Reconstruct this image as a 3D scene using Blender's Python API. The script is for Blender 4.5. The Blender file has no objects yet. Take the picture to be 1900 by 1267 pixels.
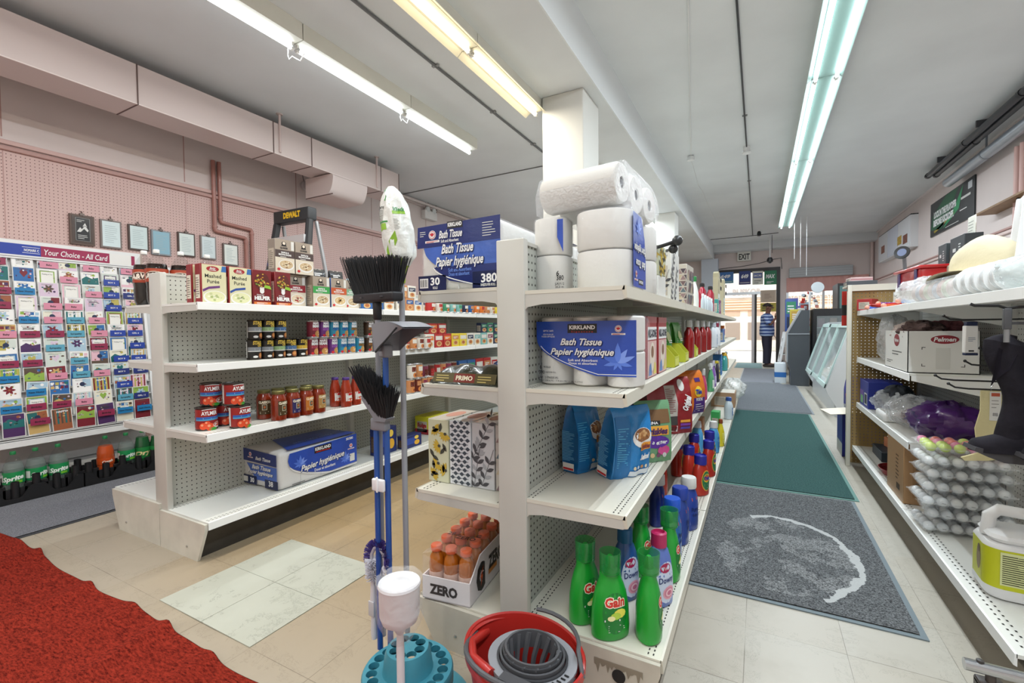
import bpy, bmesh, math, random
from mathutils import Vector, Matrix
random.seed(7)
sc = bpy.context.scene
COL = sc.collection
PI = math.pi
R = math.radians
H = 1.16                                   # eye height

# ---------------------------------------------------------------- camera
FPX, YAW, PITCH, ROLL = 852.24, R(-28.26), R(-1.71), R(.56)
_f = Vector((math.sin(YAW)*math.cos(PITCH), math.cos(YAW)*math.cos(PITCH), math.sin(PITCH)))
_r = Vector((math.cos(YAW), -math.sin(YAW), 0)); _d = _f.cross(_r)
RT = _r*math.cos(ROLL)+_d*math.sin(ROLL); DN = -_r*math.sin(ROLL)+_d*math.cos(ROLL)
cd = bpy.data.cameras.new('camera'); cam = bpy.data.objects.new('camera', cd); COL.objects.link(cam)
cd.sensor_width = 36; cd.lens = 36*FPX/1900; cd.clip_start = .02; cd.clip_end = 200
mw = Matrix((RT, -DN, -_f)).transposed().to_4x4(); mw.translation = (0, 0, H); cam.matrix_world = mw
sc.camera = cam
def ray(px, py): return RT*((px-950)/FPX)+DN*((py-633.5)/FPX)+_f
def onz(px, py, z=0.):                      # where a sight line meets a level, a cross plane or a long plane of the room
    d = ray(px, py); return Vector((0, 0, H))+d*((z-H)/d.z)
def ony(px, py, y):
    d = ray(px, py); return Vector((0, 0, H))+d*(y/d.y)
def onx(px, py, x):
    d = ray(px, py); return Vector((0, 0, H))+d*(x/d.x)

# ---------------------------------------------------------------- world, exposure
w = bpy.data.worlds.new('daylight'); sc.world = w; w.use_nodes = True
bg = w.node_tree.nodes['Background']; bg.inputs[0].default_value = (.86, .93, 1, 1); bg.inputs[1].default_value = 2.0
sc.view_settings.view_transform = 'Standard'; sc.view_settings.look = 'None'
sc.view_settings.exposure = EXPOSURE = 0.92; sc.view_settings.gamma = 1
sc.view_settings.use_curve_mapping = False
TUBE, WATT = 3.4, 5.6                     # glow of the fluorescent tubes, their watts per metre

# ---------------------------------------------------------------- materials
def lin(c):
    if isinstance(c, str):
        c = c.lstrip('#'); c = [int(c[i:i+2], 16)/255 for i in (0, 2, 4)]
    return tuple((x/12.92 if x <= .04045 else ((x+.055)/1.055)**2.4) for x in c)+(1,)
_mc = {}
def C(c, r=.5, metal=0, spec=.5, trans=0, alpha=1, bump=0, bs=60, emit=0, coat=0, var=0, vs=8):
    """a plain or lightly mottled material, one per colour and finish"""
    key = (c, r, metal, spec, trans, alpha, bump, bs, emit, coat, var, vs)
    if key in _mc: return _mc[key]
    m = bpy.data.materials.new('finish_'+str(c).strip('#')); m.use_nodes = True
    nt = m.node_tree; b = nt.nodes['Principled BSDF']
    b.inputs['Base Color'].default_value = lin(c); b.inputs['Roughness'].default_value = r
    b.inputs['Metallic'].default_value = metal; b.inputs['Specular IOR Level'].default_value = spec
    b.inputs['Transmission Weight'].default_value = trans; b.inputs['Alpha'].default_value = alpha
    b.inputs['Coat Weight'].default_value = coat
    if emit:
        b.inputs['Emission Color'].default_value = lin(c); b.inputs['Emission Strength'].default_value = emit
    if bump or var:
        tc = nt.nodes.new('ShaderNodeTexCoord'); n = nt.nodes.new('ShaderNodeTexNoise')
        n.inputs['Scale'].default_value = bs if bump else vs; n.inputs['Detail'].default_value = 3
        nt.links.new(tc.outputs['Object'], n.inputs['Vector'])
        if bump:
            bp = nt.nodes.new('ShaderNodeBump'); bp.inputs['Strength'].default_value = bump; bp.inputs['Distance'].default_value = .01
            nt.links.new(n.outputs['Fac'], bp.inputs['Height']); nt.links.new(bp.outputs[0], b.inputs['Normal'])
        if var:
            if bump:
                n = nt.nodes.new('ShaderNodeTexNoise'); n.inputs['Scale'].default_value = vs; n.inputs['Detail'].default_value = 5
                nt.links.new(tc.outputs['Object'], n.inputs['Vector'])
            mx = nt.nodes.new('ShaderNodeMix'); mx.data_type = 'RGBA'; a = lin(c)
            mx.inputs['A'].default_value = tuple(x*(1-var) for x in a[:3])+(1,)
            mx.inputs['B'].default_value = tuple(min(1, x*(1+var)) for x in a[:3])+(1,)
            rp = nt.nodes.new('ShaderNodeMapRange'); rp.inputs[1].default_value = .3; rp.inputs[2].default_value = .7
            nt.links.new(n.outputs['Fac'], rp.inputs[0]); nt.links.new(rp.outputs[0], mx.inputs['Factor'])
            nt.links.new(mx.outputs['Result'], b.inputs['Base Color'])
    _mc[key] = m; return m
def clear(c='#ffffff', a=.25, r=.08, bump=0, bs=40):
    """thin clear plastic: part see-through, part glossy"""
    key = ('clear', c, a, r, bump, bs)
    if key in _mc: return _mc[key]
    m = bpy.data.materials.new('clear_plastic'); m.use_nodes = True; nt = m.node_tree
    b = nt.nodes['Principled BSDF']; b.inputs['Base Color'].default_value = lin(c); b.inputs['Roughness'].default_value = r
    b.inputs['Specular IOR Level'].default_value = .8; b.inputs['Alpha'].default_value = a
    if bump:
        tc = nt.nodes.new('ShaderNodeTexCoord'); n = nt.nodes.new('ShaderNodeTexNoise'); n.inputs['Scale'].default_value = bs
        n.inputs['Detail'].default_value = 2; n.inputs['Distortion'].default_value = 1
        bp = nt.nodes.new('ShaderNodeBump'); bp.inputs['Strength'].default_value = bump; bp.inputs['Distance'].default_value = .02
        nt.links.new(tc.outputs['Object'], n.inputs['Vector']); nt.links.new(n.outputs['Fac'], bp.inputs['Height']); nt.links.new(bp.outputs[0], b.inputs['Normal'])
    _mc[key] = m; return m
def nodes_mat(name, r=.5):
    m = bpy.data.materials.new(name); m.use_nodes = True; nt = m.node_tree
    b = nt.nodes['Principled BSDF']; b.inputs['Roughness'].default_value = r
    return m, nt, b
def N(nt, t, **kw):
    n = nt.nodes.new(t)
    for k, v in kw.items():
        if k.startswith('i_'): n.inputs[int(k[2:]) if k[2:].isdigit() else k[2:]].default_value = v
        else: setattr(n, k, v)
    return n
def math_(nt, op, a, b=None, c=None):
    n = nt.nodes.new('ShaderNodeMath'); n.operation = op
    for i, x in enumerate((a, b, c)):
        if x is None: continue
        if isinstance(x, (int, float)): n.inputs[i].default_value = x
        else: nt.links.new(x, n.inputs[i])
    return n.outputs[0]
def mixc(nt, fac, a, b):
    n = nt.nodes.new('ShaderNodeMix'); n.data_type = 'RGBA'
    for s, x in (('Factor', fac), ('A', a), ('B', b)):
        if hasattr(x, 'default_value'): nt.links.new(x, n.inputs[s])
        else: n.inputs[s].default_value = x
    return n.outputs['Result']
def pegboard(name, c, ax, sp=.0254, rad=.13, hole='#26221f', through=False, r=.5):
    """board with rows of punched holes; ax = the two axes the board spans"""
    m, nt, b = nodes_mat(name, r)
    tc = N(nt, 'ShaderNodeTexCoord'); s = N(nt, 'ShaderNodeSeparateXYZ'); nt.links.new(tc.outputs['Object'], s.inputs[0])
    d = []
    for a in ax:
        f = math_(nt, 'FRACT', math_(nt, 'DIVIDE', s.outputs['XYZ'.index(a)], sp))
        f = math_(nt, 'SUBTRACT', f, .5); d.append(math_(nt, 'MULTIPLY', f, f))
    h = math_(nt, 'LESS_THAN', math_(nt, 'ADD', d[0], d[1]), rad*rad)
    no = N(nt, 'ShaderNodeTexNoise', i_Scale=3.0, i_Detail=4.0); nt.links.new(tc.outputs['Object'], no.inputs['Vector'])
    base = lin(c); base2 = tuple(x*.88 for x in base[:3])+(1,)
    col = mixc(nt, h, mixc(nt, no.outputs['Fac'], base, base2), lin(hole)); nt.links.new(col, b.inputs['Base Color'])
    if through: nt.links.new(math_(nt, 'SUBTRACT', 1.0, h), b.inputs['Alpha'])
    return m

# ---------------------------------------------------------------- mesh builder
class MB:
    def __init__(s): s.v = []; s.f = []; s.m = []; s.mats = []; s.sm = []
    def mi(s, m):
        if m not in s.mats: s.mats.append(m)
        return s.mats.index(m)
    def add(s, vs, fs, m, smooth=False):
        o = len(s.v); s.v += [tuple(v) for v in vs]; k = s.mi(m)
        for f in fs: s.f.append([i+o for i in f]); s.m.append(k); s.sm.append(smooth)
        return s
    def poly(s, pts, m): return s.add(pts, [list(range(len(pts)))], m)
    def box(s, x0, y0, z0, x1, y1, z1, m):
        x0, x1 = min(x0, x1), max(x0, x1); y0, y1 = min(y0, y1), max(y0, y1); z0, z1 = min(z0, z1), max(z0, z1)
        v = [(x, y, z) for z in (z0, z1) for y in (y0, y1) for x in (x0, x1)]
        return s.add(v, [(0, 2, 3, 1), (4, 5, 7, 6), (0, 1, 5, 4), (2, 6, 7, 3), (0, 4, 6, 2), (1, 3, 7, 5)], m)
    def rbox(s, x0, y0, z0, x1, y1, z1, m, r=.01, seg=3):
        """box with rounded edges"""
        bm = bmesh.new(); bmesh.ops.create_cube(bm, size=1)
        for v in bm.verts:
            v.co = ((x0+x1)/2+v.co.x*abs(x1-x0), (y0+y1)/2+v.co.y*abs(y1-y0), (z0+z1)/2+v.co.z*abs(z1-z0))
        r = min(r, abs(x1-x0)*.49, abs(y1-y0)*.49, abs(z1-z0)*.49)
        bmesh.ops.bevel(bm, geom=bm.edges[:]+bm.verts[:], offset=r, segments=seg, profile=.5, affect='EDGES')
        bm.verts.index_update()
        s.add([v.co[:] for v in bm.verts], [[v.index for v in f.verts] for f in bm.faces], m, True); bm.free(); return s
    def prism(s, pts, ax, a0, a1, m, smooth=False):
        """outline pts extruded along axis ax; pts are the other two axes in xyz order"""
        n = len(pts)
        def P(p, a): return {'x': (a, p[0], p[1]), 'y': (p[0], a, p[1]), 'z': (p[0], p[1], a)}[ax]
        v = [P(p, a0) for p in pts]+[P(p, a1) for p in pts]
        ar = sum(pts[i][0]*pts[(i+1) % n][1]-pts[(i+1) % n][0]*pts[i][1] for i in range(n))
        flip = (ar > 0) != (ax == 'y')
        fs = [list(range(n)), list(range(2*n-1, n-1, -1))]+[(i, i+n, (i+1) % n+n, (i+1) % n) for i in range(n)]
        if not flip: fs = [list(reversed(f)) for f in fs]
        if flip: fs[0] = list(reversed(range(n))); fs[1] = list(range(n, 2*n)); fs = fs[:2]+[tuple(reversed(f)) for f in fs[2:]]
        else: fs[0] = list(range(n)); fs[1] = list(range(2*n-1, n-1, -1)); fs = fs[:2]+[tuple(reversed(f)) for f in fs[2:]]
        return s.add(v, fs, m, smooth)
    def lathe(s, prof, m, n=20, o=(0, 0, 0), sx=1, sy=1, cap=True):
        """turned shape: prof = [(radius, z)...] bottom to top; sx, sy squash it into an oval"""
        vs = []; fs = []; k = len(prof)
        for r, z in prof:
            for i in range(n):
                t = 2*PI*i/n; vs.append((o[0]+r*sx*math.sin(t), o[1]-r*sy*math.cos(t), o[2]+z))
        for j in range(k-1):
            for i in range(n): fs.append((j*n+i, j*n+(i+1) % n, (j+1)*n+(i+1) % n, (j+1)*n+i))
        if prof[0] == prof[-1]: cap = False
        if cap and prof[0][0] > 1e-4: fs.append(list(reversed(range(n))))
        if cap and prof[-1][0] > 1e-4: fs.append([(k-1)*n+i for i in range(n)])
        return s.add(vs, fs, m, True)
    def tube(s, path, r, m, n=8, closed=False, cap=True):
        P = [Vector(p) for p in path]; k = len(P); vs = []; fs = []
        rr = r if isinstance(r, (list, tuple)) else [r]*k
        up = None
        for j in range(k):
            a = P[j-1] if (j or closed) else P[j]; b = P[(j+1) % k] if (j < k-1 or closed) else P[j]
            t = (b-a); t = t.normalized() if t.length > 1e-9 else Vector((0, 0, 1))
            if up is None:
                up = Vector((0, 0, 1)) if abs(t.z) < .9 else Vector((1, 0, 0))
            up = (up-t*up.dot(t)); up = up.normalized() if up.length > 1e-6 else t.orthogonal().normalized()
            q = t.cross(up)
            for i in range(n):
                c = 2*PI*i/n; vs.append(P[j]+(up*math.cos(c)+q*math.sin(c))*rr[j])
        for j in range(k if closed else k-1):
            j2 = (j+1) % k
            for i in range(n): fs.append((j*n+i, j*n+(i+1) % n, j2*n+(i+1) % n, j2*n+i))
        if cap and not closed: fs.append(list(reversed(range(n)))); fs.append([(k-1)*n+i for i in range(n)])
        return s.add(vs, fs, m, True)
    def grid(s, fn, nu, nv, m, smooth=True, flip=False):
        """surface fn(u, v) with u, v in 0..1"""
        vs = [fn(i/nu, j/nv) for j in range(nv+1) for i in range(nu+1)]; w = nu+1
        fs = [(j*w+i, j*w+i+1, (j+1)*w+i+1, (j+1)*w+i) for j in range(nv) for i in range(nu)]
        if flip: fs = [tuple(reversed(f)) for f in fs]
        return s.add(vs, fs, m, smooth)
    def ball(s, c, r, m, n=12, sz=1):
        return s.lathe([(max(1e-5, r*math.sin(PI*j/(n//2+1))), -r*sz*math.cos(PI*j/(n//2+1))) for j in range(n//2+2)], m, n, c)
    def move(s, M, a=0):
        s.v = s.v[:a]+[tuple(M @ Vector(v)) for v in s.v[a:]]; return s
    def rr(s, w, d, r, z0, z1, m, e=.006, o=(0, 0)):
        """upright block with a rounded outline and softened ends, centred on o"""
        P = []; r = min(r, w/2, d/2)
        for cx, cy, a0 in ((w/2-r, d/2-r, 0), (-w/2+r, d/2-r, 90), (-w/2+r, -d/2+r, 180), (w/2-r, -d/2+r, 270)):
            for i in range(7): a = R(a0+15*i); P.append((cx+r*math.cos(a), cy+r*math.sin(a)))
        n = len(P); vs = []; L = [(1-2*e/min(w, d), z0), (1-.6*e/min(w, d), z0+.3*e), (1, z0+e), (1, z1-e), (1-.6*e/min(w, d), z1-.3*e), (1-2*e/min(w, d), z1)]
        for k, z in L: vs += [(o[0]+x*k, o[1]+y*k, z) for x, y in P]
        fs = [(j*n+i, j*n+(i+1) % n, (j+1)*n+(i+1) % n, (j+1)*n+i) for j in range(len(L)-1) for i in range(n)]
        return s.add(vs, fs+[list(reversed(range(n))), [(len(L)-1)*n+i for i in range(n)]], m, True)
    def build(s, name, parent=None, sharp=38, kind=None):
        me = bpy.data.meshes.new(name); me.from_pydata(s.v, [], s.f); me.update()
        for m in s.mats: me.materials.append(m)
        me.polygons.foreach_set('material_index', s.m); me.polygons.foreach_set('use_smooth', s.sm)
        try: me.set_sharp_from_angle(angle=R(sharp))
        except Exception: pass
        o = bpy.data.objects.new(name, me); COL.objects.link(o)
        if parent: o.parent = parent
        if kind: o['kind'] = kind
        return o
def rotz(a): return Matrix.Rotation(a, 4, 'Z')
def T(x, y, z): return Matrix.Translation((x, y, z))

# ---------------------------------------------------------------- printing on faces
EPS = .0005
class Fr:
    """flat face: origin o, right u, up v"""
    def __init__(s, o, u, v): s.o = Vector(o); s.u = Vector(u); s.v = Vector(v); s.n = s.u.cross(s.v)
    def pt(s, a, b, k=1): return s.o+s.u*a+s.v*b+s.n*(EPS*k)
class Cy:
    """round face: a runs along the arc (0 = front, -y), b up; r may be a function of height"""
    def __init__(s, r, z0=0, sx=1, sy=1, o=(0, 0), a0=0): s.r = r; s.z0 = z0; s.sx = sx; s.sy = sy; s.o = o; s.a0 = a0
    def pt(s, a, b, k=1):
        r = s.r(b) if callable(s.r) else s.r
        t = a/(r*(s.sx+s.sy)/2)+s.a0; r += EPS*k
        return Vector((s.o[0]+r*s.sx*math.sin(t), s.o[1]-r*s.sy*math.cos(t), s.z0+b))
class Su:
    """free face: fn(a, b) gives the depth y in front of the plane y = 0"""
    def __init__(s, fn, o=(0, 0, 0)): s.fn = fn; s.o = o
    def pt(s, a, b, k=1): return Vector((s.o[0]+a, s.o[1]-s.fn(a, b)-EPS*1.5*k, s.o[2]+b))
def rect(mb, fr, a0, b0, a1, b1, m, k=1, n=1, nv=1):
    w = n+1
    vs = [fr.pt(a0+(a1-a0)*i/n, b0+(b1-b0)*j/nv, k) for j in range(nv+1) for i in range(w)]
    mb.add(vs, [(j*w+i, j*w+i+1, (j+1)*w+i+1, (j+1)*w+i) for j in range(nv) for i in range(n)], m)
def ell(mb, fr, a, b, ra, rb, m, k=1, n=16, rings=1, t0=0, t1=2*PI):
    vs = [fr.pt(a, b, k)]; full = abs(t1-t0-2*PI) < 1e-3; nn = n if full else n+1
    for q in range(1, rings+1):
        for i in range(nn):
            t = t0+(t1-t0)*i/n; vs.append(fr.pt(a+ra*q/rings*math.cos(t), b+rb*q/rings*math.sin(t), k))
    fs = []
    for i in range(n):
        j = (i+1) % nn; fs.append((0, 1+i, 1+j))
        for q in range(1, rings): fs.append((1+(q-1)*nn+i, 1+q*nn+i, 1+q*nn+j, 1+(q-1)*nn+j))
    mb.add(vs, fs, m)
def ppoly(mb, fr, pts, m, k=1):
    ar = sum(pts[i][0]*pts[(i+1) % len(pts)][1]-pts[(i+1) % len(pts)][0]*pts[i][1] for i in range(len(pts)))
    if ar < 0: pts = list(reversed(pts))
    mb.add([fr.pt(a, b, k) for a, b in pts], [list(range(len(pts)))], m)
def stroke(mb, fr, pts, w, m, k=1):
    """a line of width w through pts"""
    n = len(pts); L = []; Q = []
    for i in range(n):
        a = pts[max(0, i-1)]; b = pts[min(n-1, i+1)]; dx, dy = b[0]-a[0], b[1]-a[1]; l = math.hypot(dx, dy) or 1
        L.append(fr.pt(pts[i][0]-dy/l*w/2, pts[i][1]+dx/l*w/2, k)); Q.append(fr.pt(pts[i][0]+dy/l*w/2, pts[i][1]-dx/l*w/2, k))
    mb.add(L+Q, [(i+n, i+n+1, i+1, i) for i in range(n-1)], m)
_tx = {}
def glyphs(t, bold, shear):
    key = (t, bold, shear)
    if key not in _tx:
        cu = bpy.data.curves.new('lettering', 'FONT'); cu.body = t; cu.resolution_u = 2; cu.shear = shear; cu.offset = bold; cu.fill_mode = 'FRONT'
        ob = bpy.data.objects.new('lettering', cu); me = ob.to_mesh()
        vs = [(v.co.x, v.co.y) for v in me.vertices]; fs = [list(p.vertices) for p in me.polygons]
        ob.to_mesh_clear(); bpy.data.objects.remove(ob); bpy.data.curves.remove(cu)
        xs = [v[0] for v in vs] or [0, 1]; ys = [v[1] for v in vs] or [0, 1]
        _tx[key] = (vs, fs, min(xs), max(xs), min(ys), max(ys))
    return _tx[key]
def text(mb, fr, t, a, b, h, m, k=2, w=None, bold=.02, shear=0, rot=0):
    """lettering centred on (a, b), cap height h, squeezed to width w"""
    vs, fs, x0, x1, y0, y1 = glyphs(t, bold, shear)
    s = h/.7; sx = (w/(x1-x0)) if w else s
    cx, cy = (x0+x1)/2, .35; out = []; c, q = math.cos(rot), math.sin(rot)
    for x, y in vs:
        X, Y = (x-cx)*sx, (y-cy)*s; out.append(fr.pt(a+X*c-Y*q, b+X*q+Y*c, k))
    ar = 0
    if fs:
        f = fs[0]; ar = sum(vs[f[i]][0]*vs[f[(i+1) % len(f)]][1]-vs[f[(i+1) % len(f)]][0]*vs[f[i]][1] for i in range(len(f)))
    mb.add(out, fs if ar >= 0 else [list(reversed(f)) for f in fs], m)

# ---------------------------------------------------------------- things
LABELS = {}
def tag(o, label, cat, group=None):
    o['label'] = label; o['category'] = cat
    if group: o['group'] = group
    LABELS.setdefault(label, []).append(o); return o
def thing(name, label, cat, loc=(0, 0, 0), rz=0, group=None):
    o = bpy.data.objects.new(name, None); COL.objects.link(o); o.empty_display_size = .05
    o.location = loc; o.rotation_euler = (0, 0, rz); return tag(o, label, cat, group)
def single(name, mb, label, cat, loc=(0, 0, 0), rz=0, group=None):
    o = mb.build(name); o.location = loc; o.rotation_euler = (0, 0, rz); return tag(o, label, cat, group)
def struct(name, mb): return mb.build(name, kind='structure')
KIDS = {}
def dup(root, loc, rz, label, group=None):
    """a copy of a thing, its parts and their sub-parts"""
    r = root.copy(); COL.objects.link(r); r.location = loc; r.rotation_euler = (0, 0, rz); tag(r, label, root['category'], group or root.get('group'))
    for ch in list(root.children):
        c = ch.copy(); COL.objects.link(c); c.parent = r
        for g in ch.children:
            d = g.copy(); COL.objects.link(d); d.parent = c
    return r
PROTO = {}
def put(key, make, loc, rz, label, group=None):
    """the first call builds the thing, later calls copy it"""
    if key not in PROTO:
        o = make(); o.location = loc; o.rotation_euler = (0, 0, rz); tag(o, label, o['category'], group); PROTO[key] = o; return o
    return dup(PROTO[key], loc, rz, label, group)
ORD = ['first', 'second', 'third', 'fourth', 'fifth', 'sixth', 'seventh', 'eighth', 'ninth', 'tenth', 'eleventh', 'twelfth', 'thirteenth', 'fourteenth', 'fifteenth', 'sixteenth', 'seventeenth', 'eighteenth', 'nineteenth', 'twentieth']
NS = R(90)                                 # turn that makes a front face look along +x, into the aisle
WHITE = '#f2f2f0'
# ================================================================ the room
ZL, ZR = 3.26, 3.66                        # lower ceiling on the left, higher on the right
XL, XS, XR = -4.9, -1.27, 2.81             # left wall, ceiling step, right wall
YB, YF = -3.2, 16.1
TS, TX, TY = .3187, .28, .989              # floor tile and where its joints run

def floor_mat():
    m, nt, b = nodes_mat('vinyl_tile', .42)
    tc = N(nt, 'ShaderNodeTexCoord'); s = N(nt, 'ShaderNodeSeparateXYZ'); nt.links.new(tc.outputs['Object'], s.inputs[0])
    X, Y = s.outputs[0], s.outputs[1]
    tx = math_(nt, 'DIVIDE', math_(nt, 'SUBTRACT', X, TX-TS*60), TS); ty = math_(nt, 'DIVIDE', math_(nt, 'SUBTRACT', Y, TY-TS*60), TS)
    fx, fy = math_(nt, 'FRACT', tx), math_(nt, 'FRACT', ty)
    ed = math_(nt, 'MINIMUM', math_(nt, 'MINIMUM', fx, math_(nt, 'SUBTRACT', 1., fx)), math_(nt, 'MINIMUM', fy, math_(nt, 'SUBTRACT', 1., fy)))
    n1 = N(nt, 'ShaderNodeTexNoise', i_Scale=2.2, i_Detail=5.0, i_Roughness=.6); nt.links.new(tc.outputs['Object'], n1.inputs['Vector'])
    wd = math_(nt, 'MULTIPLY', math_(nt, 'SUBTRACT', n1.outputs['Fac'], .36), .022)
    joint = math_(nt, 'LESS_THAN', ed, wd)
    cell = N(nt, 'ShaderNodeCombineXYZ'); nt.links.new(math_(nt, 'FLOOR', tx), cell.inputs[0]); nt.links.new(math_(nt, 'FLOOR', ty), cell.inputs[1])
    wn = N(nt, 'ShaderNodeTexWhiteNoise'); nt.links.new(cell.outputs[0], wn.inputs['Vector'])
    # tan tint blended in down the left aisle, paler tone elsewhere
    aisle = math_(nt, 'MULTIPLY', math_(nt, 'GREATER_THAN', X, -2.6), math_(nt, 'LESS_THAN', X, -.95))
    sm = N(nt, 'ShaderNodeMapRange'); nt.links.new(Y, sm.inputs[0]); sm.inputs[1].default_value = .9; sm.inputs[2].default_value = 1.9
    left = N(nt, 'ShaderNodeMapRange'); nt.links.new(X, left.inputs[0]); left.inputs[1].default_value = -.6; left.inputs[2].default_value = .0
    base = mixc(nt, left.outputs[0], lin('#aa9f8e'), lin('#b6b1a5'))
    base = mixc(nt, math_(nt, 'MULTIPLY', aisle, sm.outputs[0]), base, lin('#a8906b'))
    vt = math_(nt, 'MULTIPLY', wn.outputs['Value'], .16)
    base = mixc(nt, vt, base, lin('#a8977c'))
    gr = N(nt, 'ShaderNodeMapRange'); nt.links.new(n1.outputs['Fac'], gr.inputs[0]); gr.inputs[1].default_value = .5; gr.inputs[2].default_value = .8
    base = mixc(nt, math_(nt, 'MULTIPLY', gr.outputs[0], .5), base, lin('#8d8270'))
    n2 = N(nt, 'ShaderNodeTexNoise', i_Scale=22., i_Detail=6.0, i_Roughness=.75); nt.links.new(tc.outputs['Object'], n2.inputs['Vector'])
    sp = math_(nt, 'GREATER_THAN', n2.outputs['Fac'], .715)
    base = mixc(nt, math_(nt, 'MULTIPLY', sp, .75), base, lin('#57503f'))
    n3 = N(nt, 'ShaderNodeTexNoise', i_Scale=7., i_Detail=8.0, i_Roughness=.8, i_Distortion=.8); nt.links.new(tc.outputs['Object'], n3.inputs['Vector'])
    cr = math_(nt, 'LESS_THAN', math_(nt, 'ABSOLUTE', math_(nt, 'SUBTRACT', n3.outputs['Fac'], .5)), .0022)
    near = math_(nt, 'LESS_THAN', ed, .16)
    base = mixc(nt, math_(nt, 'MULTIPLY', math_(nt, 'MULTIPLY', cr, near), .8), base, lin('#57503f'))
    base = mixc(nt, math_(nt, 'MULTIPLY', joint, .65), base, lin('#5d5545'))
    nt.links.new(base, b.inputs['Base Color'])
    return m
def patch_mat():
    m, nt, b = nodes_mat('pale_patch_tile', .5)
    tc = N(nt, 'ShaderNodeTexCoord'); n = N(nt, 'ShaderNodeTexNoise', i_Scale=9., i_Detail=8., i_Roughness=.8, i_Distortion=.7); nt.links.new(tc.outputs['Object'], n.inputs['Vector'])
    cr = math_(nt, 'LESS_THAN', math_(nt, 'ABSOLUTE', math_(nt, 'SUBTRACT', n.outputs['Fac'], .52)), .006)
    n2 = N(nt, 'ShaderNodeTexNoise', i_Scale=5., i_Detail=5.); nt.links.new(tc.outputs['Object'], n2.inputs['Vector'])
    base = mixc(nt, n2.outputs['Fac'], lin('#c3c5b9'), lin('#aeb0a3'))
    m2 = math_(nt, 'GREATER_THAN', n2.outputs['Fac'], .52)
    nt.links.new(mixc(nt, math_(nt, 'MULTIPLY', math_(nt, 'MULTIPLY', cr, m2), .7), base, lin('#6c6b60')), b.inputs['Base Color'])
    return m
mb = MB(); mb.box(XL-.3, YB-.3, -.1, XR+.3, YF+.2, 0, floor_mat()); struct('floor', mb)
mb = MB(); pm = patch_mat()
for i in (0, 1):
    for j in (0, 1): mb.box(-2.27+i*TS+.001, TY+j*TS+.001, 0, -2.27+(i+1)*TS-.001, TY+(j+1)*TS-.001, .003, pm)
tag(mb.build('floor_tile_patch'), 'square of four pale grey replacement tiles in the left aisle floor', 'floor patch')

ceilm = C('#e0e4e6', .75, spec=.2, bump=.12, bs=5, var=.05, vs=1.2)
mb = MB(); mb.box(XL-.2, YB-.2, ZL, XS, YF+.2, ZL+.1, ceilm); struct('ceiling', mb)
mb = MB(); mb.box(XS-.1, YB-.2, ZR, XR+.2, YF+.2, ZR+.1, ceilm); struct('ceiling', mb)
mb = MB(); mb.box(XS-.001, YB, ZL-.004, XS+.012, YF, ZR, C('#e3e8ea', .6, bump=.1, bs=4)); struct('trim_1', mb)
pink = C('#dccfcb', .6, bump=.05, bs=20, var=.04, vs=1.5); pinkd = C('#b58f88', .5); pinkl = C('#dfc8c2', .5)
mb = MB()
mb.box(XL-.1, YB, 0, XL, YF, ZL, pink)
for y in (.02, 1.24, 2.46, 3.68, 4.9, 6.12, 7.34): mb.box(XL, y-.004, 2.6, XL+.002, y+.004, ZL, pinkd)
struct('wall_left', mb)
peg_l = pegboard('pink_pegboard', '#d3b3ac', 'YZ', hole='#5f3a34')
mb = MB(); mb.box(XL, YB, 0, XL+.008, 7.4, 2.5, peg_l)
for y in (.02, 1.24, 2.46, 3.68, 4.9, 6.12): mb.box(XL+.008, y-.003, 0, XL+.009, y+.003, 2.5, pinkd)
struct('wall_panel', mb)
mb = MB(); mb.rbox(XL, YB, 2.5, XL+.03, YF, 2.535, pinkd, .008); mb.rbox(XL, YB, 2.545, XL+.02, YF, 2.58, C('#cfada6', .5), .006); struct('trim_2', mb)
mb = MB(); mb.box(XR, YB, 0, XR+.1, YF, ZR, pink); struct('wall_right', mb)
mb = MB(); mb.rbox(XR-.03, 4, 2.3, XR, YF, 2.34, pinkl, .008); mb.rbox(XR-.02, 4, 2.355, XR, YF, 2.385, pinkd, .006); struct('trim_3', mb)
mb = MB(); mb.box(XR-.035, YB, ZR-.03, XR, YF, ZR, C('#e6dedc', .5)); struct('trim_4', mb)
mb = MB(); mb.box(XL-.1, YB-.1, 0, XR+.1, YB, ZR, C('#d9cfc8', .7)); struct('wall_back', mb)
# front wall: door opening and window
DX0, DX1, DZ = -1.12, .56, 2.92
WX0, WX1, WZ0, WZ1 = .72, 2.62, .75, 2.45
mb = MB()
mb.box(XL, YF, 0, DX0, YF+.15, ZR, pink); mb.box(DX0, YF, DZ, DX1, YF+.15, ZR, pink)
mb.box(DX1, YF, 0, WX0, YF+.15, ZR, pink); mb.box(WX0, YF, 0, WX1, YF+.15, WZ0, pink); mb.box(WX0, YF, WZ1, WX1, YF+.15, ZR, pink)
mb.box(WX1, YF, 0, XR, YF+.15, ZR, pink); struct('wall_front', mb)
mb = MB(); mb.box(XS, YF-.45, ZR-.22, XR, YF, ZR, C('#dfe3e6', .6)); struct('trim_5', mb)
mb = MB(); mb.box(-1.62, YF-.35, 0, -1.14, YF, ZL, C('#cfd8e4', .5)); struct('column', mb)
colm = C('#dcdcd6', .55, bump=.06, bs=6)
mb = MB(); mb.rbox(-1.76, 3.9, 0, -1.365, 4.34, ZL, colm, .012); struct('column', mb)
mb = MB(); mb.rbox(-1.72, 8.9, 0, -1.365, 9.3, ZL, colm, .012); struct('column', mb)
mb = MB(); mb.tube([(XR-.05, YF-.06, 0), (XR-.05, YF-.06, ZR)], .04, pinkl, 10)
tag(mb.build('wall_pipe'), 'pink painted vertical pipe in the far right corner of the shop', 'pipe')

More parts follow.
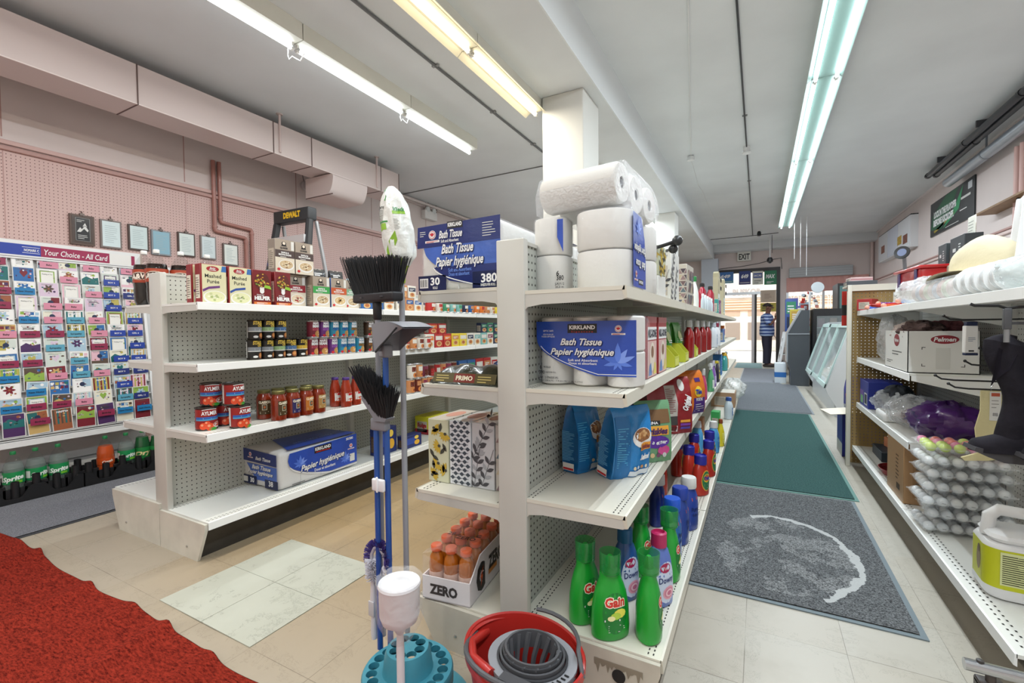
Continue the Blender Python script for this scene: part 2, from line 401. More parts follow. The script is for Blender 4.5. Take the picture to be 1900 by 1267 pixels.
# ---------------------------------------------------------------- far door, window, street
dk = C('#2c2524', .45); alu = C('#c9ccd0', .3, .6)
glass = clear('#eef6f6', .08, .02)
d = bpy.data.objects.new('door_1', None); COL.objects.link(d); d['kind'] = 'structure'
mb = MB(); y0, y1 = YF-.04, YF+.1
mb.box(DX0, y0, DZ-.12, DX1, y1, DZ, dk); mb.box(DX1-.1, y0, 0, DX1, y1, DZ-.12, dk); mb.box(DX0, y0, 0, DX0+.05, y1, DZ-.12, alu)
mb.box(DX0, y0+.02, 2.12, DX1-.1, y1, 2.2, alu); mb.box(-.2, y0, 0, -.12, y1, 2.12, C('#e8dedd', .4)); mb.box(-.12, y0, 0, -.06, y1, 2.12, dk)
mb.build('door_frame', d)
mb = MB(); mb.box(DX0+.05, YF+.02, 2.2, DX1-.1, YF+.026, DZ-.12, glass); mb.box(-.06, YF+.02, 0, DX1-.1, YF+.026, 2.12, glass); mb.build('door_glass', d)
w1 = bpy.data.objects.new('window_1', None); COL.objects.link(w1); w1['kind'] = 'structure'
mb = MB()
for a in ((WX0, WX0+.06), (WX1-.06, WX1), (1.62, 1.68)): mb.box(a[0], YF-.02, WZ0, a[1], YF+.08, WZ1, alu)
mb.box(WX0, YF-.02, WZ0, WX1, YF+.08, WZ0+.06, alu); mb.box(WX0, YF-.02, WZ1-.06, WX1, YF+.08, WZ1, alu); mb.build('window_frame', w1)
mb = MB(); mb.box(WX0, YF+.03, WZ0, WX1, YF+.036, WZ1, glass); mb.build('window_pane', w1)
mb = MB(); mb.box(-14, YF+.15, -.12, 14, 34, -.02, C('#cfc9c0', .8, var=.1, vs=3)); struct('ground', mb)
mb = MB(); fm = C('#d9cbb8', .8, var=.12, vs=2); mb.box(-8, 24, 0, 10, 24.4, 7, fm)
for i in range(12):
    x = -5.2+i*.95; mb.box(x, 23.97, .5, x+.62, 24, 1.3, C('#8f7e6e', .5)); mb.box(x, 23.97, 1.6, x+.62, 24, 2.3, C('#b99a80', .5))
mb.box(-6, 23.9, 1.85, 8, 24, 2.35, C('#b08a66', .6)); mb.box(-6, 23.88, 2.45, 8, 24, 2.95, C('#e9dccb', .6))
for z in (1.9, 2.02, 2.14, 2.26): mb.box(-6, 23.88, z, 8, 23.9, z+.05, C('#d9c2a2', .6))
q = ony(1386, 538, 23.87); fr = Fr((q.x, 23.87, 2.7), (1, 0, 0), (0, 0, 1)); text(mb, fr, 'BUSKOR', 0, 0, .28, C('#a3968c', .6), 2, 1.2, .06)
tag(mb.build('street_building'), 'pale brick building across the street, seen through the open door', 'building')
mb = MB(); fw = C('#e9efe6', .4)
for i in range(15):
    x = .6+i*.2; mb.tube([(x, YF+1.6, 0), (x, YF+1.6, 2.05)]+[(x+.07-.07*math.cos(t*PI/6), YF+1.6, 2.05+.07*math.sin(t*PI/6)) for t in range(1, 6)]+[(x+.14, YF+1.6, 2.05), (x+.14, YF+1.6, 0)], .012, fw, 6)
for z in (.4, 1.75): mb.box(.4, YF+1.58, z, 3.7, YF+1.62, z+.04, fw)
tag(mb.build('hoop_fence'), 'white hoop-topped fence outside the far window', 'fence')
mb = MB(); mb.box(3.7, YF+1, 0, 3.9, YF+3.5, 3, C('#c2614f', .7)); tag(mb.build('street_wall'), 'red wall outside past the right end of the far window', 'wall')
# rolled shutter and pink valance over the window
mb = MB(); mb.rbox(.78, YF-.2, 2.56, 2.32, YF-.02, 2.84, C('#b9bdc0', .5), .02)
for z in (2.63, 2.7, 2.77): mb.box(.79, YF-.203, z, 2.31, YF-.199, z+.006, C('#8b9094', .5))
tag(mb.build('roller_shutter'), 'grey rolled shutter box above the far window', 'shutter')
mb = MB(); mb.grid(lambda u, v: (.72+1.98*u, YF-.06-.012*math.sin(u*60), 2.14+.42*v), 90, 1, C('#dca79f', .8))
tag(mb.build('window_valance'), 'pink cloth valance hanging under the grey shutter box', 'curtain')

# ---------------------------------------------------------------- fluorescent strips
cool = C('#f4fbff', .4, emit=TUBE); warm = C('#fff3dc', .4, emit=TUBE*.8)
fxw = C('#e4e4da', .45, var=.05, vs=3); fxr = C('#88a8a1', .35)
def strip(y0, y1, x, z, ceil, glow, label, group, tubes=(0,), wd=.1, refl=None):
    t = thing('ceiling_light', label, 'light', (x, (y0+y1)/2, ceil), 0, group); L = (y1-y0)/2; dz = z-ceil
    mb = MB(); mb.box(-wd/2, -L+.004, dz+.03, wd/2, L-.004, 0, fxw)
    if refl:
        for sx in (-1, 1): mb.prism([(sx*wd/2, dz+.03), (sx*(wd/2+.045), dz-.005), (sx*(wd/2+.045), dz), (sx*wd/2, dz+.04)], 'y', -L+.004, L-.004, refl)
        mb.box(-wd/2, -L+.004, dz+.026, wd/2, L-.004, dz+.031, refl)
    mb.build('channel', t)
    for tx in tubes:
        mb = MB(); mb.tube([(tx, -L+.035, dz), (tx, L-.035, dz)], .0165, glow, 10); mb.build('tube', t)
        la = bpy.data.lights.new('tube_light', 'AREA'); la.shape = 'RECTANGLE'; la.size = .026; la.size_y = 2*L-.09; la.energy = WATT*2*L
        la.color = (1, .93, .8) if glow is warm else (.86, .94, 1); la.spread = R(180)
        lo = bpy.data.objects.new('tube_light', la); COL.objects.link(lo); lo.parent = t; lo.location = (tx, 0, dz-.019)
        for s in (-1, 1):
            mb = MB(); mb.box(tx-.012, s*(L-.03), dz-.02, tx+.012, s*(L-.012), dz+.04, C('#e9e9e4', .4)); mb.tube([(tx-.02, s*(L-.02), dz), (tx+.02, s*(L-.02), dz)], .009, C('#b9bcbc', .4), 8)
            mb.build('socket', t)
    return t
def cord(t, y, z, k):
    mb = MB(); mb.tube([(-.02+.05*math.sin(a*PI/5)*k, y+.05-.01*a, z-.07*math.sin(a*PI/10)*(1+.3*math.sin(a*1.9))) for a in range(11)], .0035, C(WHITE, .4), 6); mb.build('cord', t)
for i in range(6):
    y1 = 4.38-1.11*i
    t = strip(y1-1.11, y1, -2.82, 3.115, ZL, cool, '%s four-foot strip light from the far end of the left ceiling row' % ORD[i], 'cool strip lights on the left ceiling', (-.035,), .11)
    if i < 2: cord(t, -.555, -.15, 1-.5*(i == 0))
for i in range(6):
    y1 = 3.95-1.12*i
    strip(y1-1.12, y1, -1.84, 3.14, ZL, warm, '%s warm strip light counted back from the white column' % ORD[i], 'warm strip lights beside the column', (0,), .13, C('#efe9cf', .4))
for i in range(4):
    y1 = 7.0+1.3*i
    strip(y1-1.22, y1, -1.9, 3.14, ZL, cool, '%s strip light in the row beyond the white column' % ORD[i], 'strip lights beyond the column', (-.05, .05), .16)
for i in range(7):
    y1 = 5.42+2.56*(3-i)
    if y1 < -1: break
    strip(y1-2.56, y1, .545, 3.53, ZR, cool, '%s long twin-tube light from the door along the right ceiling' % ORD[i], 'twin-tube lights over the right aisle', (-.075, .095), .2, fxr)

# ---------------------------------------------------------------- ceiling conduits and cables
gm = C('#8d9092', .5, .3); bk = C('#26272a', .4); wc = C('#e6e8e8', .4)
def line3(name, pts, r, m, label, cat, n=6):
    mb = MB(); mb.tube(pts, r, m, n); return tag(mb.build(name), label, cat)
def cz(px, py, z): v = onz(px, py, z); return v
a = cz(655, 0, ZL-.012)
mb = MB(); mb.tube([(a.x, -1, ZL-.012), (a.x, 5.6, ZL-.012)], .011, C('#6c6e70', .5), 8)
for y in (1.2, 2.1, 3.0, 3.9, 4.8): mb.box(a.x-.03, y-.012, ZL-.016, a.x+.03, y+.012, ZL, C('#9a9c9c', .5))
tag(mb.build('conduit'), 'dark conduit clipped to the left ceiling between the cool and warm strip lights', 'conduit')
line3('ceiling_cable', [(XL+.02, 5.56, ZL-.006), (-1.9, 5.5, ZL-.006)], .007, C('#77797a', .5), 'thin grey cable running across the left ceiling before the column', 'cable')
mb = MB(); mb.tube([(XL+.03, 4.5, ZL-.04), (XL+.03, 15, ZL-.04)], .022, C('#e2d6d2', .5), 8); mb.tube([(XL+.03, 4.5, ZL-.1), (XL+.03, 15, ZL-.1)], .008, C('#b9a7a2', .5), 6)
tag(mb.build('wall_conduit'), 'pale conduit along the top of the left pink wall past the duct', 'conduit')
xc = cz(1367, 0, ZR).x
t = thing('sprinkler_line', 'thin dark pipe with a round sprinkler along the right ceiling', 'sprinkler', (xc, 0, ZR))
mb = MB(); mb.tube([(0, -1, -.012), (0, 14.5, -.012)], .009, bk, 8)
for y in (1.8, 3.4, 6.2, 9.0): mb.box(-.025, y-.01, -.014, .03, y+.01, 0, gm)
mb.build('pipe', t)
ys = cz(1386, 272, ZR).y
mb = MB(); mb.lathe([(.03, -.1), (.055, -.095), (.06, -.08), (.03, -.07), (.045, -.05), (.045, 0)], wc, 18, (0, ys, 0)); mb.build('sprinkler_head', t)
p1 = [cz(1277, 0, ZR-.006), cz(1279, 120, ZR-.006), cz(1282, 290, ZR-.006)]
p2 = [cz(1283, 300, ZR-.006), cz(1296, 345, ZR-.006), cz(1303, 355, ZR-.006), cz(1318, 392, ZR-.006), cz(1328, 412, ZR-.006)]
t = thing('smoke_detector_wiring', 'white ceiling wire with a small sensor at its bend over the right aisle', 'sensor', p1[2])
mb = MB(); mb.tube([q-p1[2] for q in p1], .006, wc, 6); mb.tube([q-p1[2] for q in p2], .006, wc, 6); mb.build('wire', t)
mb = MB(); mb.lathe([(.02, -.07), (.05, -.06), (.05, -.02), (.04, 0)], wc, 16); mb.build('sensor', t)
mb = MB(); mb.lathe([(.015, -.13), (.045, -.12), (.05, -.05), (.03, 0)], bk, 14, cz(1399, 430, ZR)+Vector((.12, 0, 0))); tag(mb.build('ceiling_sprinkler'), 'small dark sprinkler near the far end of the right ceiling', 'sprinkler')
line3('ceiling_cable', [(XS+.02, YF-1.6, ZR-.01), (-.3, YF-1.6, ZR-.01), (.45, YF-1.7, ZR-.01)], .008, bk, 'dark cable crossing the ceiling near the exit sign', 'cable')
# ---------------------------------------------------------------- exit sign, cameras and cables above the door
c0 = ony(1381, 475, YF-.03)
t = thing('exit_sign', 'white box sign reading EXIT above the door', 'sign', (c0.x, YF-.02, c0.z))
mb = MB(); mb.rbox(-.19, -.12, -.16, .19, 0, .13, C('#e9e9e2', .4), .012); fr = Fr((-.19, -.12, -.16), (1, 0, 0), (0, 0, 1)); text(mb, fr, 'EXIT', .19, .13, .17, bk, 2, .3, .03); mb.build('sign_box', t)
mb = MB(); mb.rbox(-.19, -.11, .14, .19, -.01, .17, C('#c9c9c2', .4), .006)
mb.build('top_cover', t)
for s in (-1, 1):
    mb = MB(); mb.lathe([(.02, 0), (.05, .03), (.05, .05)], C('#d2d6d6', .3), 12, (s*.14, -.06, .165)); mb.build('lamp', t)
line3('door_cable', [(-1.25, YF-.03, 2.95), (-.9, YF-.03, 2.98), (-.5, YF-.03, 3.0), (0, YF-.03, 3.06), (.4, YF-.03, 3.16), (.58, YF-.03, 3.18), (.6, YF-.03, 2.85)], .008, bk, 'dark cable drooping over the door below the exit sign', 'cable')
t = thing('security_camera', 'small black camera on a white drop rod over the right aisle', 'camera', (.26, YF-1.4, ZR))
mb = MB(); mb.tube([(0, 0, 0), (0, 0, -.62)], .016, wc, 8); mb.tube([(.05, 0, 0), (.05, 0, -.5)], .006, bk, 6); mb.build('rod', t)
mb = MB(); mb.lathe([(.02, -.78), (.07, -.74), (.08, -.68), (.05, -.62)], bk, 14); mb.build('housing', t)
for i, (px, y) in enumerate(((1471, 13.2), (1477, 12.4), (1482, 11.8))):
    v = onz(px, 430, ZR)
    line3('pull_cord', [(.72+.12*i, 12.6, ZR), (.72+.12*i, 12.6, 2.7-.2*i)], .004, wc, ['thin white cord hanging left of the pair beside the far twin light', 'thin white cord hanging in the middle of three by the far light', 'thin white cord hanging rightmost of three by the far light'][i], 'cord')
# ================================================================ shelving
cream = C('#d9d6c8', .38, var=.03, vs=4); creamd = C('#bdb8a8', .4); shw = C('#e3e4df', .35, var=.03, vs=3); lipw = C('#eceeed', .35)
under = C('#8e8a80', .5); holeb = C('#2b2926', .8); postm = C('#c6c5be', .38, var=.03, vs=5); kickm = C('#d2cfc4', .45, bump=.05, bs=30, var=.1, vs=7)
peg_g = pegboard('grey_pegboard', '#c6c8bf', 'YZ'); peg_d = pegboard('grey_slot_board', '#b9bdb6', 'YZ', rad=.17)
black = C('#1c1c1e', .5); tape = C('#e9e6da', .5)
def gondola(label, xc, y0, n, bay, zt, half, right, left, rb, lb, mats, near_dots=2):
    """double-sided run of shelves: right/left = [(top z, front x)...]; rb, lb = (base top z, front x, foot x)"""
    shelfm, lipm, pegm, pm, km = mats
    t = thing('shelving_unit', label, 'shelving', (xc, y0, 0), 0)
    y1 = n*bay
    for i in range(n+1):
        mb = MB(); y = i*bay
        mb.rbox(-half, y if i == 0 else y-.02, .0, half, y+.03 if i == 0 else y+.02, zt, pm, .004)
        if i: mb.box(.026, y-.011, .2, .034, y+.011, zt, black)
        mb.build('upright', t)
    for i in range(n):
        mb = MB(); a, b = i*bay+(.031 if i == 0 else .021), (i+1)*bay-.021
        mb.box(-.025, a, .1, .025, b, zt-.012, pegm); mb.box(-.03, a, zt-.012, .03, b, zt, pm); mb.build('back_panel', t)
    for sgn, levels in ((1, right), (-1, left)):
        for z, xf in levels:
            d = sgn*(xf-xc)                       # depth in front of the centre
            for i in range(n):
                a, b = i*bay+.004, (i+1)*bay-.004
                mb = MB(); X = lambda q: sgn*q
                mb.box(X(.026), a, z-.012, X(d-.004), b, z, shelfm)
                mb.prism([(X(d-.006), z+.002), (X(d), z), (X(d+.004), z-.036), (X(d-.004), z-.038), (X(d-.012), z-.012)], 'y', a, b, lipm)
                if i < near_dots:
                    for q in ((d-.03), (d-.045), .05, .065):
                        for k in range(int((b-a)/.019)):
                            y = a+.012+k*.019; mb.add([(X(q), y, z+.0006), (X(q+.004), y, z+.0006), (X(q+.004), y+.009, z+.0006), (X(q), y+.009, z+.0006)], [(0, 1, 2, 3)], holeb)
                o = mb.build('shelf', t)
                for y in (a+.001, b-.005):
                    mb = MB(); mb.prism([(X(.03), z-.004), (X(d-.003), z-.004), (X(d), z-.036), (X(d-.012), z-.041), (X(.11), z-.046), (X(.06), z-.054), (X(.04), z-.075), (X(.03), z-.09)], 'y', y, y+.004, pm); mb.build('bracket', o)
    for sgn, (z, xf, xb) in ((1, rb), (-1, lb)):
        d = sgn*(xf-xc); f = sgn*(xb-xc)
        for i in range(n):
            a, b = i*bay+.004, (i+1)*bay-.004; mb = MB(); X = lambda q: sgn*q
            mb.box(X(.026), a, z-.014, X(d-.004), b, z, shelfm)
            mb.prism([(X(d-.006), z+.002), (X(d), z), (X(d+.003), z-.036), (X(d-.006), z-.038)], 'y', a, b, lipm)
            if i < near_dots:
                for q in ((d-.03), (d-.045), .05, .065):
                    for k in range(int((b-a)/.019)):
                        y = a+.012+k*.019; mb.add([(X(q), y, z+.0006), (X(q+.004), y, z+.0006), (X(q+.004), y+.009, z+.0006), (X(q), y+.009, z+.0006)], [(0, 1, 2, 3)], holeb)
            mb.build('base_shelf', t)
            mb = MB(); mb.prism([(X(d-.06), z-.014), (X(d-.05), z-.014), (X(f-.03), 0), (X(f-.045), 0)], 'y', a, b, C('#3a3733', .6, var=.25, vs=9)); mb.build('kick_plate', t)
        mb = MB(); mb.prism([(X(.002), 0), (X(f), 0), (X(d-.004), z-.04), (X(d-.004), z-.006), (X(.002), z-.006)], 'y', -.012, .002, km)
        mb.lathe([(.006, 0), (.006, .004), (.002, .006)], C('#b9b9b4', .3, .8), 10)
        k0 = len(mb.v)-30; mb.move(T(X(f-.09), -.012, .06) @ Matrix.Rotation(R(90), 4, 'X'), k0)
        mb.build('base_end', t)
    return t
gl = gondola('long double-sided shelving run nearest the card rack, holding canned goods', -2.837, 1.262, 6, 1.272, 1.472, .06,
    [(1.302, -2.44), (.992, -2.455), (.645, -2.39)], [(1.305, -3.18), (.996, -3.17), (.645, -3.25)], (.205, -2.40, -2.48), (.235, -3.38, -3.30),
    (shw, lipw, peg_g, postm, kickm))
gc = gondola('long double-sided shelving run in the middle, holding tissue and cleaning goods', -.72, 1.33, 6, 1.22, 1.45, .052,
    [(1.28, -.34), (.962, -.34), (.60, -.34)], [(1.297, -1.107), (.957, -1.10), (.56, -1.135)], (.20, -.238, -.30), (.165, -1.12, -1.04),
    (C('#d6d3c6', .36, var=.03, vs=4), C('#cfcabb', .36), peg_d, postm, C('#c4bfb2', .5, bump=.05, bs=30, var=.13, vs=6)))
kx = .36; rust = C('#5d4a35', .8)
mb = MB(); mb.lathe([(.02, 0), (.02, .002)], black, 20); mb.move(T(kx, -.0135, .125) @ Matrix.Rotation(R(90), 4, 'X')); mb.build('round_cutout', gc)
mb = MB(); pts = [(.285, .16), (.43, .16)]+[(.43-.145*i/24, .15-.014*random.Random(i).random()-(.02 if i % 5 == 2 else 0)) for i in range(25)]; mb.prism(pts, 'y', -.0135, -.0125, C('#8b8272', .7)); mb.build('peeling_edge', gc)
mb = MB(); mb.box(.41, -.0135, .1, .428, -.0125, .118, black); mb.build('square_cutout', gc)
mb = MB(); mb.prism([(.40, .02), (.43, .015), (.45, .03), (.445, .055), (.42, .06), (.405, .045)], 'y', -.0138, -.0126, rust); mb.build('rust_patch', gc)

# the right-hand run, backed by a brown board at its far end
brown = pegboard('brown_pegboard', '#9a7f4f', 'XZ', rad=.14, through=True, hole='#3a2f1c', r=.7); peg_w = pegboard('white_slot_board', '#e0e2e0', 'YZ', rad=.14)
XBK, YE, YM, YN = 1.10, 4.62, 3.13, 1.89
t = gr = thing('shelving_unit', 'white wall-side shelving run on the right, brown pegboard at its far end', 'shelving', (XBK, YN, 0))
L = YE-YN
mb = MB(); mb.box(.64-XBK, L-.006, .03, 0, L, 1.43, brown); mb.build('end_board', t)
mb = MB(); mb.rbox(.635-XBK, L-.03, 0, .665-XBK, L+.012, 1.48, cream, .004); mb.box(.635-XBK, L-.025, 1.43, .02, L+.012, 1.48, cream); mb.build('end_frame', t)
mb = MB(); mb.box(.635-XBK, L+.012, 1.465, .02, L+.24, 1.48, cream); mb.box(-.01, L+.012, 0, .02, L+.24, 1.465, cream); mb.build('top_board', t)
mb = MB(); mb.box(.635-XBK, L+.004, .02, .02, L+.012, .06, cream); mb.build('end_rail', t)
for y0_, y1_ in ((0, YM-YN), (YM-YN, L)):
    mb = MB(); mb.box(0, y0_+.02, .1, .03, y1_-.02, 1.46, peg_w); mb.build('back_panel', t)
for y in (0, YM-YN, L-.03):
    mb = MB(); mb.box(-.02, y-.02, 0, .035, y+.02, 1.5, C('#d8dad8', .35)); mb.box(-.022, y-.004, .2, -.0195, y+.004, 1.46, C('#6d6f6e', .6)); mb.build('upright', t)
for z, xf, a, b, tilt in ((1.268, .70, 0, YM-YN, 0), (1.268, .70, YM-YN, L-.03, 0), (.895, .70, YM-YN, L-.03, 0), (.53, .70, YM-YN, L-.03, 0)):
    mb = MB(); d = xf-XBK
    mb.box(d+.004, a+.004, z-.01, -.02, b-.004, z, shw)
    mb.prism([(d+.006, z+.002), (d, z), (d-.003, z-.036), (d+.005, z-.04)], 'y', a+.004, b-.004, lipw)
    o = mb.build('shelf', t)
    for y in (a+.004, b-.008):
        mb = MB(); mb.prism([(d+.012, z-.01), (-.02, z-.01), (-.02, z-.12), (-.05, z-.12), (d+.012, z-.036)], 'y', y, y+.004, lipw); mb.build('bracket', o)
    mb = MB(); mb.box(d+.02, (a+b)/2-.1, z-.03, -.03, (a+b)/2+.1, z-.011, C('#a9a9a4', .5)); mb.build('stiffener', o)
for a, b in ((0, YM-YN), (YM-YN, L)):
    mb = MB(); d = .68-XBK; z = .17
    mb.box(d+.004, a+.003, z-.012, -.02, b-.003, z, shw); mb.prism([(d+.006, z+.002), (d, z), (d-.003, z-.034), (d+.006, z-.038)], 'y', a+.003, b-.003, lipw)
    for q in (.03, .05):
        for k in range(int((b-a)/.03)):
            y = a+.02+k*.03; mb.add([(d+q, y, z+.0006), (d+q+.006, y, z+.0006), (d+q+.006, y+.01, z+.0006), (d+q, y+.01, z+.0006)], [(0, 1, 2, 3)], holeb)
    mb.build('base_shelf', t)
    mb = MB(); mb.box(d+.14, a+.003, 0, d+.16, b-.003, z-.012, C('#35322e', .6)); mb.build('kick_plate', t)
for y in (0, YM-YN-.012, L-.03):
    mb = MB(); mb.prism([(.70-XBK, .15), (0, .15), (0, 0), (-.2, 0), (.74-XBK, .08)], 'y', y, y+.012, C('#55524d', .5)); mb.build('foot', t)
# ================================================================ mats on the floor
def mat_mesh(c1, c2, sc=220, mark=None, bump=.6, disp=.004):
    m, nt, b = nodes_mat('mat_pile', .95); b.inputs['Specular IOR Level'].default_value = .1
    tc = N(nt, 'ShaderNodeTexCoord'); n = N(nt, 'ShaderNodeTexNoise', i_Scale=float(sc), i_Detail=4., i_Roughness=.7); nt.links.new(tc.outputs['Object'], n.inputs['Vector'])
    mr = N(nt, 'ShaderNodeMapRange'); mr.inputs[1].default_value = .35; mr.inputs[2].default_value = .68; nt.links.new(n.outputs['Fac'], mr.inputs[0])
    col = mixc(nt, mr.outputs[0], lin(c1), lin(c2))
    if mark:                                     # a worn ring and scuffs of white lint
        s = N(nt, 'ShaderNodeSeparateXYZ'); nt.links.new(tc.outputs['Object'], s.inputs[0])
        dx = math_(nt, 'SUBTRACT', s.outputs[0], mark[0]); dy = math_(nt, 'SUBTRACT', s.outputs[1], mark[1])
        n2 = N(nt, 'ShaderNodeTexNoise', i_Scale=5., i_Detail=6., i_Roughness=.7); nt.links.new(tc.outputs['Object'], n2.inputs['Vector'])
        rr = math_(nt, 'SQRT', math_(nt, 'ADD', math_(nt, 'MULTIPLY', dx, dx), math_(nt, 'MULTIPLY', math_(nt, 'MULTIPLY', dy, dy), mark[3])))
        rr = math_(nt, 'ADD', rr, math_(nt, 'MULTIPLY', math_(nt, 'SUBTRACT', n2.outputs['Fac'], .5), .12))
        ring = math_(nt, 'LESS_THAN', math_(nt, 'ABSOLUTE', math_(nt, 'SUBTRACT', rr, mark[2])), math_(nt, 'MULTIPLY', n2.outputs['Fac'], .03))
        ring = math_(nt, 'MULTIPLY', ring, math_(nt, 'GREATER_THAN', math_(nt, 'ADD', dx, math_(nt, 'MULTIPLY', dy, .35)), -.0))
        lint = math_(nt, 'MULTIPLY', math_(nt, 'GREATER_THAN', n2.outputs['Fac'], .5), .4)
        near = math_(nt, 'LESS_THAN', rr, mark[2]); lint = math_(nt, 'MULTIPLY', lint, math_(nt, 'MULTIPLY', near, mr.outputs[0]))
        fac = math_(nt, 'MAXIMUM', math_(nt, 'MULTIPLY', ring, .8), lint); col = mixc(nt, fac, col, lin('#c9cbca'))
    nt.links.new(col, b.inputs['Base Color'])
    bp = N(nt, 'ShaderNodeBump'); bp.inputs['Strength'].default_value = bump; bp.inputs['Distance'].default_value = disp
    nt.links.new(n.outputs['Fac'], bp.inputs['Height']); nt.links.new(bp.outputs[0], b.inputs['Normal'])
    return m
def floor_mat_thing(name, label, x0, y0, x1, y1, pile, edge, z=0, cat='mat', bw=.022):
    t = thing(name, label, cat, ((x0+x1)/2, (y0+y1)/2, z)); hx, hy = (x1-x0)/2, (y1-y0)/2
    mb = MB()
    mb.box(-hx, -hy, 0, hx, -hy+bw, .005, edge); mb.box(-hx, hy-bw, 0, hx, hy, .005, edge); mb.box(-hx, -hy+bw, 0, -hx+bw, hy-bw, .005, edge); mb.box(hx-bw, -hy+bw, 0, hx, hy-bw, .005, edge)
    mb.build('rubber_border', t)
    mb = MB(); mb.grid(lambda u, v: (-hx+bw+(2*hx-2*bw)*u, -hy+bw+(2*hy-2*bw)*v, .009), 2, 4, pile); mb.build('pile', t); return t
bord = C('#6f7c82', .6)
floor_mat_thing('floor_mat', 'dark charcoal mat with a white worn ring, nearest in the right aisle', -.31, 2.16, .555, 3.66, mat_mesh('#1b1c1e', '#8d9092', 170, (-.02, -.22, .33, .55)), bord)
floor_mat_thing('floor_mat', 'dark green mat beyond the charcoal mat in the right aisle', -.30, 3.68, .585, 7.0, mat_mesh('#2a4a48', '#4c6b68', 120), C('#5d8a82', .6))
floor_mat_thing('floor_mat', 'grey mat beyond the green mat in the right aisle', -.34, 7.03, .64, 10.4, mat_mesh('#5f6368', '#85898e', 160), C('#8a9196', .6))
floor_mat_thing('floor_mat', 'small grey runner beyond the grey mat, towards the door', -.36, 10.45, .4, 13.9, mat_mesh('#74777e', '#94979d', 160), C('#a1a7ab', .6))
floor_mat_thing('floor_mat', 'pale teal mat just inside the open door', -.6, 14.0, .1, 15.9, mat_mesh('#7c9c9f', '#a2bbbb', 160), C('#a1b2b1', .6))
floor_mat_thing('floor_mat', 'long grey runner between the card rack and the left shelving', -4.43, -1, -3.66, 8.6, mat_mesh('#55565b', '#93949a', 200), C('#3f4145', .6))
# rippled red carpet laid across the aisles in front
redm, nt, b = nodes_mat('red_carpet_pile', .95); b.inputs['Specular IOR Level'].default_value = .08
tc = N(nt, 'ShaderNodeTexCoord'); mp = N(nt, 'ShaderNodeMapping'); mp.inputs['Scale'].default_value = (52, 150, 52); nt.links.new(tc.outputs['Object'], mp.inputs[0])
n = N(nt, 'ShaderNodeTexNoise', i_Scale=1., i_Detail=4., i_Roughness=.7); nt.links.new(mp.outputs[0], n.inputs['Vector'])
n2 = N(nt, 'ShaderNodeTexNoise', i_Scale=4., i_Detail=3.); nt.links.new(tc.outputs['Object'], n2.inputs['Vector'])
mr = N(nt, 'ShaderNodeMapRange'); mr.inputs[1].default_value = .32; mr.inputs[2].default_value = .62; nt.links.new(n.outputs['Fac'], mr.inputs[0])
c1 = mixc(nt, mr.outputs[0], lin('#3c0d0b'), lin('#a83a2a')); c1 = mixc(nt, math_(nt, 'MULTIPLY', n2.outputs['Fac'], .25), c1, lin('#8c2018')); nt.links.new(c1, b.inputs['Base Color'])
bp = N(nt, 'ShaderNodeBump'); bp.inputs['Strength'].default_value = .9; bp.inputs['Distance'].default_value = .012; nt.links.new(n.outputs['Fac'], bp.inputs['Height']); nt.links.new(bp.outputs[0], b.inputs['Normal'])
RIP = [(-3.62, .012, .10), (-3.37, .018, .05), (-2.72, .016, .05), (-2.36, .010, .05), (-2.08, .020, .045), (-1.75, .012, .05), (-1.3, .01, .08)]
def rip(x, v):
    z = 0
    for xr, h, wd in RIP: z += h*math.exp(-((x-xr-.35*(1-v)-.05)/wd)**2)*max(0, min(1, (v-.55)*2.4))
    return z
def carpet(u, v):
    x = -4.3+4.1*u; y = -1.0+1.9*v; e = .010*math.sin(x*5)+.004*math.sin(x*13)
    return (x, y+e*v+rip(x, v)*.5*v, .010+rip(x, v))
mb = MB(); mb.grid(carpet, 200, 50, redm)
n0 = 201
mb.grid(lambda u, v: (carpet(u, 1)[0], carpet(u, 1)[1]+.001, max(.001, carpet(u, 1)[2]-.009*(1-v))), 200, 1, C('#3a1a18', .8))
tag(mb.build('red_carpet'), 'rippled red carpet runner across the front left floor', 'carpet')
# ================================================================ goods: how each kind is made
wt = C('#ececec', .45); wt2 = C('#dcdcd9', .5); ink = C('#1b1b1d', .5); blk = C('#17171a', .45); redc = C('#c3202b', .45); paper = C('#d9d7d2', .8, spec=.2, bump=.08, bs=90)
blu = C('#1f49ae', .35, var=.18, vs=7, coat=.4, bump=.1, bs=45); nvy = C('#1a2a6c', .35, coat=.3, bump=.1, bs=45); lblu = C('#6d8fe0', .4); film = clear('#f6f8ff', .1, .1, .5, 30)
def faces(w, d, h):
    return {'f': Fr((-w/2, 0, 0), (1, 0, 0), (0, 0, 1)), 'r': Fr((w/2, 0, 0), (0, 1, 0), (0, 0, 1)), 'l': Fr((-w/2, d, 0), (0, -1, 0), (0, 0, 1)), 't': Fr((-w/2, 0, h), (1, 0, 0), (0, 1, 0))}
def lines(mb, fr, a0, a1, b0, b1, n, m, k=2, fill=.45, seed=1):
    """small print"""
    rnd = random.Random(seed); st = (b1-b0)/n
    for i in range(n): rect(mb, fr, a0, b0+i*st, a0+(a1-a0)*rnd.uniform(.55, 1), b0+i*st+st*fill, m, k)
def barcode(mb, fr, a, b, w, h, k=2):
    rect(mb, fr, a, b, a+w, b+h, wt, k)
    for i in range(9): rect(mb, fr, a+w*(.08+.1*i), b+h*.12, a+w*(.08+.1*i+.03+.03*(i % 3 == 0)), b+h*.9, ink, k+1)
